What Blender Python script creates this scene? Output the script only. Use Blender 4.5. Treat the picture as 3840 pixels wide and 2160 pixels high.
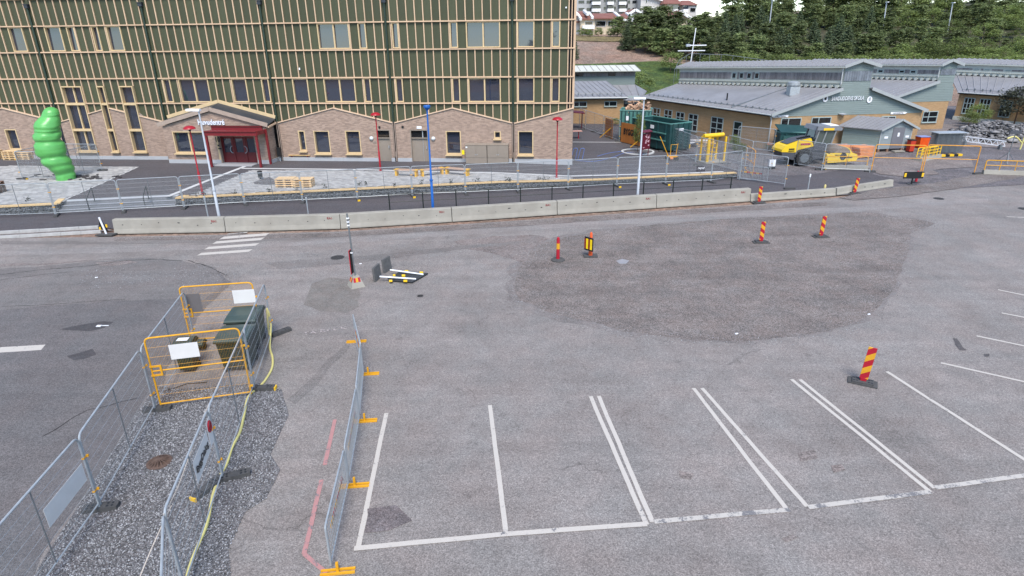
import bpy, bmesh, math, random
import numpy as np
from mathutils import Vector, Matrix, noise
random.seed(11)
for o in list(bpy.data.objects): bpy.data.objects.remove(o)
S = bpy.context.scene
COL = S.collection
PI = math.pi
# ---------------------------------------------------------------- camera
CF, CP, CR, CH = 2349.4, 0.389084, -0.011273, 10.0
_c, _s = math.cos(CP), math.sin(CP)
_fw = Vector((0, _c, -_s)); _up = Vector((0, _s, _c)); _r = Vector((1, 0, 0))
_R = _r*math.cos(CR) + _up*math.sin(CR)
_U = _up*math.cos(CR) - _r*math.sin(CR)
cam_data = bpy.data.cameras.new('camera')
cam = bpy.data.objects.new('camera', cam_data); COL.objects.link(cam)
cam_data.sensor_fit = 'HORIZONTAL'; cam_data.sensor_width = 36.0
cam_data.lens = CF/3840*36.0
cam_data.clip_start = 0.1; cam_data.clip_end = 3000
m = Matrix((_R, _U, -_fw)).transposed().to_4x4(); m.translation = (0, 0, CH)
cam.matrix_world = m
S.camera = cam
# ---------------------------------------------------------------- sky, sun, exposure
SUN_EL, SUN_AZ = math.radians(54), math.radians(175)      # azimuth clockwise from +Y
world = bpy.data.worlds.new('World'); S.world = world; world.use_nodes = True
nt = world.node_tree; nt.nodes.clear()
sky = nt.nodes.new('ShaderNodeTexSky'); sky.sky_type = 'NISHITA'; sky.sun_disc = False
sky.sun_elevation = SUN_EL; sky.sun_rotation = SUN_AZ
sky.air_density = 1.0; sky.dust_density = 0.2; sky.ozone_density = 2.5; sky.altitude = 50
hs = nt.nodes.new('ShaderNodeHueSaturation'); hs.inputs['Saturation'].default_value = 0.88
bg = nt.nodes.new('ShaderNodeBackground'); bg.inputs['Strength'].default_value = 0.11
wo = nt.nodes.new('ShaderNodeOutputWorld')
tn = nt.nodes.new('ShaderNodeMixRGB'); tn.blend_type = 'MULTIPLY'; tn.inputs[0].default_value = 1.0; tn.inputs[2].default_value = (0.90, 0.96, 1.0, 1)
nt.links.new(sky.outputs[0], tn.inputs[1]); nt.links.new(tn.outputs[0], hs.inputs['Color']); nt.links.new(hs.outputs[0], bg.inputs['Color']); nt.links.new(bg.outputs[0], wo.inputs[0])
sd = bpy.data.lights.new('sun', 'SUN'); sd.energy = 2.0; sd.angle = math.radians(25); sd.color = (1.0, 0.93, 0.85)
sun = bpy.data.objects.new('sun', sd); COL.objects.link(sun)
sdir = Vector((math.sin(SUN_AZ)*math.cos(SUN_EL), math.cos(SUN_AZ)*math.cos(SUN_EL), math.sin(SUN_EL)))
sun.rotation_euler = sdir.to_track_quat('Z', 'Y').to_euler(); sun.location = (0, 0, 60)
S.view_settings.view_transform = 'Standard'; S.view_settings.look = 'None'
S.view_settings.exposure = 1.38; S.view_settings.gamma = 1.0; S.view_settings.use_curve_mapping = False
S.render.engine = 'CYCLES'
try:
    S.cycles.max_bounces = 6; S.cycles.transparent_max_bounces = 6
except Exception: pass

# ---------------------------------------------------------------- measuring the photograph: a pixel (3840 wide) to a point of the place
def ray(x, y): return _fw + _R*((x-1920)/CF) - _U*((y-1080)/CF)
def G(x, y, z=0.0):
    d = ray(x, y); t = (z-CH)/d.z; return Vector((d.x*t, d.y*t, z))
def PD(x, y, Y):
    d = ray(x, y); t = Y/d.y; return Vector((d.x*t, Y, CH+d.z*t))
def HT(P, x, y):
    d = ray(x, y); t = (P.x*d.x+P.y*d.y)/(d.x*d.x+d.y*d.y); return CH+d.z*t
GA, GB = G(660, 775), G(2760, 667)
gdir = (GB-GA); gdir.z = 0; gdir.normalize(); gn = Vector((-gdir.y, gdir.x, 0))
def gus(x, y):
    p = Vector((x, y, 0))-GA; return p.dot(gdir), p.dot(gn)
def gpt(u, s, z=0): 
    p = GA+gdir*u+gn*s; return Vector((p.x, p.y, z))
U_END = (GB-GA).dot(gdir)
def sm(a, b, x):
    t = min(1, max(0, (x-a)/(b-a))); return t*t*(3-2*t)
def zpl(x): return 0.52-0.37*min(1, max(0, (x+1)/13.5))
def zg(x, y):
    u, s = gus(x, y)
    if u < U_END+0.3:
        return zpl(x) if s > 0.12 else 0.0
    return 0.02+(0.15*sm(-2, 5, s)*sm(U_END+0.3, U_END+4, u) if s < 5 else 0.15)
def at(x, y, dz=0.0):
    z = 0.0
    for k in range(12):
        P = G(x, y, z); z = zg(P.x, P.y)
    return Vector((P.x, P.y, z+dz))
# the long facade of the new building
FYAW = -0.09866
fd = Vector((math.cos(FYAW), math.sin(FYAW), 0)); fn = Vector((-fd.y, fd.x, 0))   # along, into the building
F0 = G(1550, 601, 0.6)
def fac(x, y, off=0.0):
    d = ray(x, y); p0 = F0-fn*off; t = (p0.x*fn.x+p0.y*fn.y)/(d.x*fn.x+d.y*fn.y)
    Q = d*t; return (Q-F0).dot(fd), Q.z+CH
def fu(x, y, off=0.0): return fac(x, y, off)[0]
def fp(u, z, off=0.0):            # off > 0 : in front of the wall, towards the street
    p = F0+fd*u-fn*off; return Vector((p.x, p.y, z))

# ---------------------------------------------------------------- objects
def link(o): COL.objects.link(o); return o
def tag(o, label=None, cat=None, group=None, kind=None):
    if label: o['label'] = label
    if cat: o['category'] = cat
    if group: o['group'] = group
    if kind: o['kind'] = kind
    return o
def thing(name, label, cat, loc=(0, 0, 0), rz=0.0, group=None):
    o = link(bpy.data.objects.new(name, None)); o.empty_display_size = 0.3
    o.location = loc; o.rotation_euler = (0, 0, rz)
    return tag(o, label, cat, group)
KIDS = {}
def kids(o): return KIDS.get(o.name, [])
def setparent(c, p):
    c.parent = p; KIDS.setdefault(p.name, []).append(c)
def copy_tree(o, parent=None):
    c = link(o.copy())
    if parent: setparent(c, parent)
    for ch in kids(o): copy_tree(ch, c)
    return c
def root_loc(o):
    while o.parent: o = o.parent
    return Vector(o.location)
class MB:
    def __init__(s): s.v = []; s.f = []; s.m = []
    def add(s, vs, fs, mi=0):
        b = len(s.v); s.v += [tuple(v) for v in vs]
        for f in fs: s.f.append(tuple(i+b for i in f)); s.m.append(mi)
        return s
    def box(s, c, d, M=None, mi=0):
        x, y, z = d[0]/2, d[1]/2, d[2]/2
        vs = [Vector((c[0]+i*x, c[1]+j*y, c[2]+k*z)) for k in (-1, 1) for j in (-1, 1) for i in (-1, 1)]
        if M is not None: vs = [M @ v for v in vs]
        return s.add(vs, [(0, 2, 3, 1), (4, 5, 7, 6), (0, 1, 5, 4), (2, 6, 7, 3), (0, 4, 6, 2), (1, 3, 7, 5)], mi)
    def bar(s, p, q, w, h, up=(0, 0, 1), mi=0):
        p, q = Vector(p), Vector(q); d = (q-p); L = d.length; d.normalize()
        up = Vector(up); x = d.cross(up)
        if x.length < 1e-4: x = d.cross(Vector((0, 1, 0)))
        x.normalize(); y = x.cross(d)
        vs = [e+x*(i*w/2)+y*(j*h/2) for e in (p, q) for (i, j) in ((-1, -1), (1, -1), (1, 1), (-1, 1))]
        return s.add(vs, [(3, 2, 1, 0), (4, 5, 6, 7), (0, 1, 5, 4), (1, 2, 6, 5), (2, 3, 7, 6), (3, 0, 4, 7)], mi)
    def tube(s, pts, r, n=8, mi=0, cap=True, closed=False):
        pts = [Vector(p) for p in pts]; N = len(pts); rs = r if isinstance(r, (list, tuple)) else [r]*N
        vs = []; pu = None
        for i, p in enumerate(pts):
            a = pts[i-1] if i > 0 else (pts[-1] if closed else p); b = pts[i+1] if i < N-1 else (pts[0] if closed else p)
            d = (b-a).normalized()
            if pu is None:
                pu = Vector((0, 0, 1)) if abs(d.z) < 0.9 else Vector((1, 0, 0))
            x = d.cross(pu).normalized(); y = x.cross(d).normalized(); pu = y
            for k in range(n):
                t = 2*PI*k/n; vs.append(p+x*(math.cos(t)*rs[i])+y*(math.sin(t)*rs[i]))
        fs = []
        for i in range(N if closed else N-1):
            j = (i+1) % N
            for k in range(n): fs.append((i*n+k, i*n+(k+1) % n, j*n+(k+1) % n, j*n+k))
        if cap and not closed: fs.append(tuple(range(n))[::-1]); fs.append(tuple((N-1)*n+k for k in range(n)))
        return s.add(vs, fs, mi)
    def lathe(s, prof, n=16, c=(0, 0, 0), mi=0, cap=True):
        vs = []; fs = []
        for (r, z) in prof:
            for k in range(n): t = 2*PI*k/n; vs.append((c[0]+r*math.cos(t), c[1]+r*math.sin(t), c[2]+z))
        for i in range(len(prof)-1):
            for k in range(n): fs.append((i*n+k, i*n+(k+1) % n, (i+1)*n+(k+1) % n, (i+1)*n+k))
        if cap: fs.append(tuple(range(n))[::-1]); fs.append(tuple((len(prof)-1)*n+k for k in range(n)))
        return s.add(vs, fs, mi)
    def prism(s, poly, vec, mi=0):
        n = len(poly); vec = Vector(vec); a = [Vector(p) for p in poly]; b = [p+vec for p in a]
        fs = [tuple(range(n))[::-1], tuple(range(n, 2*n))]+[(i, (i+1) % n, n+(i+1) % n, n+i) for i in range(n)]
        return s.add(a+b, fs, mi)
    def quad(s, a, b, c, d, mi=0): return s.add([a, b, c, d], [(0, 1, 2, 3)], mi)
    def build(s, name, mat, parent=None, world=False, smooth=False, label=None, fix=False):
        me = bpy.data.meshes.new(name)
        off = root_loc(parent) if (world and parent) else Vector((0, 0, 0))
        vs = [(v[0]-off.x, v[1]-off.y, v[2]-off.z) for v in s.v] if world and parent else s.v
        me.from_pydata(vs, [], s.f)
        for mm in (mat if isinstance(mat, (list, tuple)) else [mat]): me.materials.append(mm)
        if isinstance(mat, (list, tuple)): me.polygons.foreach_set('material_index', s.m)
        if fix:
            bm = bmesh.new(); bm.from_mesh(me); bmesh.ops.recalc_face_normals(bm, faces=bm.faces); bm.to_mesh(me); bm.free()
        if smooth:
            me.polygons.foreach_set('use_smooth', [True]*len(me.polygons))
            try: me.set_sharp_from_angle(angle=math.radians(38))
            except Exception: pass
        me.update()
        o = link(bpy.data.objects.new(name, me))
        if parent: setparent(o, parent)
        if label: o['label'] = label
        return o
def inst(name, me, parent, loc=(0, 0, 0), rot=(0, 0, 0), scale=(1, 1, 1), world=False):
    o = link(bpy.data.objects.new(name, me)); setparent(o, parent)
    o.location = Vector(loc)-(root_loc(parent) if world else Vector((0, 0, 0))); o.rotation_euler = rot; o.scale = scale
    return o
def frame(origin, xd, zd=(0, 0, 1)):
    x = Vector(xd).normalized(); z = Vector(zd); y = z.cross(x).normalized(); z = x.cross(y)
    M = Matrix((x, y, z)).transposed().to_4x4(); M.translation = Vector(origin); return M
def rounded_path(P, rad, n=4):
    out = [Vector(P[0])]
    for i in range(1, len(P)-1):
        a, b, c = Vector(P[i-1]), Vector(P[i]), Vector(P[i+1]); d1 = (a-b).normalized(); d2 = (c-b).normalized()
        for k in range(n+1):
            t = k/n; p0 = b+d1*rad; p2 = b+d2*rad; out.append(p0*(1-t)**2+b*2*t*(1-t)+p2*t*t)
    out.append(Vector(P[-1])); return out
TEXTC = {}
def text_mb(body, size, ext, M, bold=0.0, align='CENTER', xs=1.0, shear=0.0):
    key = (body, bold, shear)
    if key not in TEXTC:
        cu = bpy.data.curves.new('lettering', 'FONT'); cu.body = body; cu.align_x = align; cu.size = 1; cu.extrude = 0.5; cu.offset = bold; cu.shear = shear; cu.resolution_u = 3
        o = link(bpy.data.objects.new('lettering', cu)); bpy.context.view_layer.update()
        me = bpy.data.meshes.new_from_object(o.evaluated_get(bpy.context.evaluated_depsgraph_get()))
        TEXTC[key] = ([v.co.copy() for v in me.vertices], [tuple(p.vertices) for p in me.polygons])
        bpy.data.objects.remove(o); bpy.data.meshes.remove(me); bpy.data.curves.remove(cu)
    vs, fs = TEXTC[key]
    b = MB(); b.add([M @ Vector((v.x*size*xs, v.y*size, (v.z+0.5)*ext)) for v in vs], fs); return b

# ---------------------------------------------------------------- materials
MATS = {}
def mat(name, col, rough=0.65, var=0.12, scale=4.0, bump=0.0, bscale=60.0, metal=0.0, spec=0.4, dirt=0.0, dirtcol=(0.12, 0.10, 0.08), objvar=0.0, island=0.0, world=False, ior=1.45, stretch=None):
    if name in MATS: return MATS[name]
    M = bpy.data.materials.new(name); M.use_nodes = True; t = M.node_tree; N = t.nodes; L = t.links
    p = N['Principled BSDF']; p.inputs['Roughness'].default_value = rough; p.inputs['Metallic'].default_value = metal
    p.inputs['Specular IOR Level'].default_value = spec; p.inputs['IOR'].default_value = ior
    if world:
        g = N.new('ShaderNodeNewGeometry'); co = g.outputs['Position']
    else:
        g = N.new('ShaderNodeTexCoord'); co = g.outputs['Object']
    if stretch:
        mp = N.new('ShaderNodeMapping'); mp.inputs['Scale'].default_value = stretch; L.new(co, mp.inputs[0]); co = mp.outputs[0]
    n1 = N.new('ShaderNodeTexNoise'); n1.inputs['Scale'].default_value = scale; n1.inputs['Detail'].default_value = 6; n1.inputs['Roughness'].default_value = 0.62; L.new(co, n1.inputs['Vector'])
    mr = N.new('ShaderNodeMapRange'); mr.inputs['From Min'].default_value = 0.3; mr.inputs['From Max'].default_value = 0.7
    mr.inputs['To Min'].default_value = 1-var; mr.inputs['To Max'].default_value = 1+var; L.new(n1.outputs['Fac'], mr.inputs['Value'])
    val = mr.outputs[0]
    def addvar(src, amt, val):
        r = N.new('ShaderNodeMapRange'); r.inputs['To Min'].default_value = 1-amt; r.inputs['To Max'].default_value = 1+amt; L.new(src, r.inputs['Value'])
        mu = N.new('ShaderNodeMath'); mu.operation = 'MULTIPLY'; L.new(val, mu.inputs[0]); L.new(r.outputs[0], mu.inputs[1]); return mu.outputs[0]
    if objvar: 
        oi = N.new('ShaderNodeObjectInfo'); val = addvar(oi.outputs['Random'], objvar, val)
    if island:
        ge = N.new('ShaderNodeNewGeometry'); val = addvar(ge.outputs['Random Per Island'], island, val)
    vm = N.new('ShaderNodeVectorMath'); vm.operation = 'SCALE'; vm.inputs[0].default_value = col[:3]; L.new(val, vm.inputs['Scale'])
    out = vm.outputs[0]
    if dirt:
        n2 = N.new('ShaderNodeTexNoise'); n2.inputs['Scale'].default_value = scale*0.45; n2.inputs['Detail'].default_value = 8; L.new(co, n2.inputs['Vector'])
        r2 = N.new('ShaderNodeMapRange'); r2.inputs['From Min'].default_value = 0.5; r2.inputs['From Max'].default_value = 0.72; r2.inputs['To Max'].default_value = dirt; L.new(n2.outputs['Fac'], r2.inputs['Value'])
        mx = N.new('ShaderNodeMixRGB'); mx.inputs[2].default_value = (*dirtcol, 1); L.new(r2.outputs[0], mx.inputs[0]); L.new(out, mx.inputs[1]); out = mx.outputs[0]
    L.new(out, p.inputs['Base Color'])
    if bump:
        n3 = N.new('ShaderNodeTexNoise'); n3.inputs['Scale'].default_value = bscale; n3.inputs['Detail'].default_value = 4; L.new(co, n3.inputs['Vector'])
        b = N.new('ShaderNodeBump'); b.inputs['Strength'].default_value = bump; b.inputs['Distance'].default_value = 0.02; L.new(n3.outputs['Fac'], b.inputs['Height']); L.new(b.outputs[0], p.inputs['Normal'])
    MATS[name] = M; return M
def asphalt(name, col, grain=0.25, gs=45.0, patch=0.12, ps=0.25, tint=(1.05, 0.985, 0.965), streak=0.0, bump=0.5, speck=0.5, cracks=False):
    """worn road surface: aggregate, large patches, thin streaks along the traffic"""
    M = bpy.data.materials.new(name); M.use_nodes = True; t = M.node_tree; N = t.nodes; L = t.links
    p = N['Principled BSDF']; p.inputs['Roughness'].default_value = 0.85; p.inputs['Specular IOR Level'].default_value = 0.25
    g = N.new('ShaderNodeNewGeometry'); co = g.outputs['Position']
    def nz(sc, det=5, rough=0.6, vec=co):
        n = N.new('ShaderNodeTexNoise'); n.inputs['Scale'].default_value = sc; n.inputs['Detail'].default_value = det; n.inputs['Roughness'].default_value = rough; L.new(vec, n.inputs['Vector']); return n.outputs['Fac']
    def mr(src, a, b, c, d):
        r = N.new('ShaderNodeMapRange'); 
        for k, v in zip(('From Min', 'From Max', 'To Min', 'To Max'), (a, b, c, d)): r.inputs[k].default_value = v
        L.new(src, r.inputs['Value']); return r.outputs[0]
    def mul(a, b):
        q = N.new('ShaderNodeMath'); q.operation = 'MULTIPLY'; L.new(a, q.inputs[0]); L.new(b, q.inputs[1]); return q.outputs[0]
    val = mr(nz(ps, 7, 0.62), 0.3, 0.7, 1-patch, 1+patch)
    val = mul(val, mr(nz(ps*7, 6, 0.65), 0.3, 0.7, 1-patch*0.7, 1+patch*0.7))
    val = mul(val, mr(nz(gs, 2, 0.7), 0.3, 0.7, 1-grain, 1+grain))
    val = mul(val, mr(nz(gs*0.35, 3, 0.7), 0.3, 0.7, 1-grain*0.5, 1+grain*0.5))
    vo = N.new('ShaderNodeTexVoronoi'); vo.inputs['Scale'].default_value = gs*1.1; L.new(co, vo.inputs['Vector'])
    sep = N.new('ShaderNodeSeparateColor'); L.new(vo.outputs['Color'], sep.inputs[0])
    val = mul(val, mr(sep.outputs[0], 0.0, 1.0, 1-speck*0.5, 1+speck*0.5))
    if streak:
        mp = N.new('ShaderNodeMapping'); mp.inputs['Rotation'].default_value = (0, 0, -0.12); mp.inputs['Scale'].default_value = (0.06, 1.6, 1); L.new(co, mp.inputs[0])
        val = mul(val, mr(nz(1.0, 5, 0.6, mp.outputs[0]), 0.3, 0.7, 1-streak, 1+streak))
    if cracks:
        val = mul(val, mr(nz(0.33, 3, 0.5), 0.56, 0.70, 1.0, 0.86))
        val = mul(val, mr(nz(2.1, 2, 0.5), 0.66, 0.72, 1.0, 0.84))
        nv = N.new('ShaderNodeTexNoise'); nv.inputs['Scale'].default_value = 0.8; nv.inputs['Detail'].default_value = 6; L.new(co, nv.inputs['Vector'])
        va = N.new('ShaderNodeVectorMath'); va.operation = 'MULTIPLY_ADD'; va.inputs[1].default_value = (1.6, 1.6, 0); L.new(nv.outputs['Color'], va.inputs[0]); L.new(co, va.inputs[2])
        ve = N.new('ShaderNodeTexVoronoi'); ve.feature = 'DISTANCE_TO_EDGE'; ve.inputs['Scale'].default_value = 0.13; L.new(va.outputs[0], ve.inputs['Vector'])
        line = mr(ve.outputs['Distance'], 0.001, 0.004, 0.74, 1.0); msk = mr(nz(0.22, 3), 0.50, 0.60, 0.0, 1.0)
        mxl = N.new('ShaderNodeMix'); mxl.inputs[2].default_value = 1.0; L.new(msk, mxl.inputs[0]); L.new(line, mxl.inputs[3]); val = mul(val, mxl.outputs[0])
    cl = N.new('ShaderNodeMixRGB'); cl.inputs[1].default_value = (*col, 1); cl.inputs[2].default_value = (col[0]*tint[0], col[1]*tint[1], col[2]*tint[2], 1)
    L.new(mr(nz(ps*2.3, 4), 0.35, 0.65, 0, 1), cl.inputs[0])
    vm = N.new('ShaderNodeVectorMath'); vm.operation = 'SCALE'; L.new(cl.outputs[0], vm.inputs[0]); L.new(val, vm.inputs['Scale']); L.new(vm.outputs[0], p.inputs['Base Color'])
    b = N.new('ShaderNodeBump'); b.inputs['Strength'].default_value = bump; b.inputs['Distance'].default_value = 0.015; L.new(nz(gs, 3, 0.7), b.inputs['Height']); L.new(b.outputs[0], p.inputs['Normal'])
    MATS[name] = M; return M
def paint(name, col, wear=0.5, ws=3.0):
    """road paint worn through to the asphalt in flakes"""
    M = bpy.data.materials.new(name); M.use_nodes = True; t = M.node_tree; N = t.nodes; L = t.links
    p = N['Principled BSDF']; p.inputs['Roughness'].default_value = 0.7
    g = N.new('ShaderNodeNewGeometry')
    n = N.new('ShaderNodeTexNoise'); n.inputs['Scale'].default_value = ws; n.inputs['Detail'].default_value = 9; n.inputs['Roughness'].default_value = 0.75; L.new(g.outputs['Position'], n.inputs['Vector'])
    n2 = N.new('ShaderNodeTexNoise'); n2.inputs['Scale'].default_value = 35; n2.inputs['Detail'].default_value = 3; L.new(g.outputs['Position'], n2.inputs['Vector'])
    ad = N.new('ShaderNodeMath'); ad.operation = 'MULTIPLY_ADD'; ad.inputs[1].default_value = 0.35; L.new(n2.outputs['Fac'], ad.inputs[0]); L.new(n.outputs['Fac'], ad.inputs[2])
    r = N.new('ShaderNodeMapRange'); r.inputs['From Min'].default_value = 0.86-wear*0.3; r.inputs['From Max'].default_value = 0.93-wear*0.3; L.new(ad.outputs[0], r.inputs['Value'])
    mx = N.new('ShaderNodeMixRGB'); mx.inputs[1].default_value = (*col, 1); mx.inputs[2].default_value = (0.15, 0.145, 0.148, 1); L.new(r.outputs[0], mx.inputs[0])
    hv = N.new('ShaderNodeMapRange'); hv.inputs['To Min'].default_value = 0.85; hv.inputs['To Max'].default_value = 1.1; L.new(n2.outputs['Fac'], hv.inputs['Value'])
    vm = N.new('ShaderNodeVectorMath'); vm.operation = 'SCALE'; L.new(mx.outputs[0], vm.inputs[0]); L.new(hv.outputs[0], vm.inputs['Scale']); L.new(vm.outputs[0], p.inputs['Base Color'])
    MATS[name] = M; return M
def glass(name, col=(0.02, 0.024, 0.03), ior=2.0, rough=0.03):
    M = bpy.data.materials.new(name); M.use_nodes = True; p = M.node_tree.nodes['Principled BSDF']
    N = M.node_tree.nodes; L = M.node_tree.links
    n = N.new('ShaderNodeTexNoise'); n.inputs['Scale'].default_value = 0.7; g = N.new('ShaderNodeNewGeometry'); L.new(g.outputs['Position'], n.inputs['Vector'])
    b = N.new('ShaderNodeBump'); b.inputs['Strength'].default_value = 0.06; b.inputs['Distance'].default_value = 0.05; L.new(n.outputs['Fac'], b.inputs['Height']); L.new(b.outputs[0], p.inputs['Normal'])
    p.inputs['Base Color'].default_value = (*col, 1); p.inputs['Roughness'].default_value = rough; p.inputs['IOR'].default_value = ior; p.inputs['Specular IOR Level'].default_value = 0.6
    MATS[name] = M; return M
m_road = asphalt('worn_asphalt', (0.194, 0.181, 0.170), grain=0.33, gs=34, patch=0.14, streak=0.08, cracks=True)
m_dark = asphalt('dark_asphalt', (0.078, 0.074, 0.079), grain=0.24, gs=34, patch=0.10, streak=0.05)
m_left = asphalt('resurfaced_asphalt', (0.118, 0.113, 0.112), grain=0.3, gs=34, patch=0.12, streak=0.08)
m_new = asphalt('new_asphalt', (0.045, 0.043, 0.046), grain=0.2, gs=34, patch=0.14, ps=0.5, tint=(1.02, 0.98, 1.0))
m_grit = asphalt('gravel_patch', (0.152, 0.136, 0.126), grain=0.5, gs=36, patch=0.24, ps=0.45, tint=(1.06, 0.985, 0.955), streak=0.10, bump=1.0, speck=0.9)
m_yard = asphalt('yard_grit', (0.12, 0.112, 0.115), grain=0.35, gs=14, patch=0.25, ps=0.25, bump=0.8, speck=0.6)
m_sand = asphalt('dirt_strip', (0.17, 0.15, 0.14), grain=0.35, gs=20, patch=0.2, ps=0.6, speck=0.6)
m_white = paint('white_road_paint', (0.45, 0.415, 0.37), wear=0.30)
m_whiteworn = paint('worn_white_road_paint', (0.43, 0.40, 0.36), wear=0.62, ws=2.2)
m_pink = paint('pink_spray_paint', (0.38, 0.19, 0.18), wear=0.47, ws=5)
m_chalk = paint('chalk', (0.42, 0.36, 0.34), wear=0.72, ws=8)
m_conc = mat('concrete', (0.285, 0.268, 0.230), 0.85, 0.10, 1.6, 0.25, 40, dirt=0.35, dirtcol=(0.2, 0.18, 0.15))
m_plinth = mat('plinth_concrete', (0.36, 0.37, 0.38), 0.8, 0.06, 2, 0.15, 40)
m_kerb = mat('kerb_stone', (0.38, 0.375, 0.36), 0.85, 0.12, 3, 0.3, 50)
m_galv = mat('galvanised_steel', (0.36, 0.385, 0.40), 0.42, 0.14, 6, metal=0.3)
m_galvd = mat('dull_galvanised_steel', (0.20, 0.215, 0.225), 0.5, 0.14, 6, metal=0.6)
m_rubber = mat('black_rubber', (0.022, 0.022, 0.023), 0.8, 0.25, 8, 0.3, 60)
m_rubberg = mat('dusty_rubber', (0.065, 0.064, 0.063), 0.85, 0.25, 8, 0.3, 60)
m_yel = mat('yellow_paint', (0.62, 0.30, 0.012), 0.45, 0.10, 5, dirt=0.25)
m_yell = mat('bright_yellow_paint', (0.72, 0.44, 0.02), 0.45, 0.10, 5, dirt=0.2)
m_clip = mat('yellow_clip', (0.70, 0.34, 0.02), 0.5, 0.1)
m_redc = mat('lamp_red', (0.30, 0.012, 0.02), 0.35, 0.08, 3)
m_doorred = mat('door_red', (0.125, 0.016, 0.018), 0.45, 0.06, 3)
m_blue = mat('mast_blue', (0.012, 0.10, 0.36), 0.35, 0.06, 3)
m_pole = mat('mast_grey', (0.45, 0.47, 0.50), 0.45, 0.08, 3, metal=0.2)
m_black = mat('black_paint', (0.012, 0.013, 0.014), 0.5, 0.1)
m_whitep = mat('white_plastic', (0.72, 0.73, 0.75), 0.5, 0.05)
m_pine = mat('raw_pine', (0.62, 0.44, 0.24), 0.7, 0.14, 3, 0.2, 60, objvar=0.10)
m_board = mat('bench_board', (0.66, 0.45, 0.20), 0.65, 0.14, 3, 0.2, 60, objvar=0.08)
m_glass = glass('window_glass', (0.022, 0.028, 0.045), 1.85)
m_glassd = glass('dark_glass', (0.012, 0.013, 0.014), 1.6)
# ================================================================ THE GROUND
def sheet(name, pts, mt, dz=0.0, conform=False, kind='structure', rough=0.0, step=0.5, parent=None, z=None, seed=1):
    """a flat sheet from an outline; outline edges made ragged by 'rough' metres; conform lays it on the plaza surface"""
    P = [Vector(p) for p in pts]
    if rough:
        q = []
        for i in range(len(P)):
            a, b = P[i], P[(i+1) % len(P)]; n = max(1, int((b-a).length/step))
            for k in range(n):
                p = a.lerp(b, k/n); o = noise.noise_vector(Vector((p.x*0.9+seed*7, p.y*0.9, seed)))*rough+noise.noise_vector(Vector((p.x*3.1, p.y*3.1+seed*3, seed)))*rough*0.45
                q.append(Vector((p.x+o.x, p.y+o.y, p.z)))
        P = q
    bm = bmesh.new(); vs = [bm.verts.new((p.x, p.y, 0)) for p in P]; bm.faces.new(vs)
    bmesh.ops.recalc_face_normals(bm, faces=bm.faces)
    if bm.faces[:] and bm.faces[:][0].normal.z < 0: bmesh.ops.reverse_faces(bm, faces=bm.faces)
    if conform:
        uu = [gus(p.x, p.y) for p in P]
        for (lo, hi, co_, no_) in ((min(a[0] for a in uu), max(a[0] for a in uu), lambda k: gpt(k, 0), gdir), (min(a[1] for a in uu), max(a[1] for a in uu), lambda k: gpt(0, k), gn)):
            k = math.floor(lo/1.5)*1.5
            while k < hi:
                bmesh.ops.bisect_plane(bm, geom=bm.verts[:]+bm.edges[:]+bm.faces[:], dist=1e-4, plane_co=co_(k), plane_no=no_); k += 1.5
    bmesh.ops.triangulate(bm, faces=bm.faces)
    for v in bm.verts: v.co.z = (zg(v.co.x, v.co.y) if conform else (z or 0.0))+dz
    me = bpy.data.meshes.new(name); bm.to_mesh(me); bm.free(); me.materials.append(mt)
    o = link(bpy.data.objects.new(name, me)); o['kind'] = kind
    return o
def px(l, z=0.0): return [G(x, y, z) for x, y in l]
def pa(l): return [at(x, y) for x, y in l]
# far terrain: yard level rising to the wooded hill behind the school
def hillz(x, y):
    b = sm(84, 100, y)*2.6+sm(95, 132, y)*(6.2+0.4*sm(20, 60, x))+sm(128, 175, y)*(2.2+4.0*sm(45, 110, x))+sm(175, 260, y)*0.3
    return -0.06+b*sm(-40, -5, x)+noise.noise(Vector((x*0.06, y*0.06, 3)))*0.5*sm(90, 110, y)
g = MB(); xs = [-400, -200, -100, -60]+list(range(-40, 131, 4))+[160, 220, 320, 450]; ys = [-60, -20, 20, 60, 76]+list(range(80, 200, 4))+[215, 240, 280, 350, 500]
vs = [(x, y, hillz(x, y)) for y in ys for x in xs]; n = len(xs)
g.add(vs, [(j*n+i, j*n+i+1, (j+1)*n+i+1, (j+1)*n+i) for j in range(len(ys)-1) for i in range(n-1)])
m_hill = asphalt('hill_soil', (0.19, 0.145, 0.115), grain=0.3, gs=5, patch=0.25, ps=0.12, tint=(1.1, 0.92, 0.85))
o = g.build('terrain', m_hill, smooth=True); o['kind'] = 'structure'
# road and car park (one worn surface), z = 0
road = sheet('road', [(-80, -20, 0), (90, -20, 0), (90, 36, 0), (60, 44, 0), G(3840, 655), G(3420, 700), G(3136, 742), G(2815, 768), G(2462, 792), G(2090, 817), G(1696, 843), G(1278, 868), G(846, 880), G(428, 888), G(0, 893), (-80, 33.1, 0)], m_road)
# dark resurfaced carriageway on the left
sheet('resurfaced_road', px([(0, 1012), (150, 1003), (330, 984), (470, 972), (600, 970), (700, 978), (770, 996), (840, 1030), (868, 1060), (707, 1234), (600, 1440), (553, 1488), (330, 1830), (136, 2150), (60, 2300)])+[G(-500, 2300), (-45, 8, 0), (-60, 22, 0), G(-400, 1030)], m_left, 0.004, rough=0.22)
sheet('worn_strip', px([(-60, 1012), (330, 985), (560, 968), (700, 976), (800, 1005), (850, 1045), (780, 1120), (640, 1120), (400, 1130), (150, 1150), (-60, 1170)]), asphalt('half_worn_asphalt', (.142, .135, .130), grain=.35, patch=.14, streak=.10), 0.006, rough=0.35)
sheet('resurfaced_strip', px([(0, 1000), (180, 992), (380, 975), (470, 969), (330, 976), (150, 988), (0, 990)]), m_sand, 0.008, rough=0.1)
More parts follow.
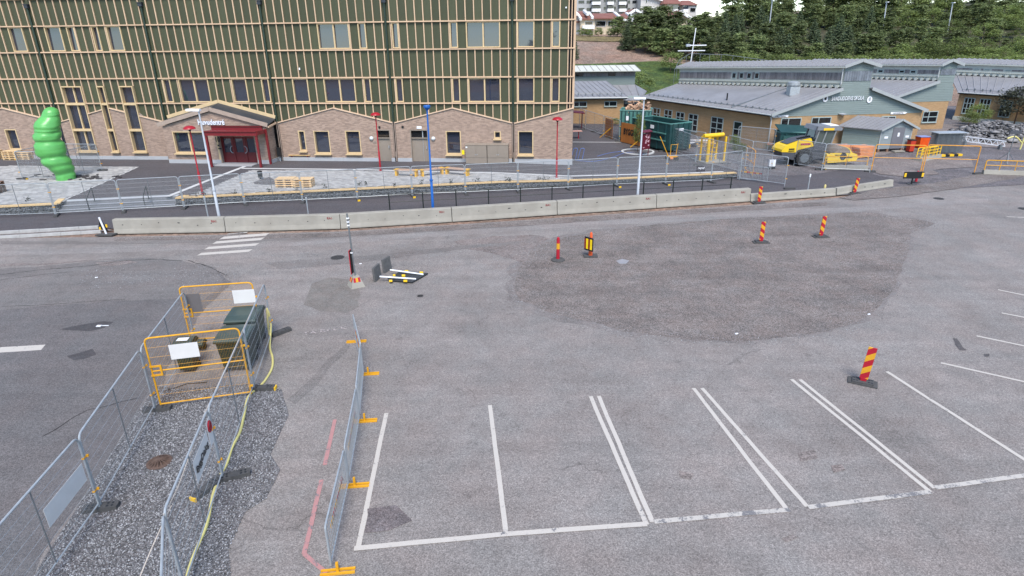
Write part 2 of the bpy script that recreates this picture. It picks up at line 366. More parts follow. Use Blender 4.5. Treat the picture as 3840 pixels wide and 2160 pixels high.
# footway between concrete blocks and stone wall
m_foot = m_dark
fw = [(-80, 33.3, 0), G(0, 872), G(393, 853), G(440, 862), G(846, 860), G(1278, 848), G(1696, 822), G(2090, 795), G(2462, 770), G(2815, 745), gpt(U_END+0.28, -6.2), gpt(U_END+0.28, 0.05), gpt(-20, 0.05), gpt(-60, 0.05)]
sheet('footway', fw, m_foot, 0.006)
# plaza and yard behind the wall: one surface that falls to the right
def gridmesh(name, us, ss, mt):
    b = MB(); n = len(us); vs = []
    for s in ss:
        for u in us:
            p = gpt(u, s); vs.append((p.x, p.y, zg(p.x, p.y)))
    b.add(vs, [(j*n+i, j*n+i+1, (j+1)*n+i+1, (j+1)*n+i) for j in range(len(ss)-1) for i in range(n-1)])
    o = b.build(name, mt); o['kind'] = 'structure'; return o
us = [-45+1.5*i for i in range(int((U_END+45)/1.5)+1)]+[U_END+0.28]
gridmesh('plaza', us, [0.3+1.2]+[1.5*i for i in range(2, 33)], m_dark)
pl = MB()
for i in range(len(us)-1):       # edge strip of the plaza; left open where the steps climb
    a, b = us[i], us[i+1]
    s0 = 1.25 if (-7.4 < (a+b)/2 < 0.3) else 0.2
    A, B = gpt(a, s0), gpt(b, s0); Cc, D = gpt(b, 1.5), gpt(a, 1.5)
    pl.quad(*[(p.x, p.y, zpl(p.x)) for p in (A, B, Cc, D)])
o = pl.build('plaza_edge', m_dark); o['kind'] = 'structure'
us2 = [U_END+0.3, U_END+0.7, U_END+1.2]+[U_END+1.8+1.2*i for i in range(60)]
gridmesh('yard', us2, [-6.2, -5, -4, -3, -2, -1, 0, 1, 2, 3, 4, 5, 6]+[8+3*i for i in range(13)], m_yard)
sheet('new_asphalt_apron', px([(2815, 742), (2755, 680), (2850, 660), (2950, 662), (3060, 655), (3140, 643), (3230, 628), (3290, 640), (3270, 655), (3350, 672), (3330, 676), (3136, 716)]), m_dark, 0.02, conform=True, rough=0.05)
sheet('dirt_strip', px([(3345, 704), (3420, 698), (3500, 688), (3600, 668), (3720, 645), (3900, 632), (3900, 652), (3760, 678), (3640, 698), (3560, 712), (3400, 735), (3200, 752), (3140, 744)]), m_grit, 0.03, rough=0.2)
sheet('concrete_apron', px([(3240, 632), (3300, 655), (3390, 665), (3520, 655), (3500, 640), (3650, 628), (3640, 600), (3300, 600)]), m_sand, 0.028, conform=True, rough=0.15)
sheet('dirt_track', px([(3000, 600), (3240, 600), (3500, 560), (3840, 560), (3840, 480), (3500, 470), (3200, 500), (3000, 560)]), m_sand, 0.02, conform=True, rough=0.4)
sheet('dark_yard', pa([(2140, 655), (2140, 470), (2330, 470), (2430, 500), (2640, 590), (2760, 640), (2740, 655), (2600, 643), (2200, 662)]), m_dark, 0.015, conform=True, rough=0.05)
# worn gravel island
isl = [(1985, 955), (1940, 1010), (1925, 1075), (1950, 1130), (2090, 1180), (2230, 1215), (2330, 1240), (2500, 1266), (2650, 1276), (2800, 1278), (2960, 1268), (3090, 1245), (3190, 1218), (3280, 1165), (3345, 1090), (3375, 1030), (3390, 985), (3404, 945), (3400, 910), (3415, 880), (3460, 858), (3510, 838), (3430, 820), (3250, 796), (3100, 802), (2950, 808), (2700, 822), (2420, 845), (2250, 868), (2120, 890), (2040, 910), (2010, 930)]
cI = G(2720, 1010); sheet('gravel_fringe', [cI+(p-cI)*(1.05 if p.x < 5 else 1.012) for p in px(isl)], asphalt('gritty_asphalt', (.165, .153, .145), grain=.45, patch=.2, ps=.7), 0.003, rough=0.45)
sheet('gravel_island', px(isl), m_grit, 0.006, rough=0.14)
sheet('gravel_fan', px([(1700, 905), (1850, 885), (1990, 880), (2060, 895), (2010, 930), (1985, 955), (1960, 985), (1850, 950), (1760, 935)]), m_sand, 0.004, rough=0.25)
sheet('sand_stain', px([(1170, 1065), (1230, 1040), (1320, 1050), (1350, 1090), (1345, 1150), (1300, 1172), (1200, 1168), (1140, 1140)]), asphalt('sandy_asphalt', (0.158, 0.148, 0.135), patch=0.2, ps=0.9), 0.004, rough=0.15)
# gravel bed between the fences
bedpx = [(558, 1484), (605, 1442), (653, 1462), (780, 1450), (925, 1436), (1010, 1440), (1056, 1463), (1082, 1557), (1014, 1704), (1048, 1762), (998, 1872), (919, 1924), (862, 2055), (867, 2160), (850, 2300), (30, 2300), (136, 2150), (330, 1840)]
BED = px(bedpx)
m_bed = asphalt('gravel_bed_base', (0.11, 0.109, 0.112), grain=0.5, gs=22, patch=0.1, bump=1, speck=0.9)
bed = sheet('gravel_bed', BED, m_bed, 0.008, rough=0.05)
def inside(p, poly):
    c = False; j = len(poly)-1
    for i in range(len(poly)):
        a, b = poly[i], poly[j]
        if (a.y > p[1]) != (b.y > p[1]) and p[0] < (b.x-a.x)*(p[1]-a.y)/(b.y-a.y)+a.x: c = not c
        j = i
    return c
def ico():
    bm = bmesh.new(); bmesh.ops.create_icosphere(bm, subdivisions=1, radius=1.0)
    v = np.array([x.co[:] for x in bm.verts]); f = np.array([[q.index for q in x.verts] for x in bm.faces]); bm.free(); return v, f
ICO_V, ICO_F = ico()
def stones(name, pos, size, mt, kind='stuff', parent=None, flat=0.7, seed=3):
    """many angular stones as one mesh; pos (n,3), size (n,)"""
    rg = np.random.default_rng(seed); n = len(pos); V = len(ICO_V)
    base = ICO_V[None]*(1+rg.uniform(-0.32, 0.32, (n, V, 1)))
    base = base*rg.uniform(0.65, 1.25, (n, 1, 3))*np.array([1, 1, flat])
    a = rg.uniform(0, 2*np.pi, n); ca, sa = np.cos(a)[:, None], np.sin(a)[:, None]
    b = rg.uniform(-0.6, 0.6, n); cb, sb = np.cos(b)[:, None], np.sin(b)[:, None]
    x = base[..., 0]*ca-base[..., 1]*sa; y = base[..., 0]*sa+base[..., 1]*ca; z = base[..., 2]
    y, z = y*cb-z*sb, y*sb+z*cb
    v = np.stack([x, y, z], -1)*np.asarray(size)[:, None, None]+np.asarray(pos)[:, None, :]
    if parent: v -= np.array(root_loc(parent)[:])
    f = (ICO_F[None]+(np.arange(n)*V)[:, None, None]).reshape(-1, 3)
    me = bpy.data.meshes.new(name); me.vertices.add(n*V); me.vertices.foreach_set('co', v.reshape(-1).astype(np.float32))
    me.loops.add(f.size); me.loops.foreach_set('vertex_index', f.reshape(-1).astype(np.int32))
    me.polygons.add(len(f)); me.polygons.foreach_set('loop_start', np.arange(0, f.size, 3, dtype=np.int32)); me.polygons.foreach_set('loop_total', np.full(len(f), 3, dtype=np.int32))
    me.update(calc_edges=True); me.validate(); me.materials.append(mt)
    o = link(bpy.data.objects.new(name, me)); o['kind'] = kind
    if parent: setparent(o, parent)
    return o
m_stone = mat('gravel_stone', (0.21, 0.21, 0.215), 0.8, 0.2, 12, island=0.65)
rg = np.random.default_rng(5); pts = []; x0, x1 = min(p.x for p in BED), max(p.x for p in BED); y0, y1 = max(6.5, min(p.y for p in BED)), max(p.y for p in BED)
while len(pts) < 21000:
    x, y = rg.uniform(x0, x1), rg.uniform(y0, y1)
    if inside((x, y), BED): pts.append((x, y, rg.uniform(0.008, 0.024)))
stones('gravel', pts, rg.uniform(0.010, 0.024, len(pts)), m_stone)
# loose stones round the worn island and on the old road edge
pts = []
ISL = px(isl)
for k in range(2600):
    i = rg.integers(len(ISL)); t = rg.uniform(); a, b = ISL[i], ISL[(i+1) % len(ISL)]; p = a.lerp(b, t)
    pts.append((p.x+rg.normal(0, 0.5), p.y+rg.normal(0, 0.35), 0.008))
for k in range(1700):
    x, y = rg.uniform(-12, 2), rg.normal(29.0, 1.4); pts.append((x+(y-29)*0.2, y-0.5, 0.008))
for k in range(1400):
    p = px([(rg.uniform(300, 900), rg.normal(1035, 22))])[0]; pts.append((p.x, p.y, 0.010))
stones('loose_stones', pts, rg.uniform(0.008, 0.020, len(pts)), m_stone, seed=8)
# ---------------------------------------------------------------- painted markings
def stripe(name, a, b, w, mt=None, dz=0.009, conform=False):
    A = at(*a) if conform else G(*a); B = at(*b) if conform else G(*b); A.z = B.z = 0
    d = (B-A).normalized(); n = Vector((-d.y, d.x, 0))*(w/2)
    return sheet(name, [A-n, B-n, B+n, A+n], mt or m_white, dz, conform=conform, rough=0.012, step=0.25)
BW = 0.115
for a, b in [((1449, 1550), (1344, 2052)), ((1837, 1520), (1899, 2005)), ((2215, 1487), (2424, 1968)), ((2245, 1486), (2446, 1958)), ((2600, 1456), (2952, 1914)), ((2632, 1456), (3026, 1900)), ((2968, 1423), (3490, 1846)), ((3000, 1424), (3507, 1832)), ((3325, 1394), (3905, 1765))]:
    stripe('bay_line', a, b, BW)
for a, b in [((3528, 1361), (3990, 1466)), ((3662, 1260), (4000, 1331)), ((3756, 1174), (4000, 1222)), ((3742, 1087), (4000, 1140)), ((3775, 813), (3960, 820))]:
    stripe('bay_line', a, b, 0.10)
for a, b, mt in [((1328, 2058), (1900, 2004), m_white), ((1900, 2004), (2424, 1966), m_white), ((2452, 1957), (2960, 1912), m_whiteworn), ((3030, 1903), (3490, 1846), m_whiteworn), ((3507, 1830), (3930, 1772), m_whiteworn)]:
    stripe('bay_end_line', a, b, 0.135, mt, dz=0.013)
def quadpaint(name, l, mt=None, dz=0.009): return sheet(name, px(l), mt or m_white, dz, rough=0.012, step=0.3)
for l in [[(826, 899), (994, 885), (1006, 880), (838, 890)], [(803, 917), (990, 903), (1006, 892), (824, 904)][0:4], [(770, 938), (958, 923), (973, 913), (790, 925)], [(743, 961), (935, 950), (946, 939), (758, 950)]]:
    pass
for (xl, xr, yb) in [(826, 1004, 890), (800, 985, 907), (770, 965, 928), (742, 940, 951)]:
    quadpaint('crossing_stripe', [(xl-4, yb+8), (xr-8, yb-6), (xr+8, yb-16), (xl+14, yb-2)])
quadpaint('crossing_stripe', [(850, 880), (925, 874), (930, 870), (856, 876)], m_whiteworn)
quadpaint('centre_dash', [(-140, 1332), (155, 1313), (171, 1293), (-130, 1310)])
stripe('sprayed_line', (1256, 1574), (1218, 1745), 0.10, m_pink); stripe('sprayed_line', (1205, 1800), (1140, 2078), 0.10, m_pink); stripe('sprayed_line', (1140, 2078), (1225, 2150), 0.09, m_pink, dz=0.013)
Mt = frame(G(1220, 1246)+Vector((0, 0, 0.010)), G(1290, 1236)-G(1150, 1256), (0, 0, 1))
o = text_mb('TA BACK', 0.36, 0.003, Mt, xs=1.05).build('chalk_lettering', m_chalk); tag(o, 'faint chalk capitals written on the asphalt beside the bins', 'lettering')
m_band = asphalt('light_worn_asphalt', (.208, .196, .186), grain=.38, patch=.10, streak=.10); m_bandd = asphalt('dark_worn_asphalt', (.155, .145, .137), grain=.4, patch=.14, streak=.12)
for l, mt in (([(0, 940), (500, 925), (1000, 915), (1500, 880), (2100, 838), (2700, 805), (3300, 770), (3700, 745), (3700, 760), (3300, 788), (2700, 822), (2100, 856), (1500, 898), (1000, 930), (500, 945), (0, 962)], m_band),
              ([(0, 905), (500, 905), (1000, 896), (1500, 868), (2000, 838), (2000, 846), (1500, 877), (1000, 906), (500, 915), (0, 916)], m_bandd),
              ([(1000, 985), (1350, 960), (1700, 925), (1950, 905), (1950, 915), (1700, 938), (1350, 985), (1050, 1010)], m_bandd),
              ([(1080, 1500), (1160, 1420), (1230, 1350), (1290, 1290), (1305, 1300), (1250, 1370), (1190, 1440), (1110, 1520)], m_bandd)):
    sheet('worn_band', px(l), mt, 0.0055, rough=0.16)
# patches, stains, cracks
m_tar = asphalt('tar_patch', (0.062, 0.060, 0.062), patch=0.2, ps=1.0)
m_stain = asphalt('oil_stain', (0.085, 0.08, 0.08), patch=0.2, ps=1)
for l, mt in [([(225, 1236), (300, 1219), (385, 1205), (430, 1207), (395, 1228), (330, 1243), (270, 1240)], m_tar), ([(250, 1335), (290, 1325), (350, 1308), (362, 1330), (310, 1348), (270, 1352)], m_tar),
              ([(350, 985), (480, 978), (520, 985), (440, 997), (380, 998)], m_sand), ([(1378, 1905), (1480, 1895), (1550, 1955), (1460, 1995), (1370, 2000)], asphalt('rough_patch', (.135, .12, .12), grain=.5, patch=.25, ps=1.5)),
              ([(3572, 1270), (3590, 1272), (3610, 1305), (3625, 1315), (3600, 1316), (3580, 1295)], m_stain), ([(3690, 1328), (3710, 1326), (3712, 1336), (3695, 1338)], m_stain),
              ([(2930, 2020), (2980, 2005), (3000, 2015), (2950, 2032)], m_sand), ([(2540, 1765), (2600, 1775), (2590, 1800), (2550, 1790)], m_sand), ([(2990, 1700), (3050, 1690), (3060, 1720), (3000, 1730)], m_sand), ([(3110, 1745), (3150, 1740), (3165, 1760), (3120, 1770)], m_sand),
              ([(2310, 978), (2335, 970), (2358, 978), (2345, 990), (2320, 990)], mat('puddle_dust', (0.24, 0.235, 0.24), 0.5))]:
    sheet('asphalt_patch', px(l), mt, 0.010, rough=0.07, step=0.25)
m_crack = mat('crack', (0.03, 0.028, 0.028), 0.9)
def crack(l, w, mt=m_crack, dz=0.011):
    P = px(l); q = []
    for i in range(len(P)-1):
        n = max(2, int((P[i+1]-P[i]).length/0.25))
        for k in range(n): 
            p = P[i].lerp(P[i+1], k/n); p += noise.noise_vector(p*1.7)*0.12; p.z = dz; q.append(p)
    b = MB(); 
    for i in range(len(q)-1):
        d = (q[i+1]-q[i]); n = Vector((-d.y, d.x, 0)).normalized(); ww = w*(0.4+1.2*abs(noise.noise(q[i]*2)))
        b.quad(q[i]-n*ww, q[i+1]-n*ww, q[i+1]+n*ww, q[i]+n*ww)
    o = b.build('crack', mt); o['kind'] = 'structure'
crack([(0, 1030), (160, 1012), (350, 996), (470, 978), (610, 973), (700, 980)], 0.03)
crack([(0, 1052), (120, 1035), (300, 1018)], 0.02)
crack([(700, 978), (760, 992), (830, 1022), (860, 1040)], 0.03)
crack([(0, 1152), (250, 1138), (500, 1120)], 0.02)
crack([(560, 1490), (640, 1460), (700, 1442), (820, 1430)], 0.04)
crack([(150, 1640), (330, 1540), (560, 1480)], 0.025)
sheet('dirt_strip', px([(428, 892), (846, 884), (1278, 872), (1696, 846), (2090, 820), (2462, 795), (2815, 772), (3100, 757), (3100, 772), (2800, 790), (2462, 812), (2090, 838), (1700, 862), (1278, 888), (846, 899), (428, 903)]), m_grit, 0.007, rough=0.12)
# manholes and road covers
m_iron = mat('cast_iron', (0.06, 0.058, 0.058), 0.6, 0.2, 20, 0.3, 60, metal=0.3)
def cover(p, r, lab):
    t = thing('manhole_cover', lab, 'manhole cover', p)
    b = MB(); b.lathe([(r, -0.02), (r, 0.014), (r*0.9, 0.02), (r*0.86, 0.012), (0.01, 0.012)], 20); b.build('ring', m_iron, t)
    b = MB(); 
    for k in range(-3, 4): b.box((0, k*r*0.22, 0.016), (2*math.sqrt(max(0.01, (r*0.8)**2-(k*r*0.22)**2)), r*0.06, 0.012))
    b.build('ridge', m_iron, t); return t
cover(G(1266, 966), 0.33, 'cast iron manhole cover in the road left of the tall pole'); cover(G(1576, 1110), 0.13, 'small dark valve cover in the asphalt below the fallen signs')
cover(G(3520, 745), 0.3, 'manhole cover at the far right road edge'); cover(G(3840, 783), 0.3, 'manhole cover cut by the right picture edge')
cover(Vector((*at(2187, 629)[:2], zg(*at(2187, 629)[:2]))), 0.28, 'pale manhole cover in the dark yard beside the building corner')
# kerbs at the far left
for k, (a, b) in enumerate([((0, 875), (393, 853)), ((0, 893), (429, 868))]):
    A, B = G(*a), G(*b); d = (B-A).normalized(); A = A-d*14
    t = thing('kerb', ['upper kerb along the dark footway left of the concrete blocks', 'lower kerb along the road left of the concrete blocks'][k], 'kerb', A, math.atan2(d.y, d.x)); L = (B-A).length; n = int(L/1.0)
    b0 = MB(); b0.box((0.495, 0, 0.04), (0.985, 0.13, 0.16)); o0 = b0.build('kerb_stone', m_kerb, t)
    for i in range(1, n): inst('kerb_stone', o0.data, t, (i, 0, random.uniform(-.004, .004)))
sheet('kerb_gravel', px([(-400, 894), (0, 880), (392, 857), (427, 865), (0, 890), (-400, 906)]), m_grit, 0.013)
# ================================================================ THE NEW TIMBER-CLAD BUILDING
m_green = mat('green_cladding', (0.056, 0.062, 0.033), 0.6, 0.10, 2.5, 0.1, 30, objvar=0.16, stretch=(3, 3, 0.6))
m_batten = mat('pale_batten', (0.54, 0.38, 0.25), 0.65, 0.10, 3, 0.1, 50, objvar=0.10)
m_casing = mat('window_casing', (0.55, 0.41, 0.23), 0.6, 0.08, 3)
m_cope = mat('wood_coping', (0.58, 0.42, 0.29), 0.6, 0.08, 3)
m_mortar = mat('mortar', (0.27, 0.22, 0.185), 0.9, 0.08, 4, 0.2, 60)
m_brick = mat('brown_brick', (0.325, 0.235, 0.182), 0.85, 0.08, 6, 0.2, 50, island=0.20)
m_pipeg = mat('pipe_green', (0.022, 0.040, 0.028), 0.4, 0.1, 3)
m_pipeb = mat('pipe_brown', (0.27, 0.21, 0.17), 0.45, 0.06, 3)
m_taupe = mat('taupe_steel', (0.245, 0.205, 0.165), 0.5, 0.05, 2)
m_slate = mat('dark_roof_sheet', (0.03, 0.036, 0.045), 0.4, 0.1, 3)
m_dim = mat('interior_dark', (0.03, 0.03, 0.032), 0.9)
NB = thing('timber_clad_building', 'large new building clad in dark green panels and pale wooden battens above brown brick gables', 'building', fp(-10, 0.5, 0))
PIPES = [-29.27, -20.03, -10.73, -1.325, 8.0]; CORNER = 12.47; UL = -52.0
BANDS = [4.98, 6.86, 8.83, 10.73, 12.64]; ZTOP = 14.6
SP = 9.32/15
VAL, APX = 3.47, 4.60
# ---- body behind the cladding
b = MB()
A0, A1 = fp(UL, 0, -0.5), fp(CORNER-0.02, 0, -0.5); DP = 16
bk0, bk1 = A0+fn*DP, A1+fn*DP
for z0, z1 in ((-0.5, ZTOP),):
    P = [A0, A1, bk1, bk0]
    b.add([(p.x, p.y, z) for z in (z0, z1) for p in P], [(0, 1, 5, 4), (1, 2, 6, 5), (2, 3, 7, 6), (3, 0, 4, 7), (4, 5, 6, 7)])
b.build('wall_core', m_dim, NB, True)
b = MB(); sd_ = fn
b.bar(fp(CORNER, 0, -0.25)+Vector((0, 0, 9.3)), fp(CORNER, 0, -0.25)+fn*DP+Vector((0, 0, 9.3)), 0.1, 10.4); b.build('side_cladding', m_green, NB, True)
b = MB(); b.bar(fp(CORNER, 0, -0.20)+Vector((0, 0, 1.9)), fp(CORNER, 0, -0.2)+fn*DP+Vector((0, 0, 1.9)), 0.14, 5.0); b.build('side_wall', m_mortar, NB, True)
# ---- windows of the upper floors: (u0, u1, row, mullions)
def wpx(l, y): return [(fu(a, y), fu(c, y), m_) for a, c, m_ in l]
W3 = wpx([(53, 107, 0), (188, 248, 0), (270, 300, 0), (362, 387, 0), (417, 471, 0), (1199, 1317, 1), (1350, 1379, 0), (1475, 1500, 0), (1690, 1719, 0), (1750, 1877, 1), (1940, 2004, 0), (2069, 2100, 0)], 183)
W2 = wpx([(627, 655, 0), (685, 796, 1), (881, 937, 0), (992, 1020, 0), (1107, 1165, 0), (1223, 1339, 1), (1371, 1397, 0), (1489, 1516, 0), (1699, 1728, 0), (1759, 1879, 1), (1942, 2004, 0), (2067, 2098, 0)], 380)
def snap(u): return u
WINS = {3: W3, 1: W2}
ROWZ = [(2.9, BANDS[0]), (BANDS[0], BANDS[1]), (BANDS[1], BANDS[2]), (BANDS[2], BANDS[3]), (BANDS[3], BANDS[4]), (BANDS[4], ZTOP)]
TALL = [(fu(299, 567), fu(372, 567), 1, [3.42+1.45, 2.25]), (fu(428, 570), fu(454, 570), 0, []), (fu(509, 570), fu(558, 570), 0, [])]
TZ = fac(300, 328)[1]
def gable_z(u):
    k = math.floor((u-PIPES[0])/9.32); e = (u-PIPES[0])/9.32-k
    return VAL+(APX-VAL)*(1-abs(2*e-1))
def blocked(u, row, z0, z1):
    for (a, c, m_) in WINS.get(row, []):
        if a-0.02 < u < c+0.02: return True
    if row in (0, 1):
        for (a, c, m_, t_) in TALL:
            if a-0.02 < u < c+0.02: return True
    return False
def batten_us():
    out = []
    for k in range(-4, 6):
        p = PIPES[0]+k*9.32
        for i in range(15):
            u = p+(i+0.5)*SP
            if UL < u < CORNER-0.1: out.append(u)
    return sorted(out, reverse=True)
BU = batten_us()
panels = []; battens = []
for row, (z0, z1) in enumerate(ROWZ):
    for i, u in enumerate(BU):
        un = BU[i+1] if i+1 < len(BU) else u-SP
        uc = (u+un)/2
        lo = z0
        # panel between batten i+1 and i
        zb = min(gable_z(u), gable_z(un))-0.1 if row == 0 else z0
        zt = z1
        segs = [(un+0.028, u-0.028)]
        if blocked(uc, row, z0, z1):
            if row == 1 and any(a-0.02 < uc < c+0.02 for a, c, m_, t_ in TALL) and not any(a-.02 < uc < c+.02 for a, c, m_ in W2): zb = TZ+0.1
            else: continue
        panels.append((-row*0.0-uc*0.001, un+0.03, u-0.03, zb, zt))
        # batten at u
    for u in BU:
        if blocked(u, row, z0, z1):
            if row == 1 and any(a-0.02 < u < c+0.02 for a, c, m_, t_ in TALL) and not any(a-.02 < u < c+.02 for a, c, m_ in W2): battens.append((u, TZ+0.1, z1)); 
            continue
        battens.append((u, gable_z(u)-0.06 if row == 0 else z0+0.045, z1-0.045))
def inview(u): return u > -33.5
panels.sort(key=lambda p: (not (inview(p[1]) and p[3] < 12.5), -p[1]))
battens.sort(key=lambda p: (not (inview(p[0]) and p[1] < 12.5), -p[0]))
proto = MB().box((0, 0, 0), (1, 0.03, 1)); 
pm = None
rz = FYAW
rest = MB(); N1 = 0
Mf = Matrix.Rotation(FYAW, 4, 'Z')
for k, (_, u0, u1, z0, z1) in enumerate(panels):
    c = fp((u0+u1)/2, (z0+z1)/2, 0.0); off = random.uniform(-0.004, 0.004)
    if k < 296:
        if pm is None:
            o = MB().box((0, 0, 0), (1, 0.03, 1)).build('cladding_panel', m_green, NB); pm = o.data; o.location = c-root_loc(NB)+fn*off; o.rotation_euler = (0, 0, rz); o.scale = (u1-u0, 1, z1-z0)
        else: inst('cladding_panel', pm, NB, c+fn*off, (0, 0, rz), (u1-u0, 1, z1-z0), world=True)
    else: rest.box((0, 0, 0), (u1-u0, 0.03, z1-z0), Matrix.Translation(c) @ Mf)
o = rest.build('cladding_panel', m_green, NB, True); o['kind'] = 'stuff'
rest = MB(); bmesh_ = None
for k, (u, z0, z1) in enumerate(battens):
    c = fp(u, (z0+z1)/2, 0.055)
    if k < 296:
        if bmesh_ is None:
            o = MB().box((0, 0, 0), (0.07, 0.09, 1)).build('batten', m_batten, NB); bmesh_ = o.data; o.location = c-root_loc(NB); o.rotation_euler = (0, 0, rz); o.scale = (1, 1, z1-z0)
        else: inst('batten', bmesh_, NB, c, (0, 0, rz), (1, 1, z1-z0), world=True)
    else: rest.box((0, 0, 0), (0.07, 0.09, z1-z0), Matrix.Translation(c) @ Mf)
o = rest.build('batten', m_batten, NB, True); o['kind'] = 'stuff'
# ---- horizontal rails between the downpipes
cuts = [UL]+PIPES+[CORNER+0.06]
for zi, z in enumerate(BANDS):
    for a, c in zip(cuts[:-1], cuts[1:]):
        segs = [(a+0.1, c-0.1 if c < CORNER else c)]
        if zi == 0:
            for (ta, tc, _, _) in TALL:
                segs = [q for s in segs for q in ([(s[0], ta), (tc, s[1])] if s[0] < ta and tc < s[1] else [s])]
        for s0, s1 in segs:
            b = MB(); b.bar(fp(s0, z, 0.085), fp(s1, z, 0.085), 0.17, 0.085); b.build('rail', m_batten, NB, True)
# corner board
b = MB(); b.bar(fp(CORNER+0.03, 4.6, 0.06), fp(CORNER+0.03, ZTOP, 0.06), 0.16, 0.08, up=fn); b.build('corner_board', m_batten, NB, True)
b = MB(); b.bar(fp(CORNER-0.2, 4.5, 0.05), fp(CORNER-0.2, ZTOP, 0.05), 0.06, 0.1, up=fn); b.build('corner_board', m_batten, NB, True)
# ---- window builder (casing > pane, sill)
def window(u0, u1, z0, z1, mull=0, trans=(), off=0.0, depth=0.22, cw=0.075, sill=True, wide_left=True, name='window', base=None, gl=None, proud=0.10, tilt=0.0):
    P = (lambda u, z, o=0.0: fp(u, z, o+off))
    b = MB(); D = depth
    yc = (proud-D)/2+proud*0; 
    def bb(p, q, w, d0, d1, up): # casing bar from depth d0 (behind) to d1 (front)
        b.bar(P(p[0], p[1], (d0+d1)/2), P(q[0], q[1], (d0+d1)/2), w if up == 'v' else abs(d1-d0), abs(d1-d0) if up == 'v' else w, up=(fn if up == 'v' else (0, 0, 1)))
    bb((u0+cw/2, z0), (u0+cw/2, z1), cw, -D, proud, 'v'); bb((u1-cw/2, z0), (u1-cw/2, z1), cw, -D, proud, 'v')
    bb((u0+cw, z0+cw/2), (u1-cw, z0+cw/2), cw, -D, proud-0.01, 'h'); bb((u0+cw, z1-cw/2), (u1-cw, z1-cw/2), cw, -D, proud-0.01, 'h')
    for k in range(mull):
        um = u0+(u1-u0)*(k+1)/(mull+1); bb((um, z0+cw), (um, z1-cw), 0.10, -D, -D+0.2, 'v')
    for t in trans: bb((u0+cw, t), (u1-cw, t), 0.16, -D, proud-0.03, 'h')
    o = b.build(name, m_casing, base or NB, True)
    g_ = MB(); 
    ps = [P(u0+cw/2, z0+cw/2, -D+0.07), P(u1-cw/2, z0+cw/2, -D+0.07), P(u1-cw/2, z1-cw/2, -D+0.07-tilt), P(u0+cw/2, z1-cw/2, -D+0.07-tilt)]
    g_.prism(ps, fn*0.03); g_.build('pane', gl or m_glass, o, True)
    if sill:
        s_ = MB(); s_.bar(P(u0-0.06, z0-0.05, 0.06), P(u1+0.06, z0-0.05, 0.06), 0.34, 0.07); s_.build('sill', m_casing, o, True)
    return o
for row, ws in WINS.items():
    z0, z1 = ROWZ[row]
    for (a, c, m_) in ws: window(a, c, z0+0.07, z1-0.05, m_, sill=False, depth=0.16, tilt=(.05+random.uniform(-.008, .008)) if row == 3 else random.uniform(-.006, .006))
# ---- brick gables with real courses; openings cut
ZP = 0.80       # top of the plinth
OPEN = []       # (u0,u1,z0,z1) on the facade plane
def opx(x0, x1, y0, y1): 
    ym = y1
    return (fu(x0, ym), fu(x1, ym), fac((x0+x1)/2, y1)[1], fac((x0+x1)/2, y0)[1])
GW = [opx(1129, 1154, 489, 565)+(0,), opx(1187, 1245, 489, 575)+(0,), opx(1304, 1359, 489, 575)+(0,), opx(1676, 1732, 490, 578)+(0,), opx(1854, 1879, 491, 519)+(0,), opx(1943, 2000, 490, 580)+(0,), opx(43, 86, 484, 560)+(0,), opx(-45, -6, 484, 562)+(0,)]
DOORS = [opx(1424, 1471, 487, 600), opx(1548, 1611, 487, 603)]
OPEN += [(a, c, z0, z1) for a, c, z0, z1, _ in GW]+[(a, c, 0.0, z1) for a, c, z0, z1 in DOORS]
TB = fac(335, 567)[1]
OPEN += [(a, c, TB, 6) for a, c, _, _ in TALL]
PORCH = (fu(636, 590), fu(1030, 590))
def wallspans(z, ua, ub, opens, gz):
    """free spans of the wall at height z"""
    sp = [(ua, ub)]
    for (a, c, z0, z1) in opens:
        if z0 < z < z1:
            sp = [q for s in sp for q in ([(s[0], min(s[1], a)), (max(s[0], c), s[1])] if a < s[1] and c > s[0] else [s]) if q[1]-q[0] > 0.02]
    return sp
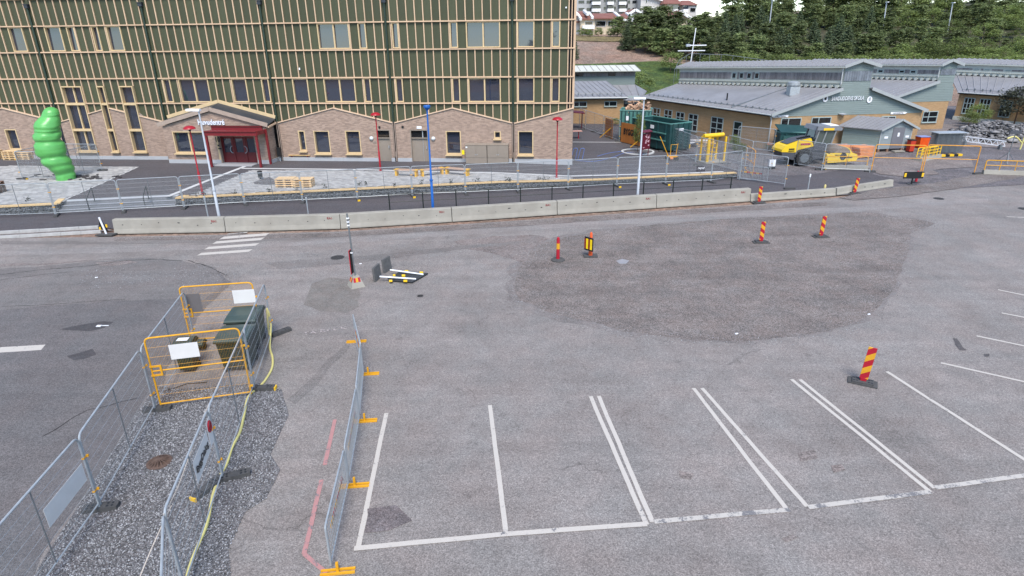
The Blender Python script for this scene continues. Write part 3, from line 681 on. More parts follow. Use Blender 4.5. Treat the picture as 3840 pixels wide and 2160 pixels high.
def gable_wall(ua, ub, va, ap, apu, opens, P, z_lo, name='brick_gable', coping=True, base=None):
    """brick wall between ua and ub whose top climbs from va to ap at apu"""
    base = base or NB
    def top(u): 
        return va+(ap-va)*((u-ua)/(apu-ua) if u <= apu else (ub-u)/(ub-apu)) if not callable(va) else va(u)
    course = 0.0775; L = 0.25
    wall = MB(); bk = MB(); z = z_lo; r = 0
    # backing with openings : strips per course, merged in tall slabs between breaks
    br = sorted(set([z_lo]+[z_ for o_ in opens for z_ in (o_[2], o_[3]) if z_lo < z_ < ap]+[min(top(ua), top(ub)), ap]))
    for z0, z1 in zip(br[:-1], br[1:]):
        n = max(1, int((z1-z0)/0.3)) if z1 > min(top(ua), top(ub))-1e-6 else 1
        for i in range(n):
            a0 = z0+(z1-z0)*i/n; a1 = z0+(z1-z0)*(i+1)/n; zm = (a0+a1)/2
            for s in wallspans(zm, ua, ub, opens, None):
                def clipu(zz):
                    # range of u where top(u) >= zz
                    if zz <= min(top(ua), top(ub)): return ua, ub
                    f = (zz-va)/(ap-va); return ua+(apu-ua)*f, ub-(ub-apu)*f
                (l0, r0), (l1, r1) = clipu(a0), clipu(a1)
                q = [(max(s[0], l0), a0), (min(s[1], r0), a0), (min(s[1], r1), a1), (max(s[0], l1), a1)]
                if q[1][0]-q[0][0] < 0.01: continue
                if q[2][0]-q[3][0] < 0.001: q = [q[0], q[1], ((q[0][0]+q[1][0])/2 if abs(apu-(ua+ub)/2) < 9 and False else min(max(apu, q[0][0]), q[1][0]), a1)]
                wall.prism([P(u_, z_, 0.0) for u_, z_ in q], fn*0.30)
    w = wall.build(name, m_mortar, base, True)
    while z < ap:
        zc = z+course/2
        for s in wallspans(zc, ua, ub, opens, None):
            u = s[0]-(0.125 if r % 2 else 0.0)
            while u < s[1]:
                a, c = max(u+0.005, s[0]), min(u+L-0.005, s[1])
                if c-a > 0.03 and top(a) > z+course and top(c) > z+course:
                    e = 0.006+random.uniform(-0.002, 0.003)
                    f = [P(a, z+0.005, 0), P(c, z+0.005, 0), P(c, z+course-0.006, 0), P(a, z+course-0.006, 0)]
                    h = [p-fn*e for p in f]
                    bk.add(f+h, [(4, 5, 6, 7), (0, 1, 5, 4), (1, 2, 6, 5), (2, 3, 7, 6), (3, 0, 4, 7)])
                u += L
        z += course; r += 1
    o = bk.build('brick_course', m_brick, w, True); o['kind'] = 'stuff'
    return w
Pf = lambda u, z, o: fp(u, z, o+0.12)
bays = [(PIPES[0]-9.32*2, PIPES[0]-9.32), (PIPES[0]-9.32, PIPES[0]), (PIPES[0], PIPES[1]), (PIPES[1], PIPES[2]), (PIPES[2], PIPES[3]), (PIPES[3], PIPES[4])]
for a, c in bays[1:]:
    mid = (a+c)/2
    if abs(a-PIPES[1]) < 0.1: continue      # the porch stands here
    gable_wall(a+0.13, c-0.13, VAL, APX, mid, OPEN, Pf, 0.0)
# half gable at the right corner
gable_wall(PIPES[4]+0.13, CORNER+0.05, VAL, APX, CORNER+0.04, OPEN, Pf, -0.05)
# copings along the slopes
def coping(u0, z0, u1, z1, o=0.12):
    b = MB(); b.bar(fp(u0, z0+0.03, o+0.0-0.08), fp(u1, z1+0.03, o-0.08), 0.34, 0.07); b.build('coping', m_cope, NB, True)
for a, c in bays[1:]:
    if abs(a-PIPES[1]) < 0.1: continue
    mid = (a+c)/2
    def seg(u0, u1):
        zz = lambda u: VAL+(APX-VAL)*(1-abs((u-mid)/(c-a)*2))
        pts = [u0]+([mid] if u0 < mid < u1 else [])+[u1]
        for p, q in zip(pts[:-1], pts[1:]): coping(p, zz(p), q, zz(q))
    cur = a+0.1
    for (ta, tc, _, _) in TALL:
        if a < ta < c: seg(cur, ta); cur = tc
    seg(cur, c-0.1)
coping(PIPES[4]+0.1, VAL, CORNER+0.1, APX)
# tall windows
for (a, c, m_, _) in TALL: window(a, c, TB, TZ+0.1, m_, trans=[4.93, fac(340, 487)[1]], off=0.12, depth=0.3)
for (a, c, z0, z1, m_) in GW: window(a, c, z0, z1, m_, off=0.12, depth=0.30, proud=0.015)
# plinth : stones between doors and pipes
def plinth(u0, u1, off, zt, name='plinth'):
    b = MB(); n = max(1, round((u1-u0)/3.0))
    for k in range(n):
        a, c = u0+(u1-u0)*k/n, u0+(u1-u0)*(k+1)/n; b = MB()
        b.bar(fp(a+0.006, zt/2-0.25, off-0.15), fp(c-0.006, zt/2-0.25, off-0.15), 0.34, zt+0.5); b.build('plinth', m_plinth, NB, True)
zs = [PIPES[0]-9.3, PIPES[0]-0.1, PORCH[0]]
plinth(-42, -29.4, 0.16, ZP); plinth(-29.1, PORCH[0], 0.16, ZP)
dr = [(PORCH[1], DOORS[0][0]), (DOORS[0][1], -1.42), (-1.2, DOORS[1][0]), (DOORS[1][1], 7.9), (8.1, CORNER+0.1)]
for a, c in dr: plinth(a, c, 0.16, ZP)
# steel doors
for k, (a, c, z0, z1) in enumerate(DOORS):
    d = MB(); zl = z1-0.62
    d.prism([fp(a, z0-0.3, -0.02), fp(c, z0-0.3, -0.02), fp(c, zl, -0.02), fp(a, zl, -0.02)], fn*0.06); D_ = d.build('door', m_taupe, NB, True)
    d = MB(); 
    for p, q in (((a, z0-.3), (a, z1)), ((c, z0-.3), (c, z1))): d.bar(fp(p[0], p[1], 0.05), fp(q[0], q[1], 0.05), 0.07, 0.2, up=fn)
    d.bar(fp(a, z1, 0.05), fp(c, z1, 0.05), 0.2, 0.07); d.bar(fp(a, zl, 0.03), fp(c, zl, 0.03), 0.15, 0.06); d.build('door_frame', m_taupe, D_, True)
    d = MB(); d.prism([fp(a+0.05, zl+0.04, -0.03), fp(c-0.05, zl+0.04, -0.03), fp(c-0.05, z1-0.05, -0.03), fp(a+0.05, z1-0.05, -0.03)], fn*0.03); d.build('fanlight', m_glassd, D_, True)
    d = MB(); d.box((0, 0, 0), (0.05, 0.06, 0.22), Matrix.Translation(fp(c-0.16, z0+1.05, 0.05)) @ Mf)
    if k == 1: d.bar(fp(c-0.42, z0-.3, 0.025), fp(c-0.42, zl, 0.025), 0.02, 0.015, up=fn); d.bar(fp(c-0.42, zl, 0.0), fp(c-0.42, z1, 0.0), 0.07, 0.05, up=fn)
    d.build('door_handle', m_galv, D_, True)
# downpipes : green above, brown below, hopper at the top
for k, u in enumerate(PIPES):
    b = MB(); b.tube([fp(u, 12.0, 0.12), fp(u, VAL+0.1, 0.12)], 0.075, 8)
    o = b.build('downpipe', m_pipeg, NB, True, smooth=True)
    b = MB(); b.box((0, 0, 0), (0.30, 0.26, 0.28), Matrix.Translation(fp(u, 12.15, 0.14)) @ Mf); b.box((0, 0, 0), (0.38, 0.32, 0.05), Matrix.Translation(fp(u, 12.28, 0.15)) @ Mf); b.build('hopper', m_slate, o, True)
    b = MB()
    for du in (-0.07, 0.07): b.tube([fp(u+du, VAL+0.12, 0.14), fp(u+du, 0.9, 0.14)], 0.042, 8)
    b.tube([fp(u+0.05, 1.3, 0.2), fp(u+0.05, 0.55, 0.2)], 0.06, 8)
    b.build('lower_downpipe', m_pipeb if k in (1, 2, 3, 4) else m_slate, o, True, smooth=True)
# wall lamps, vents, little signs on the gables
def wall_item(name, x, y, shape, mt, off=0.14):
    u, z = fac(x, y, off); b = MB(); Mw = Matrix.Translation(fp(u, z, off)) @ Mf
    if shape == 'globe': b.lathe([(0.0, -0.17), (0.09, -0.14), (0.16, -0.05), (0.17, 0.0), (0.16, 0.05), (0.09, 0.14), (0, 0.17)], 12, cap=False); b.v = [tuple(Mw @ Vector(v)) for v in b.v]
    elif shape == 'vent': b.tube([(0, 0.02, 0), (0, -0.05, 0)], 0.09, 12); b.v = [tuple(Mw @ Vector(v)) for v in b.v]
    else: b.box((0, 0, 0), (shape[0], 0.03, shape[1]), Mw)
    b.build(name, mt, NB, True, smooth=shape == 'globe')
m_globe = mat('opal_globe', (0.55, 0.58, 0.58), 0.3)
wall_item('wall_lamp', 1393, 519, 'globe', m_globe); wall_item('wall_lamp', 1625, 520, 'globe', m_globe)
wall_item('vent', 1423, 477, 'vent', m_black); wall_item('vent', 1510, 476, 'vent', m_black)
wall_item('small_sign', 1572, 478, (0.38, 0.19), m_whitep); wall_item('small_sign', 1404, 533, (0.22, 0.14), m_taupe); wall_item('camera', 1123, 258, (0.10, 0.16), m_whitep, 0.12); wall_item('camera', 2123, 28, (0.1, 0.1), m_whitep, 0.12)
# ---- entrance porch
PO = 1.50
pu0, pu1 = fu(636, 600, PO), fu(1014, 605, PO); pm_ = fu(784, 415, PO); zap = fac(784, 418, PO)[1]; zva = fac(602, 474, PO)[1]; zvb = fac(1003, 474, PO)[1]
zva = (zva+zvb)/2
du0, du1 = fu(835, 560, PO-0.35), fu(967, 560, PO-0.35); dzt = fac(900, 509, PO-0.35)[1]
pw = (fu(662, 577, PO), fu(777, 577, PO), fac(720, 574, PO)[1], fac(720, 493, PO)[1])
Pp = lambda u, z, o: fp(u, z, o+PO)
gable_wall(pu0, pu1, zva, zap, (pu0+pu1)/2, [pw, (du0, du1, 0, dzt)], Pp, 0.0, name='porch_gable')
window(*pw, 1, off=PO, depth=0.28, proud=0.015)
b = MB()
for u in (pu0+0.15, pu1-0.15):
    A, B = fp(u, 2.0, PO-0.31), fp(u, 2.0, 0.1); b.bar(A+Vector((0, 0, zva/2-2.0)), B+Vector((0, 0, zva/2-2.0)), 0.3, zva)
b.build('porch_side_wall', m_mortar, NB, True)
bk = MB()
for u, sg in ((pu1, 1), (pu0, -1)):      # bricks on the return walls
    z = 0.0; r = 0
    while z < zva-0.08:
        q = 0.1-(0.125 if r % 2 else 0)
        while q < PO:
            a, c = max(q+.005, 0.1), min(q+.245, PO)
            if c-a > .03:
                f = [fp(u, z+.005, c), fp(u, z+.005, a), fp(u, z+.071, a), fp(u, z+.071, c)]; h = [p+fd*(sg*0.007) for p in f]
                bk.add(f+h, [(4, 5, 6, 7), (0, 1, 5, 4), (1, 2, 6, 5), (2, 3, 7, 6), (3, 0, 4, 7)])
            q += .25
        z += .0775; r += 1
o = bk.build('brick_course', m_brick, NB, True); o['kind'] = 'stuff'
# porch roof: dark sheet, front verge and back upstand in wood
um = (pu0+pu1)/2
zr = zap+0.10
for (ua, za, ub_, zb) in ((pu0-0.30, zva+0.02, um, zr), (um, zr, pu1+0.30, zva+0.02)):
    b = MB(); b.prism([fp(ua, za+0.12, PO+0.16), fp(ub_, zb+0.12, PO+0.16), fp(ub_, zb+0.12+0.30, 0.1), fp(ua, za+0.12+0.30, 0.1)], (0, 0, -0.06)); b.build('porch_roof', m_slate, NB, True)
    b = MB(); b.bar(fp(ua, za+0.10, PO+0.17), fp(ub_, zb+0.10, PO+0.17), 0.06, 0.30); b.build('verge_board', m_cope if False else mat('verge_taupe', (0.33, 0.26, 0.21), 0.6), NB, True)
    b = MB(); b.bar(fp(ua, za+0.50, 0.16), fp(ub_, zb+0.50, 0.16), 0.08, 0.30); b.build('upstand_board', m_casing, NB, True)
b = MB(); b.bar(fp(pu1+0.28, zva-0.02, PO+0.1), fp(pu1+0.28, zva+0.1, 0.15), 0.12, 0.12); b.build('gutter', m_cope, NB, True)
plinth(pu0-0.03, du0-0.05, PO+0.04, fac(720, 598, PO)[1]); plinth(du1+0.05, pu1+0.03, PO+0.04, fac(1000, 600, PO)[1])
b = MB(); b.bar(fp(pu1+0.0, 0.3, PO-0.14), fp(pu1+0.0, 0.3, 0.2), 0.12, 1.0); b.build('plinth', m_plinth, NB, True)
# entrance doors
zd = 0.52; o_ = PO-0.35
D_ = MB(); zt = dzt
third = (du1-du0)/3
for k in range(4): D_.bar(fp(du0+third*k, zd, o_), fp(du0+third*k, zt, o_), 0.10, 0.10, up=fn)
D_.bar(fp(du0, zt-0.05, o_), fp(du1, zt-0.05, o_), 0.1, 0.14)
D_ = D_.build('door_frame', m_doorred, NB, True)
for k in range(3):
    a, c = du0+third*k+0.05, du0+third*(k+1)-0.05
    b = MB(); b.prism([fp(a, zd, o_-0.01), fp(c, zd, o_-0.01), fp(c, zd+0.82, o_-0.01), fp(a, zd+0.82, o_-0.01)], fn*0.05)
    for uu in (a+0.06, c-0.06): b.bar(fp(uu, zd+.8, o_-0.02), fp(uu, zt-.1, o_-0.02), 0.12, 0.05, up=fn)
    b.bar(fp(a, zt-0.16, o_-0.02), fp(c, zt-0.16, o_-0.02), 0.05, 0.12)
    dl = b.build('door', m_doorred, NB, True)
    b = MB(); b.prism([fp(a+.1, zd+0.8, o_-0.05), fp(c-.1, zd+0.8, o_-0.05), fp(c-.1, zt-.2, o_-0.05), fp(a+.1, zt-.2, o_-0.05)], fn*0.02); b.build('pane', m_glass, dl, True)
    if k in (0, 1):
        b = MB(); cu = c-0.03 if k == 0 else c-0.05; sg = 1 if k == 1 else 1
        b.tube([fp(cu+0.22*math.cos(t), zd+1.05+0.27*math.sin(t), o_+0.07) for t in [PI*(0.5+i/10*1.0) if k == 0 else PI*(-0.5+i/10) for i in range(11)]], 0.025, 6); b.build('door_handle', m_galv, dl, True, smooth=True)
b = MB(); b.bar(fp(du0-0.12, zd-0.05, o_+0.22), fp(du0-0.12, zt+0.05, o_+0.22), 0.14, 0.3, up=fn); b.build('door_jamb', m_casing, NB, True)
b = MB(); b.prism([fp(du0+0.05, zd-0.02, o_+0.02), fp(du1, zd-0.02, o_+0.02), fp(du1+0.1, zd+0.02, PO+1.2), fp(du0-0.5, zd+0.02, PO+1.2)], (0, 0, 0.05)); b.build('door_mat', mat('steel_grating', (0.33, 0.33, 0.34), 0.6, 0.15, 30), NB, True)
# red canopy
ca, cb = fu(770, 520, PO+1.5), fu(965, 520, PO+1.5); 
zc0 = fac(865, 509, PO+1.5)[1]; zkb, zkt = fac(888, 487, PO+0.12)[1], fac(888, 474, PO+0.12)[1]
m_can = mat('canopy_red', (0.17, 0.016, 0.020), 0.4, 0.08, 3)
b = MB(); b.bar(fp(ca, zc0+0.16, PO+1.5), fp(cb, zc0+0.16, PO+1.5), 0.10, 0.32); b.bar(fp(ca, zc0+0.33, PO+1.54), fp(cb, zc0+0.33, PO+1.54), 0.2, 0.05); b.build('canopy_fascia', m_can, NB, True)
b = MB(); b.prism([fp(ca, zc0+0.34, PO+1.45), fp(cb, zc0+0.34, PO+1.45), fp(cb, zkb+.02, PO+0.02), fp(ca, zkb+.02, PO+0.02)], (0, 0, -0.05)); b.build('canopy_roof', m_can, NB, True)
b = MB(); u0c, u1c = fu(793, 480, PO+0.1), fu(983, 480, PO+0.1)
b.bar(fp(u0c, (zkb+zkt)/2, PO+0.10), fp(u1c, (zkb+zkt)/2, PO+0.10), 0.12, zkt-zkb+.1); b.bar(fp(u0c, zkt+.03, PO+0.14), fp(u1c, zkt+.03, PO+0.14), 0.2, 0.04); b.build('canopy_back', m_can, NB, True)
b = MB(); 
for q in (ca, cb): b.bar(fp(q, zc0+0.17, PO+1.5), fp(q, zkb-.1, PO+0.02), 0.10, 0.28)
b.build('canopy_side', m_can, NB, True)
for (q, o2) in ((ca+0.06, PO+1.42), (cb-0.10, PO+1.42), (cb+0.05, PO+0.1)):
    b = MB(); b.bar(fp(q, 0.45, o2), fp(q, zc0+0.3, o2), 0.15, 0.15, up=fn); b.build('canopy_post', m_can, NB, True)
# lettering
Ml = Matrix.Translation(fp((fu(735, 458, PO)+fu(852, 458, PO))/2, fac(790, 467, PO)[1], PO+0.04)) @ Matrix((fd, (0, 0, 1), -fn)).transposed().to_4x4()
o = text_mb('Huvudentré', 0.56, 0.06, Ml, bold=0.02, xs=0.80).build('lettering', mat('white_letter', (0.66, 0.70, 0.76), 0.45), NB, True)
u10, z10 = fac(817, 532, PO); Ml = Matrix.Translation(fp(u10, z10, PO+0.01)) @ Matrix((fd, (0, 0, 1), -fn)).transposed().to_4x4()
text_mb('10', 0.55, 0.03, Ml, bold=0.015, xs=0.8).build('house_number', m_black, NB, True)
b = MB(); b.box((0, 0, 0), (0.26, 0.03, 0.11), Matrix.Translation(fp(u10+0.08, z10-0.52, PO+0.02)) @ Mf); b.box((0, 0, 0), (0.14, 0.03, 0.14), Matrix.Translation(fp(u10, z10-0.28, PO+0.02)) @ Mf); b.build('small_sign', m_black, NB, True)
b = MB(); 
for k in range(9): b.bar(fp(UL, ZTOP, 0.1), fp(CORNER+0.1, ZTOP, 0.1), 0.3, 0.12)
b = MB(); b.bar(fp(UL, ZTOP+0.05, -8), fp(CORNER+0.1, ZTOP+0.05, -8), 16.4, 0.14); b.build('roof', m_slate, NB, True)
# ================================================================ STONE BASKET WALL, STEPS, PAVING
m_gab = mat('gabion_stone', (0.10, 0.105, 0.11), 0.85, 0.2, 9, island=0.6)
def gabion(name, lab, u0, u1, s_of=0.0, boards=3.6):
    t = thing(name, lab, 'stone wall', gpt(u0, 0))
    top = lambda u: max(zpl(gpt(u, 0).x), 0.34)-0.02
    b = MB(); n = max(1, int((u1-u0)/1.5))
    for k in range(n):
        a, c = u0+(u1-u0)*k/n, u0+(u1-u0)*(k+1)/n
        p = [gpt(a, .06), gpt(c, .06), gpt(c, .42), gpt(a, .42)]; za, zc = top(a)-.04, top(c)-.04
        b.add([(q.x, q.y, -0.1) for q in p]+[(q.x, q.y, z) for q, z in zip(p, (za, zc, zc, za))], [(0, 1, 5, 4), (1, 2, 6, 5), (2, 3, 7, 6), (3, 0, 4, 7), (4, 5, 6, 7)])
    b.build('core', m_black, t, True)
    r = np.random.default_rng(int(abs(u0)*10)+2); pos = []; sz = []
    N = int((u1-u0)*105)
    for k in range(N):
        u = r.uniform(u0+.03, u1-.03); z = r.uniform(0.02, top(u)-0.05); p = gpt(u, 0.06+r.uniform(-.02, .04)); pos.append((p.x, p.y, z)); sz.append(r.uniform(0.045, 0.09))
    stones('stone_fill', pos, sz, m_gab, parent=t, flat=0.85, seed=int(abs(u0)*7)+1)
    b = MB()
    u = u0
    while u <= u1: b.tube([gpt(u, -.035, 0), gpt(u, -.035, top(u))], 0.004, 4, cap=False); u += 0.2
    for k in range(1, 4): b.tube([gpt(u0, -.035, top(u0)*k/4), gpt(u1, -.035, top(u1)*k/4)], 0.004, 4, cap=False)
    o = b.build('wire_basket', m_galvd, t, True); o['kind'] = 'stuff'
    n = max(1, round((u1-u0)/boards))
    for k in range(n):
        a, c = u0+(u1-u0)*k/n+.006, u0+(u1-u0)*(k+1)/n-.006
        for s in (0.06, 0.26):
            b = MB(); b.bar(gpt(a, s, top(a)+.03), gpt(c, s, top(c)+.03), 0.185, 0.06); b.build('bench_board', m_board, t, True)
    return t
US0, US1 = gus(*G(204, 808)[:2])[0], gus(*G(664, 773)[:2])[0]
GR = gabion('gabion_wall', 'long low wall of caged dark stones topped by pale boards right of the steps', 0.05, U_END)
GL = gabion('gabion_wall', 'short low wall of caged dark stones topped by boards at the left picture edge', -26, US0)
# board returns beside the steps
for t, u, p in ((GL, US0, (238, 748)), (GR, 0.1, (695, 735))):
    q = G(*p, 0.5); a = gpt(u, 0.15, 0.5)
    for s in (0.0, 0.2):
        o = Vector((s if t is GR else -s, 0, 0)); b = MB(); b.bar(a+o+Vector((0, 0, .035)), q+o+Vector((0, 0, .035)), 0.185, 0.06); b.build('bench_board', m_board, t, True)
    b = MB(); b.prism([gpt(u, 0.1, -.1), q+Vector((0, 0, -.6)), q+Vector((0, 0, -.05)), gpt(u, .1, .45)], gdir*(-0.1 if t is GR else .1)*-1); b.build('return_wall', m_gab, t, True)
m_step = mat('step_concrete', (0.16, 0.165, 0.175), 0.8, 0.08, 3, 0.2, 40)
m_nose = mat('step_nosing', (0.42, 0.44, 0.46), 0.5, 0.1, 12)
ST = thing('steps', 'wide flight of grey steps with bright nosings up to the forecourt', 'steps', gpt((US0+0)/2, 0))
for k in range(3):
    z0 = 0.17*k; s0 = -0.02+0.40*k
    b = MB(); n = 4
    for i in range(n):
        a, c = US0+(0-US0)*i/n, US0+(0-US0)*(i+1)/n
        b = MB(); P = [gpt(a+.004, s0), gpt(c-.004, s0), gpt(c-.004, s0+0.62), gpt(a+.004, s0+.62)]
        b.prism([(p.x, p.y, z0-.02) for p in P], (0, 0, 0.17)); b.build('step_block', m_step, ST, True)
    b = MB(); b.bar(gpt(US0, s0+.05, z0+.156), gpt(0, s0+.05, z0+.156), 0.10, 0.012); b.build('nosing', m_nose, ST, True)
b = MB(); P = [gpt(US0, 0.9), gpt(0, .9), gpt(0, 1.25), gpt(US0, 1.25)]; b.prism([(p.x, p.y, .3) for p in P], (0, 0, .20)); b.build('landing', m_nose, ST, True)
m_rail = mat('dark_green_rail', (0.012, 0.018, 0.016), 0.45, 0.1)
for (bt, tp, fb, ft, lab) in (((356, 755), (345, 702), (337, 791), (317, 747), 'black handrail on the steps, the left one'), ((558, 746), (548, 696), (546, 779), (530, 740), 'black handrail on the steps, the right one')):
    A = G(bt[0], bt[1], .52); zt = HT(A, *tp); B = G(fb[0], fb[1], .02); zb_ = HT(B, *ft)
    h = thing('handrail', lab, 'handrail', (A.x, A.y, 0.0)); b = MB()
    b.tube(rounded_path([A, (A.x, A.y, zt), (B.x, B.y, zb_), (B.x, B.y, 0.02)], .06), 0.025, 6); b.build('rail', m_rail, h, True, smooth=True)
    b = MB(); b.box((0, 0, .53-0), (0.12, 0.12, 0.02)); b.build('base_plate', m_rail, h)
# paving of separate setts, laid with real joints
m_pavel = mat('pale_sett', (0.33, 0.325, 0.315), 0.85, 0.10, 3, 0.2, 40, island=0.24)
m_joint = mat('sett_joint', (0.16, 0.155, 0.15), 0.95, 0.1, 8)
def paving(name, outline, sx, sy, ang):
    sheet(name, outline, m_joint, 0.008, conform=True)
    o0 = outline; cx = sum(p.x for p in o0)/len(o0); cy = sum(p.y for p in o0)/len(o0)
    ca, sa = math.cos(ang), math.sin(ang); b = MB(); R_ = 40; n = 0
    for j in range(int(-R_/sy), int(R_/sy)):
        for i in range(int(-R_/sx), int(R_/sx)):
            lx = (i+(0.5 if j % 2 else 0))*sx; ly = j*sy; x = cx+lx*ca-ly*sa; y = cy+lx*sa+ly*ca
            if not inside((x, y), o0): continue
            hx, hy = sx/2-.009, sy/2-.009; z = zg(x, y)+0.008+random.uniform(0.010, 0.020)
            c4 = [(x+a*hx*ca-d*hy*sa, y+a*hx*sa+d*hy*ca) for a, d in ((-1, -1), (1, -1), (1, 1), (-1, 1))]
            b.add([(p[0], p[1], z-0.02) for p in c4]+[(p[0], p[1], z) for p in c4], [(4, 5, 6, 7), (0, 1, 5, 4), (1, 2, 6, 5), (2, 3, 7, 6), (3, 0, 4, 7)]); n += 1
    o = b.build('sett', m_pavel); o['kind'] = 'stuff'; return o
L1 = [at(0, 623), at(517, 626), at(238, 752), gpt(US0+0.1, .5), gpt(-26, .5), Vector((-52, 47, 0))]
paving('left_paving', L1, 0.42, 0.28, FYAW)
L2 = [gpt(0.9, 0.6), at(706, 738), at(948, 638), at(1320, 641), at(1770, 649), at(2136, 664), at(2154, 676), gpt(gus(*at(2154, 676)[:2])[0], .5)]
paving('right_paving', L2, 0.30, 0.21, FYAW)
# white stone strips across the plaza
def strip(pa_, w, name='white_strip'):
    for a, c in zip(pa_[:-1], pa_[1:]):
        A, B = at(*a), at(*c); d = (B-A); d.z = 0; d.normalize(); n_ = Vector((-d.y, d.x, 0))*w/2
        sheet(name, [A-n_, B-n_, B+n_, A+n_], mat('white_stone', (0.50, 0.50, 0.49), 0.8, 0.06, 2), 0.016, conform=True)
strip([(930, 620), (760, 685), (628, 738)], 0.34); strip([(903, 632), (1320, 636), (1772, 647), (2140, 661), (2420, 653), (2712, 644)], 0.32)
strip([(2147, 533), (2330, 534)], 0.2)
strip([(517, 627), (238, 752)], 0.12)
sheet('planting_bed', pa([(1010, 665), (950, 685), (955, 692), (1000, 695), (1060, 692)]), m_bed, 0.036, conform=True)
# ================================================================ LAMPS, MASTS, POSTS
def lamp_red(lab, P, h):
    t = thing('street_lamp', lab, 'street lamp', P, group='red mushroom lamps of the forecourt')
    b = MB(); b.tube([(0, 0, 0), (0, 0, h*0.33), (0, 0, h*.34), (0, 0, h-0.35)], [0.07, 0.07, 0.045, 0.042], 10); b.build('post', m_redc, t, smooth=True)
    b = MB(); b.lathe([(0.05, h-0.36), (0.08, h-.3), (0.16, h-.2), (0.15, h-.19)], 14); b.build('lamp_holder', m_black, t, smooth=True)
    b = MB(); b.lathe([(0.02, h-.02), (0.20, h-.05), (0.32, h-.12), (0.37, h-.21), (0.35, h-.22), (0.02, h-.18)], 18, cap=False); b.build('lamp_shade', m_redc, t, smooth=True)
    b = MB(); b.lathe([(0.12, -.01), (0.12, 0.02), (0.09, 0.03)], 12); b.build('base_plate', m_redc, t)
    return t
for (bp, tp, lab) in (((760, 728), (704, 470), 'red mushroom lamp at the head of the steps, left of the entrance canopy'), ((1427, 640), (1407, 420), 'red mushroom lamp in front of the left steel door'), ((2087, 667), (2087, 437), 'red mushroom lamp nearest the right corner of the new building')):
    P = at(*bp); lamp_red(lab, P, HT(P, *tp)-P.z)
def mast(lab, P, h, mt, side, head='flat', grp=None):
    t = thing('light_mast', lab, 'light mast', P, group=grp)
    b = MB(); b.tube([(0, 0, 0), (0, 0, h*.33), (0, 0, h*.335), (0, 0, h)], [0.082, .076, .055, .042], 10); b.build('post', mt, t, smooth=True)
    b = MB(); b.lathe([(.1, h*.325), (.1, h*.34)], 10); b.build('collar', m_pole if mt is m_pole else mt, t)
    b = MB()
    if head == 'flat':
        s = side; b.prism([(0.08*s, -.13, h), (-0.62*s, -.12, h+.02), (-.62*s, .12, h+.02), (.08*s, .13, h)] if s > 0 else [(0.08*s, .13, h), (-0.62*s, .12, h+.02), (-.62*s, -.12, h+.02), (.08*s, -.13, h)], (0, 0, 0.10))
    else: b.lathe([(.05, h-.3), (.07, h-.24), (.19, h-.1), (.20, h-.02), (.17, h+.02), (.01, h+.04)], 14)
    b.build('lamp_head', m_whitep if head == 'flat' else mt, t)
    return t
def behind(xp, yp, back): 
    P = G(xp, yp); d = P.normalized(); 
    return P
def mastat(px_, ytop, ybase, lab, mt, side, head, xtop):
    P = G(px_, ybase); mast(lab, P, HT(P, xtop, ytop), mt, side, head)
mastat(829, 417, 850, 'tall grey light mast in front of the entrance lettering', m_pole, 1, 'flat', 740)
mastat(1625, 396, 806, 'bright blue mast standing behind the concrete blocks', m_blue, 1, 'round', 1600)
mastat(2389, 372, 765, 'tall grey light mast beside the dark red information board', m_pole, 1, 'flat', 2415)
for (bp, tp, lab) in (((1160, 830), (1157, 738), 'thin grey post behind the second concrete block from the left'), ((788, 850), (772, 735), 'thin grey post beside the left light mast'), ((3027, 725), (3036, 652), 'grey post with white cap behind the low concrete block')):
    P = G(*bp); h = HT(P, *tp); t = thing('post', lab, 'post', P)
    b = MB(); b.tube([(0, 0, 0), (0, 0, h-.18)], 0.035, 8); b.build('tube', m_galv, t, smooth=True); b = MB(); b.tube([(0, 0, h-.2), (0, 0, h-.02), (0, 0, h)], [.05, .05, .03], 8); b.build('cap', m_whitep if 'white' in lab else m_galv, t)
P = G(3090, 722); t = thing('bollard', 'small pale yellow bollard behind the low concrete block', 'bollard', P); b = MB(); b.lathe([(.07, 0), (.07, .45), (.05, .52), (.01, .54)], 10); b.build('body', mat('pale_yellow', (.6, .5, .2), .5), t, smooth=True); b = MB(); b.lathe([(.1, 0), (.1, .03)], 10); b.build('foot', m_rubber, t)
# black pedestrian railing
RL = [(1463, 793), (1587, 787), (1711, 781), (1833, 774), (1953, 767), (2071, 761), (2186, 755), (2299, 748), (2412, 741), (2523, 735), (2631, 729), (2737, 723)]
P0, P1 = G(1463, 793), G(2737, 723); t = thing('railing', 'long black two-rail railing behind the concrete blocks', 'railing', P0)
b0 = None
for k in range(12):
    p = P0.lerp(P1, k/11); 
    if b0 is None: b = MB(); b.box((0, 0, .53), (.06, .06, 1.06)); b.box((0, 0, .01), (.16, .16, .02)); b0 = b.build('post', m_rail, t)
    else: inst('post', b0.data, t, p, world=True)
for z in (1.03, 0.56):
    b = MB(); b.tube([P0+Vector((-.1, 0, z)), P1+Vector((.1, 0, z))], .024 if z > 1 else .018, 6); b.build('rail', m_rail, t, True)
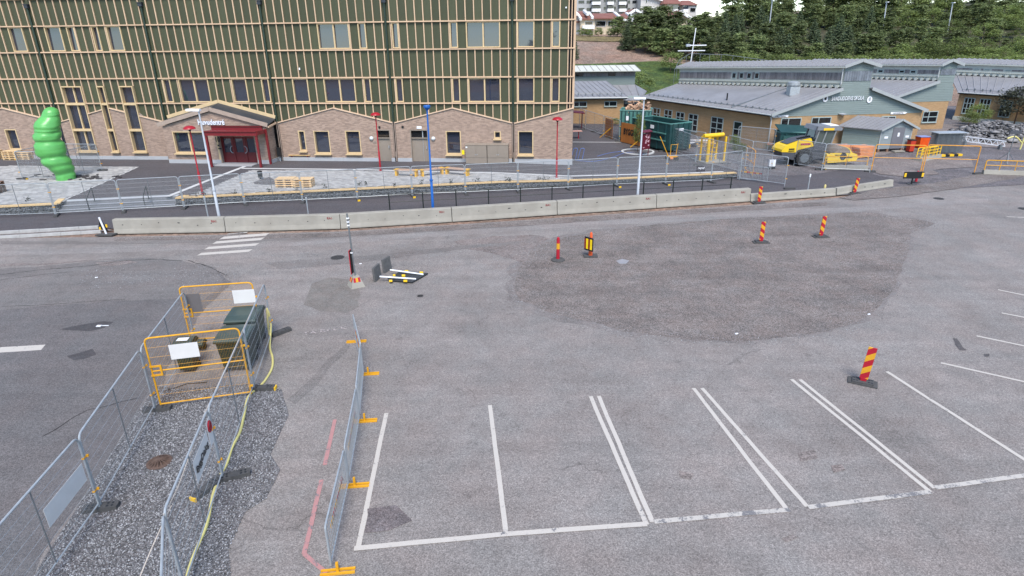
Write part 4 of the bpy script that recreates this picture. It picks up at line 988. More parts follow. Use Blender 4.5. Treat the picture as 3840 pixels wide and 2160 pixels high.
# ================================================================ CONCRETE BLOCKS
m_redpr = mat('red_print', (0.25, 0.05, 0.05), 0.8, 0.2, 6)
def block(lab, A, B, h, w, yoff=0.0, grp=None, mark=True):
    d = (B-A); L = d.length; t = thing('concrete_block', lab, 'concrete barrier', A, math.atan2(d.y, d.x), grp)
    b = MB(); e = 0.02
    prof = [(-w/2, 0.06), (-w/2, .0), (-w*.36, 0.0), (-w*.36, .03), (w*.36, .03), (w*.36, 0), (w/2, 0), (w/2, .06), (w*.40, h*.35), (w*.32, h-.03), (w*.28, h), (-w*.28, h), (-w*.32, h-.03), (-w*.40, h*.35)]
    y0 = w/2
    b.prism([(e, y+y0, z) for y, z in prof][::-1], (L-2*e, 0, 0)); o = b.build('body', m_conc, t, fix=True)
    hb = MB()
    for k in range(int(L/0.95)): 
        zz = h*.62+random.uniform(-.1, .1); hb.tube([(0.6+k*.95+random.uniform(-.2, .2), y0-w*.36-.006, zz), (0.6+k*.95, y0-w*.3, zz)], .026, 6)
    hb.build('lifting_hole', m_black, t)
    if mark:
        M_ = Matrix.Translation((L-.55, y0-w*.345-.012, h-.24)) @ Matrix(((1, 0, 0), (0, 0, -1), (0, 1, 0))).to_4x4()
        text_mb('RA1', .17, .01, M_, bold=.02).build('stencil', m_redpr, t)
    return t
bp = [(428, 878), (846, 870), (1278, 858), (1696, 832), (2090, 805), (2462, 780), (2815, 755)]
labs = ['leftmost concrete block beside the slanted sign stand', 'pale concrete block right above the white crossing stripes', 'concrete block behind the tall pole with concrete foot', 'concrete block in front of the left part of the black railing', 'concrete block at the foot of the right light mast', 'rightmost tall concrete block with a red scratch along it']
for k in range(6): block(labs[k], G(*bp[k]), G(*bp[k+1]), 0.78, 0.55, grp='concrete blocks along the road')
block('low concrete block between the two striped beacons at the footway end', G(2815, 757), G(3134, 734), .46, .4, grp='low concrete blocks', mark=False)
block('low concrete block angled away behind the tilted beacon', G(3138, 733), G(3350, 700), .46, .4, grp='low concrete blocks', mark=False)
# ================================================================ SITE FENCES
FL = 3.45
def fence_proto(h=2.0):
    t = thing('site_fence', '-', 'fence panel', (0, 0, -50))
    r = .024; b = MB()
    b.tube(rounded_path([(0.03, 0, 0.02), (.03, 0, h), (FL-.03, 0, h), (FL-.03, 0, .02)], .16, 5), r, 7); b.build('frame', m_galv, t, smooth=True)
    b = MB(); b.tube([(0.03, 0, .20), (FL-.03, 0, .20)], .017, 6); b.build('bottom_rail', m_galv, t)
    b = MB(); b.tube([(FL/2, 0, .20), (FL/2, 0, h)], .015, 6); b.build('middle_post', m_galvd, t)
    b = MB(); n = 84
    for k in range(1, n):
        x = .03+(FL-.06)*k/n; zt = h-.02
        b.add([(x-.003, 0, .2), (x+.003, 0, .2), (x+.003, 0, zt), (x-.003, 0, zt)], [(0, 1, 2, 3)])
    for k in range(1, 7):
        z = .2+(h-.2)*k/7; b.tube([(.04, 0, z), (FL-.04, 0, z)], .0035, 4, cap=False)
    o = b.build('wire_mesh', m_galv, t); o['kind'] = 'stuff'
    for z in (0.55, 1.45):
        b = MB(); b.box((FL-.0, 0, z), (.13, .05, .035)); b.box((FL+.06, -.02, z), (.04, .08, .05)); b.build('clamp', m_clip, t)
    return t
FP = fence_proto(); FUSED = []
def fence(A, B, lab, grp='site fence panels', lean=0.0, h=None):
    A, B = Vector(A), Vector(B)
    if not FUSED: t = FP; FUSED.append(1)
    else: t = copy_tree(FP)
    x = (B-A); L = x.length; M_ = frame(A, x, (0, 0, 1)) @ Matrix.Rotation(lean, 4, 'X')
    t.matrix_world = M_ @ Matrix.Diagonal((L/FL, 1, (h or 2.0)/2.0, 1)); t.location = A
    t.rotation_euler = M_.to_euler(); t.scale = (L/FL, 1, (h or 2.0)/2.0)
    t['label'] = lab; t['group'] = grp; return t
FOOT = None; FOOTS = 0
def foot(P, ang, lab, yellow=False, grp='rubber fence feet'):
    global FOOT
    if FOOT is None:
        FOOT = thing('ballast_block', '-', 'fence foot', (0, 0, -50)); b = MB()
        b.prism([(-.36, -.11, 0), (.36, -.11, 0), (.38, 0, 0), (.36, .11, 0), (-.36, .11, 0), (-.38, 0, 0)], (0, 0, .12)); b.build('block', m_rubberg, FOOT)
        b = MB(); [b.tube([(x, y, .115), (x, y, .123)], .028, 8) for x in (-.26, -.16, .16, .26) for y in (-.045, .045)]; b.build('socket', m_black, FOOT)
        t = FOOT
    else: t = copy_tree(FOOT)
    t.location = P; t.rotation_euler = (0, 0, ang); t['label'] = lab; t['group'] = grp
    if yellow:
        b = MB(); b.box((.385, 0, .06), (.05, .17, .11)); o = b.build('end_cap', m_yell); o.parent = t
    return t
# row along the stone wall
FA = [(-47, 820), (211, 810), (463, 796), (692, 782), (919, 769), (1136, 760), (1341, 750), (1547, 738), (1746, 730), (1942, 721), (2130, 712), (2312, 700), (2495, 692), (2665, 685)]
nm = ['leftmost fence panel in front of the stone wall, cut by the picture edge', 'fence panel in front of the left half of the steps', 'fence panel in front of the right half of the steps', 'fence panel just right of the steps, crossed by the left light mast', 'fence panel in front of the pallet stack on the right paving', 'fence panel right of the pallet stack', 'fence panel below the middle red lamp', 'fence panel left of the blue mast before the zigzag benches', 'fence panel right of the blue mast before the zigzag benches', 'fence panel right of the zigzag benches along the stone wall', 'fence panel before the rightmost red lamp', 'fence panel left of the right light mast along the stone wall', 'fence panel behind the right light mast along the stone wall']
for k in range(13): fence(G(*FA[k]), G(*FA[k+1]), nm[k])
for k in range(1, 14): foot(G(*FA[k])+Vector((0.05, -.02, 0)), math.radians(-75)+random.uniform(-.2, .2), 'grey rubber foot under the %s joint from the left of the stone wall fence row' % ['first', 'second', 'third', 'fourth', 'fifth', 'sixth', 'seventh', 'eighth', 'ninth', 'tenth', 'eleventh', 'twelfth', 'thirteenth'][k-1], yellow=k in (6, 7, 11, 12))
# fences of the right-hand yard
fence(G(2665, 685), at(2775, 670), 'short run of fence at the right end of the stone wall')
YF = [((2770, 676), (2943, 700), 'fence panel behind the small barrier with narrow bars at the footway end'),
      ((2510, 565), (2607, 608), 'fence panel left of the yellow turnstile, running past the digger-yellow warning stand'), ((2607, 608), (2790, 655), 'fence panel running in front of the yellow turnstile'), 
      ((2195, 487), (2262, 512), 'fence panel farthest back beside the corner of the new building'), ((2262, 512), (2322, 533), 'fence panel left of the plywood hoarding with black letters'), ((2172, 476), (2195, 487), 'sliver of fence panel next to the brick corner of the new building'),
      ((2480, 562), (2525, 570), 'short fence section before the end of the green container'), ((2525, 570), (2640, 590), 'fence panel behind the yellow turnstile, left side'), ((2720, 600), (2812, 628), 'fence panel right of the yellow turnstile'), ((2812, 628), (2890, 640), 'fence panel left of the road roller'),
      ((2975, 622), (3080, 640), 'fence panel in front of the big wheel of the road roller'), ((3080, 640), (3262, 648), 'fence panel in front of the yellow drum of the road roller'), ((2760, 560), (2900, 575), 'fence panel against the school wall behind the gate')]
for a, c, lab in YF: fence(at(*a), at(*c), lab, 'fence panels round the school yard')
for k, (p, lab) in enumerate([((2182, 487), 'dark fence foot nearest the brick corner in the yard'), ((2228, 496), 'dark fence foot second from the brick corner in the yard'), ((2261, 507), 'dark fence foot left of the plywood leaf'), ((2287, 519), 'dark fence foot below the plywood leaf'), ((2322, 533), 'dark fence foot left of the lettered hoarding'), ((2485, 569), 'dark fence foot right of the planted ring'), ((2618, 622), 'dark fence foot left of the yellow turnstile'), ((2722, 617), 'dark fence foot right of the yellow turnstile'), ((2960, 710), 'grey fence foot at the outer end of the angled fence'), ((3075, 637), 'dark fence foot by the road roller drum'), ((3262, 645), 'dark fence foot at the left post of the orange gate'), ((3665, 653), 'dark fence foot at the right post of the orange gate')]):
    foot(at(*p), random.uniform(-.3, .3), lab, yellow=k in (9,), grp='dark fence feet in the yard')
# sculpture enclosure
zz = .53
Q = [at(84, 674), at(250, 676), at(385, 641), at(219, 638)]
for k, lab in enumerate(['front panel of the fence square round the green sculpture', 'right panel of the fence square round the green sculpture', 'back panel of the fence square round the green sculpture', 'left panel of the fence square round the green sculpture']):
    fence(Q[k], Q[(k+1) % 4], lab, 'fence square round the sculpture')
for k, lab in enumerate(['front left', 'front right', 'back right']): foot(Q[k], FYAW, 'dark rubber foot at the %s corner of the sculpture fence' % lab, yellow=k == 0, grp='feet of the sculpture fence')
# foreground fences, left row
C1 = G(380, 1911); C2 = G(585, 1540); C3 = G(735, 1290); C0 = G(0, 1965, 2.0); C0.z = 0; C0 = C1+(C0-C1).normalized()*3.5
m_sheet = mat('white_sheet', (0.60, 0.59, 0.57), 0.5, 0.04, 3)
f1 = fence(C0, C1, 'nearest fence panel of the left foreground row, with a white plastic sheet', 'foreground fence panels')
fence(C1, C2, 'middle fence panel of the left foreground row, before the dark road', 'foreground fence panels')
fence(C2, C3, 'farthest fence panel of the left foreground row, beside the bins', 'foreground fence panels')
foot(C1, math.radians(12), 'big dark rubber foot in the gravel under the left foreground fence', grp='foreground fence feet')
foot(C2+Vector((.05, 0, 0)), math.radians(12), 'dark rubber foot at the lower left corner of the bin pen', grp='foreground fence feet')
E1 = G(1024, 1256); E2 = G(955, 1462); E3 = G(838, 1797); E4 = G(612, 1922, 2.0); E4.z = 0; E5 = G(605, 2160, 2.0); E5.z = 0
fence(E2, E1, 'fence panel right of the green bins', 'foreground fence panels'); fence(E3, E2, 'fence panel over the yellow hose behind the advertising board', 'foreground fence panels')
f2 = fence(E4, E3, 'fence panel carrying the white advertising board', 'foreground fence panels')
E5 = E4+(E5-E4).normalized()*3.45; fence(E4, E5, 'nearest fence panel of the right foreground row, cut by the picture bottom', 'foreground fence panels')
foot(E1+Vector((.25, .12, 0)), math.radians(48), 'dark rubber foot at the far end of the bin pen', grp='foreground fence feet'); foot(E2+Vector((.25, 0, 0)), math.radians(2), 'dark rubber foot with yellow end where the yellow hose enters the pen', yellow=True, grp='foreground fence feet')
foot(E3+Vector((.25, .06, 0)), math.radians(22), 'dark rubber foot across the yellow hose below the board', grp='foreground fence feet'); foot(E3+Vector((-.22, -.42, 0)), math.radians(248), 'dark rubber foot with yellow end beside the yellow hose', yellow=True, grp='foreground fence feet')
def panel_board(name, lab, cat, A, B, u0, u1, z0, z1, mt, side=-1, off=.03, lean=0):
    """board hung on a fence between A and B; u from A in metres"""
    d = (B-A).normalized(); n_ = Vector((-d.y, d.x, 0))*off*side
    p = [A+d*u0+Vector((0, 0, z0))+n_, A+d*u1+Vector((0, 0, z0))+n_, A+d*u1+Vector((0, 0, z1))+n_, A+d*u0+Vector((0, 0, z1))+n_]
    b = MB(); b.prism(p, n_.normalized()*0.006*side); o = b.build(name, mt); o.location = (0, 0, 0)
    c = sum(p, Vector())/4
    for v in o.data.vertices: v.co -= c
    o.location = c; tag(o, lab, cat); return o, c, d, n_
m_sheetg = mat('grey_sheet', (0.12, 0.11, 0.11), 0.6, 0.05, 3)
panel_board('plastic_sheet', 'white plastic sheet hung on the nearest left foreground fence', 'sheet', C0, C1, 1.87, 3.32, .98, 1.43, m_sheet)
# the advertising board : lettering runs up the fence
bo, c, d, n_ = panel_board('advertising_board', 'white advertising board with dark lettering tied to the foreground fence', 'sign', E4, E3, 1.78, 2.95, 1.19, 1.74, m_sheet)
Mx = Matrix((d, (0, 0, 1), d.cross(Vector((0, 0, 1))))).transposed().to_4x4(); 
n2 = d.cross(Vector((0, 0, 1))); Mb = Mx.copy(); Mb = Matrix.Translation(c+n2*0.012+Vector((0, 0, -.07))) @ Matrix((d, (0, 0, 1), n2)).transposed().to_4x4()
Mb2 = Matrix.Translation(Vector(n2)*0.0) @ Mb
w = text_mb('ByggDialog', .23, .004, Matrix.Translation(-c) @ Mb, bold=.012).build('lettering', m_black); setparent(w, bo)
b2, c2, _, _ = panel_board('warning_sign', 'small white sign with a red ring above the advertising board', 'sign', E4, E3, 3.0, 3.30, 1.25, 1.90, m_sheet, off=.045)
b = MB(); b.tube([Vector((0, 0, .14))+n2*.014+d*(.11*math.cos(t))+Vector((0, 0, .13*math.sin(t))) for t in [2*PI*i/20 for i in range(20)]], .018, 5, closed=True); b.box((0, 0, 0), (.06, .012, .16), Matrix.Translation(Vector((0, 0, .14))+n2*.012) @ Matrix.Rotation(math.atan2(d.y, d.x), 4, 'Z')); o = b.build('red_ring', m_redc); setparent(o, b2)
# yellow pen gates
def pen_gate(lab, A, B, h, feet, tint=m_yel, midz=.5, sheets=()):
    t = thing('yellow_gate', lab, 'gate', A, math.atan2((B-A).y, (B-A).x)); L = (B-A).length
    b = MB(); b.tube(rounded_path([(.03, 0, .0), (.03, 0, h), (L-.03, 0, h), (L-.03, 0, .08)], .16, 5), .026, 8); b.build('frame', tint, t, smooth=True)
    for z in (.14, h*midz):
        b = MB(); b.tube([(.03, 0, z), (L-.03, 0, z)], .022, 7); b.build('rail', tint, t)
    b = MB(); n = int(L/.042)
    for k in range(1, n): x = L*k/n; b.add([(x-.0013, 0, .14), (x+.0013, 0, .14), (x+.0013, 0, h-.02), (x-.0013, 0, h-.02)], [(0, 1, 2, 3)])
    for k in range(1, 7): z = .14+(h-.14)*k/7; b.tube([(.04, 0, z), (L-.04, 0, z)], .0035, 4, cap=False)
    o = b.build('wire_mesh', tint, t); o['kind'] = 'stuff'
    b = MB(); [b.bar(p, q, .05, .045) for p, q in (((.0, -.03, h*midz-.12), (.3, -.03, h*midz-.12)), ((.0, -.03, h*midz+.16), (.3, -.03, h*midz+.16)))]; b.bar((.28, -.03, h*midz-.14), (.28, -.03, h*midz+.18), .05, .045, up=(0, 1, 0)); b.build('lock_box', tint, t)
    b = MB(); [b.box((L-.0, 0, z), (.12, .05, .05)) for z in (.35, h*.75)]; b.build('hinge', m_clip, t)
    return t
H1, H2 = G(602, 1531), G(948, 1484); K1, K2 = G(715, 1287), G(985, 1266)
g1 = pen_gate('yellow mesh gate at the near side of the bin pen', H1, H2, 2.25, None, midz=.54); g2 = pen_gate('yellow mesh gate at the far side of the bin pen', K1, K2, 2.12, None, midz=.54)
panel_board('plastic_sheet', 'white plastic sheet hung on the near yellow gate', 'sheet', H1, H2, .60, 1.35, 1.52, 1.98, m_sheet)
panel_board('plastic_sheet', 'white plastic sheet hung at the right of the far yellow gate', 'sheet', K1, K2, 1.70, 2.42, 1.39, 1.88, m_sheet)
panel_board('plastic_sheet', 'grey plastic sheet hung at the left of the far yellow gate', 'sheet', K1, K2, .16, .64, 1.19, 1.85, m_sheetg)
# hose and cords
HP = [(930, 1420), (966, 1350), (1012, 1330), (1024, 1300)]
hose = [(1008, 1180, .75), (998, 1250, .2), (1012, 1300, 0), (1022, 1340, 0), (1020, 1380, 0), (995, 1425, 0), (967, 1455, 0), (930, 1490, 0), (915, 1560, 0), (900, 1620, 0), (870, 1680, 0), (850, 1740, 0), (822, 1790, 0), (800, 1850, 0), (790, 1900, 0), (775, 1970, 0), (745, 2040, 0), (720, 2100, 0), (700, 2170, 0), (690, 2260, 0)]
def smooth_path(P, n=5):
    out = []
    for i in range(len(P)-1):
        p0, p1, p2, p3 = P[max(i-1, 0)], P[i], P[i+1], P[min(i+2, len(P)-1)]
        for k in range(n):
            t = k/n; out.append(0.5*((2*p1)+(p2-p0)*t+(2*p0-5*p1+4*p2-p3)*t*t+(3*p1-p0-3*p2+p3)*t**3))
    return out+[P[-1]]
pts = [G(x, y, z+.03) for x, y, z in hose]
e = E1+Vector((-.05, -.03, 0)); lp = [e+Vector((-.05, -.05, .06)), e+Vector((-.03, -.05, .5)), e+Vector((0, -.02, .95)), e+Vector((.02, 0, 1.05)), e+Vector((.05, -.02, .9)), e+Vector((.06, -.05, .4))]
m_hose = mat('yellow_hose', (0.62, 0.55, 0.20), 0.5, 0.08, 8)
b = MB(); b.tube(smooth_path(lp+pts[2:]), .034, 8); o = b.build('hose', m_hose, smooth=True); tag(o, 'pale yellow hose looped over the fence and lying along the gravel', 'hose')
m_cord = mat('pale_cord', (0.48, 0.42, 0.36), 0.7)
def cord(l, lab, r=.009): b = MB(); b.tube(smooth_path(l, 4), r, 5); o = b.build('cord', m_cord); tag(o, lab, 'cord')
du = (E3-E4).normalized()
cord([E4+Vector((0, 0, 1.95)), E4+du*.9+Vector((-.05, 0, 1.78)), E4+du*1.8+Vector((-.04, 0, 1.85)), E4+du*2.8+Vector((-.03, 0, 1.95)), E3+Vector((-.02, 0, 2.0)), E3+(E2-E3)*.5+Vector((.02, 0, 2.03)), E2+Vector((0, 0, 2.04)), E2+(E1-E2)*.3+Vector((0, 0, 2.02))], 'pale cord strung along the top of the right foreground fence')
cord([E4+Vector((.06, -2.8, .9)), E4+Vector((.05, -1.6, 1.35)), E4+Vector((.05, -.6, 1.75)), E4+du*.3+Vector((.04, 0, 1.9))], 'pale cord hanging down the nearest right foreground fence')
# tie wraps
# drain grate in the gravel
P = G(598, 1735); t = thing('drain_grate', 'domed rusty drain grate in the gravel bed', 'drain grate', P); b = MB(); b.lathe([(.30, 0.0), (.30, .03), (.26, .04)], 20); m_rust = mat('rusty_iron', (0.10, 0.065, 0.05), 0.75, .25, 15, .4, 50); b.build('rim', m_rust, t)
b = MB(); [b.tube([(.26*math.cos(a), .26*math.sin(a), .03), (.17*math.cos(a), .17*math.sin(a), .09), (.05*math.cos(a), .05*math.sin(a), .11)], .014, 5) for a in [2*PI*k/16 for k in range(16)]]; b.lathe([(.06, .10), (.06, .12), (.01, .125)], 10); b.build('bar', m_rust, t)
# ================================================================ CROWD BARRIERS
DB = [G(1220, 2260), G(1245, 2146), G(1312, 1823), G(1352, 1580), G(1367, 1404), G(1337, 1282)]
def crowd_proto(L=2.35, h=1.1):
    t = thing('crowd_barrier', '-', 'crowd barrier', (0, 0, -50)); b = MB()
    b.tube(rounded_path([(.02, 0, .12), (.02, 0, h), (L-.02, 0, h), (L-.02, 0, .12)], .1, 4), .020, 7); b.tube([(.02, 0, .16), (L-.02, 0, .16)], .018, 6); b.build('frame', m_galv, t, smooth=True)
    b0 = None
    for k in range(1, 20):
        x = L*k/20
        if b0 is None: b = MB(); b.tube([(0, 0, .16), (0, 0, h)], .0095, 5, cap=False); b0 = b.build('bar', m_galv, t); b0.location = (x, 0, 0)
        else: inst('bar', b0.data, t, (x, 0, 0))
    b = MB(); n = 6
    for k in range(n): b.box((L*.2+L*.6*(k+.5)/n, .014, .66), (L*.6/n, .012, .10), mi=k % 2)
    b.build('reflective_strip', [mat('tape_yellow', (.55, .28, .02), .5), mat('tape_red', (.35, .03, .03), .5)], t)
    return t
CB = crowd_proto()
cl = ['crowd barrier nearest the picture bottom, beside the pink sprayed line', 'second crowd barrier from the picture bottom', 'third crowd barrier from the picture bottom', 'farthest crowd barrier, seen almost end-on beyond the others']
for k in range(4):
    A, B = DB[k+1], DB[k+2]; t = CB if k == 0 else copy_tree(CB); d = B-A
    L_ = d.length
    t.location = A+d*.02+Vector((-.02, 0, 0)); t.rotation_euler = (0, 0, math.atan2(d.y, d.x)); t.scale = (L_*.97/2.35, 1, 1); t['label'] = cl[k]; t['group'] = 'grey crowd barriers'
fp0 = thing('yellow_stand', '-', 'barrier foot', (0, 0, -50)); 
for k, y in enumerate((-.05, .05)): b = MB(); b.bar((-.34, y, .02), (.34, y, .02), .045, .04); b.build('foot_bar', m_yel, fp0)
b = MB(); b.box((0, 0, .13), (.05, .06, .24)); b.build('socket', m_yel, fp0)
fl = ['yellow barrier foot at the picture bottom', 'yellow barrier foot between the first and second crowd barriers', 'yellow barrier foot between the second and third crowd barriers', 'yellow barrier foot between the third and fourth crowd barriers', 'yellow barrier foot at the far end of the crowd barriers']
for k in range(5):
    t = fp0 if k == 0 else copy_tree(fp0); t.location = DB[k+1]+Vector((.12 if k < 4 else 0, 0, 0)); t.rotation_euler = (0, 0, math.radians(6)); t['label'] = fl[k]; t['group'] = 'yellow barrier feet'
# ================================================================ ROAD WORK BEACONS AND SIGNS
m_bred = mat('beacon_red', (0.36, 0.012, 0.025), 0.45, 0.08, 4)
m_byel = mat('beacon_yellow', (0.60, 0.30, 0.02), 0.45, 0.08, 4)
def beacon(lab, P, h, rz, lean=0.0, w=.26, flip=1, plate=0):
    t = thing('striped_beacon', lab, 'beacon', P, rz, 'striped red and yellow beacons')
    b = MB(); z0 = .16; n = 5; Hh = h-z0; Ml = Matrix.Translation((0, 0, .1)) @ Matrix.Rotation(lean, 4, 'Y') @ Matrix.Translation((0, 0, -.1))
    sl = w*0.75*flip
    # slanted stripes clipped to the panel
    zs = [z0+Hh*i/n for i in range(-2, n+3)]
    def clip(poly, lo, hi):
        for (zc, keep) in ((lo, 1), (hi, -1)):
            out = []
            for i in range(len(poly)):
                a, c = poly[i], poly[(i+1) % len(poly)]; ia, ic = (a[1]-zc)*keep >= -1e-9, (c[1]-zc)*keep >= -1e-9
                if ia: out.append(a)
                if ia != ic: f = (zc-a[1])/(c[1]-a[1]); out.append((a[0]+(c[0]-a[0])*f, zc))
            poly = out
        return poly
    for i in range(len(zs)-1):
        q = clip([(-w/2, zs[i]-sl/2), (w/2, zs[i]+sl/2), (w/2, zs[i+1]+sl/2), (-w/2, zs[i+1]-sl/2)], z0, h)
        if len(q) >= 3: b.prism([Ml @ Vector((x, -.022, z)) for x, z in q], (0, .044, 0), mi=i % 2)
    b.build('striped_panel', [m_bred, m_byel], t)
    b = MB(); b.box((0, 0, .13), (w*.7, .09, .10), Ml); b.build('socket', m_bred, t)
    b = MB(); L = .80; b.prism([(-L/2, -.20, 0), (L/2, -.20, 0), (L/2, .20, 0), (-L/2, .20, 0)], (0, 0, .045)); b.prism([(-L*.36, -.16, .045), (L*.36, -.16, .045), (L*.36, .16, .045), (-L*.36, .16, .045)], (0, 0, .05)); b.build('rubber_base', m_rubberg, t)
    b = MB(); [b.box((x, y, .095), (.06, .05, .006)) for x in (-.24, -.16, .16, .24) for y in (-.08, .08)]; b.build('slot', m_black, t)
    return t
for (bp, tp, rz, lean, flip, lab) in (((2845, 761), (2845, 699), .1, .02, -1, 'striped beacon at the end of the tall concrete blocks'), ((3203, 726), (3219, 668), .05, .09, -1, 'tilted striped beacon before the low concrete block'),
      ((2853, 910), (2857, 831), 0.0, .0, -1, 'striped beacon on the worn gravel, the left of the pair'), ((3077, 889), (3083, 810), 0.1, .04, -1, 'striped beacon on the worn gravel, the right of the pair')):
    P = G(*bp); beacon(lab, P, HT(P, *tp), rz, lean, w=.205, flip=flip)
P = G(3234, 1436); beacon('striped beacon standing alone by the parking bays at the right', P, 1.22, -.5, .06, w=.23, flip=1)
P = G(2092, 976); t = thing('marker_bollard', 'red bollard with a yellow band on a round rubber foot', 'bollard', P); h = HT(P, 2093, 889)
b = MB(); b.lathe([(.085, .05), (.075, h-.14), (.06, h-.03), (.02, h)], 14); b.build('post', m_bred, t, smooth=True); b = MB(); b.lathe([(.083, h*.50), (.081, h*.74)], 14); b.build('reflective_band', m_byel, t)
b = MB(); b.lathe([(.33, 0), (.33, .05), (.28, .08), (.1, .09)], 18); b.build('rubber_base', m_rubberg, t)
P = G(2214, 962); h = HT(P, 2213, 870); t = thing('direction_marker', 'orange post carrying a tilted black and yellow marker board', 'road sign', P)
m_orange = mat('orange_plastic', (0.62, 0.09, 0.02), .5, .08, 4)
b = MB(); b.lathe([(.10, .05), (.075, h*.6), (.06, h-.06), (.02, h)], 14); b.build('post', m_orange, t, smooth=True)
b = MB(); b.box((0, 0, .04), (.66, .42, .08)); b.build('rubber_base', m_rubberg, t)
Mk = frame((-.12, -.17, h*.56), (.70, -.75, 0)) 
b = MB(); b.box((0, 0, 0), (.52, .03, .66), Mk); o = b.build('board', m_black, t); b = MB(); [b.box((x, -.019, 0), (.12, .012, .50), Mk) for x in (-.09, .15)]; b.build('yellow_stripe', mat('marker_yellow', (.80, .55, .01), .45), o); b = MB(); [b.box((x, -.018, 0), (.09, .012, .50), Mk) for x in (-.21, .03)]; b.build('red_stripe', mat('marker_red', (.22, .02, .01), .5), o)
# tall pole in a concrete foot
P = G(1336, 1072); h = HT(P, 1301, 801); t = thing('sign_pole', 'tall grey pole with an edge-on road sign in a striped concrete foot', 'road sign', P)
b = MB(); b.add([(-.30, -.30, 0), (.30, -.30, 0), (.30, .30, 0), (-.30, .30, 0), (-.13, -.13, .48), (.13, -.13, .48), (.13, .13, .48), (-.13, .13, .48)], [(3, 2, 1, 0), (4, 5, 6, 7), (0, 1, 5, 4), (1, 2, 6, 5), (2, 3, 7, 6), (3, 0, 4, 7)]); b.v = [tuple(Matrix.Rotation(.55, 4, 'Z') @ Vector(v)) for v in b.v]; b.build('concrete_foot', m_conc, t)
for k, ang in enumerate((.55, .55+PI/2, .55-PI/2)):
    Mr = Matrix.Rotation(ang, 4, 'Z'); b = MB()
    for i, x in enumerate((-.10, 0, .10)): 
        f = lambda xx, zz: Mr @ Vector((xx*(1-.35*(zz-.3)), -.30+.17*zz/.48-.008, zz))
        b.add([f(x-.05, .24), f(x+.05, .24), f(x+.05, .42), f(x-.05, .42)], [(0, 1, 2, 3)], mi=i % 2)
    b.build('reflective_patch', [m_bred, m_byel], t)
b = MB(); b.tube([(0, 0, .45), (-.05, 0, h)], .035, 8); b.build('tube', m_galvd, t, smooth=True)
b = MB(); Ms = frame((-.10, 0, .55+.55), (.12, 1, 0)); b.box((0, 0, 0), (.30, .03, 1.05), Ms); b.build('sign_plate', [m_bred][0], t); b = MB(); b.box((0, -.02, 0), (.28, .008, 1.0), Ms); b.build('sign_back', m_black, t)
b = MB(); [b.box((-.04, 0, z), (.10, .08, .05)) for z in (1.5, h-.2, h-.35, h-.5)]; b.build('clamp', m_whitep, t)
# fallen sign : a dark plate lying on the ground with two posts and their upturned rubber feet
def fallen():
    t = thing('fallen_sign', 'fallen road sign lying face down on its two white posts', 'road sign', G(1500, 1040))
    p = [G(1606, 1026, .05), G(1546, 1060, .05), G(1455, 1052, .05), G(1500, 1018, .05)]
    b = MB(); b.prism(p, (0, 0, .03)); b.build('sign_plate', mat('dark_plate', (.035, .037, .040), .5, .15, 6), t, True, fix=True)
    for (a, c) in (((1424, 1037), (1560, 1046)), ((1463, 1012), (1588, 1029))):
        A, B = G(*a, .24), G(*c, .10); b = MB(); b.tube([A, B], .036, 8); b.build('post', m_whitep, t, True, smooth=True)
    for q in [[(1409, 1059), (1423, 1046), (1430, 1012), (1410, 1030)], [(1443, 1026), (1462, 1017), (1474, 990), (1446, 1005)]]:
        A, B = G(*q[0]), G(*q[1])+Vector((.05, .25, 0)); d = B-A; n_ = Vector((d.y, -d.x, 0)).normalized()
        b = MB(); b.prism([A, B, B+Vector((-.05, .06, .62)), A+Vector((-.05, .06, .62))], n_*-.09); b.build('rubber_foot', mat('grey_rubber', (.095, .094, .092), .85, .2, 8), t, True, fix=True)
    m_ry = mat('reflector_yellow', (.80, .50, .01), .4)
    for (x, y, w) in ((1524, 1016, 13), (1580, 1021, 13), (1513, 1032, 13), (1465, 1052, 12), (1520, 1052, 14), (1478, 1031, 9)):
        a = G(x-w/2, y+3, .14); c = G(x+w/2, y+3, .14); e = G(x+w/2, y-3, .14); f = G(x-w/2, y-3, .14); b = MB(); b.prism([a, c, e, f], (0, 0, -.03)); b.build('reflector', m_ry, t, True)
    b = MB(); b.prism([G(1452, 1043, .1), G(1470, 1061, .02), G(1483, 1050, .02), G(1481, 1043, .1)], (0, 0, .04)); b.build('corner_plate', m_rubberg, t, True, fix=True)
fallen()
# leaning sign stand at the left end of the concrete blocks
P = G(400, 881); h = HT(P, 396, 813); t = thing('sign_stand', 'slanted dark sign stand at the left end of the concrete blocks', 'road sign', P)
b = MB(); b.tube([(0, 0, .05), (-.16, 0, h)], .05, 8); b.build('post', m_whitep, t); b = MB(); b.prism([(-.34, .05, .35), (.10, .05, .2), (-.16, .05, h), (-.22, .05, h)], (0, .03, 0)); b.build('sign_plate', m_black, t, fix=True)
b = MB(); [b.box((x, .04, z), (.08, .05, .16)) for x, z in ((-.28, .36), (.10, .5))]; b.build('reflector', m_yell, t); b = MB(); b.prism([(-.5, -.2, 0), (.4, -.2, 0), (.55, .2, 0), (-.3, .2, 0)], (0, 0, .07)); b.build('rubber_base', m_rubberg, t)
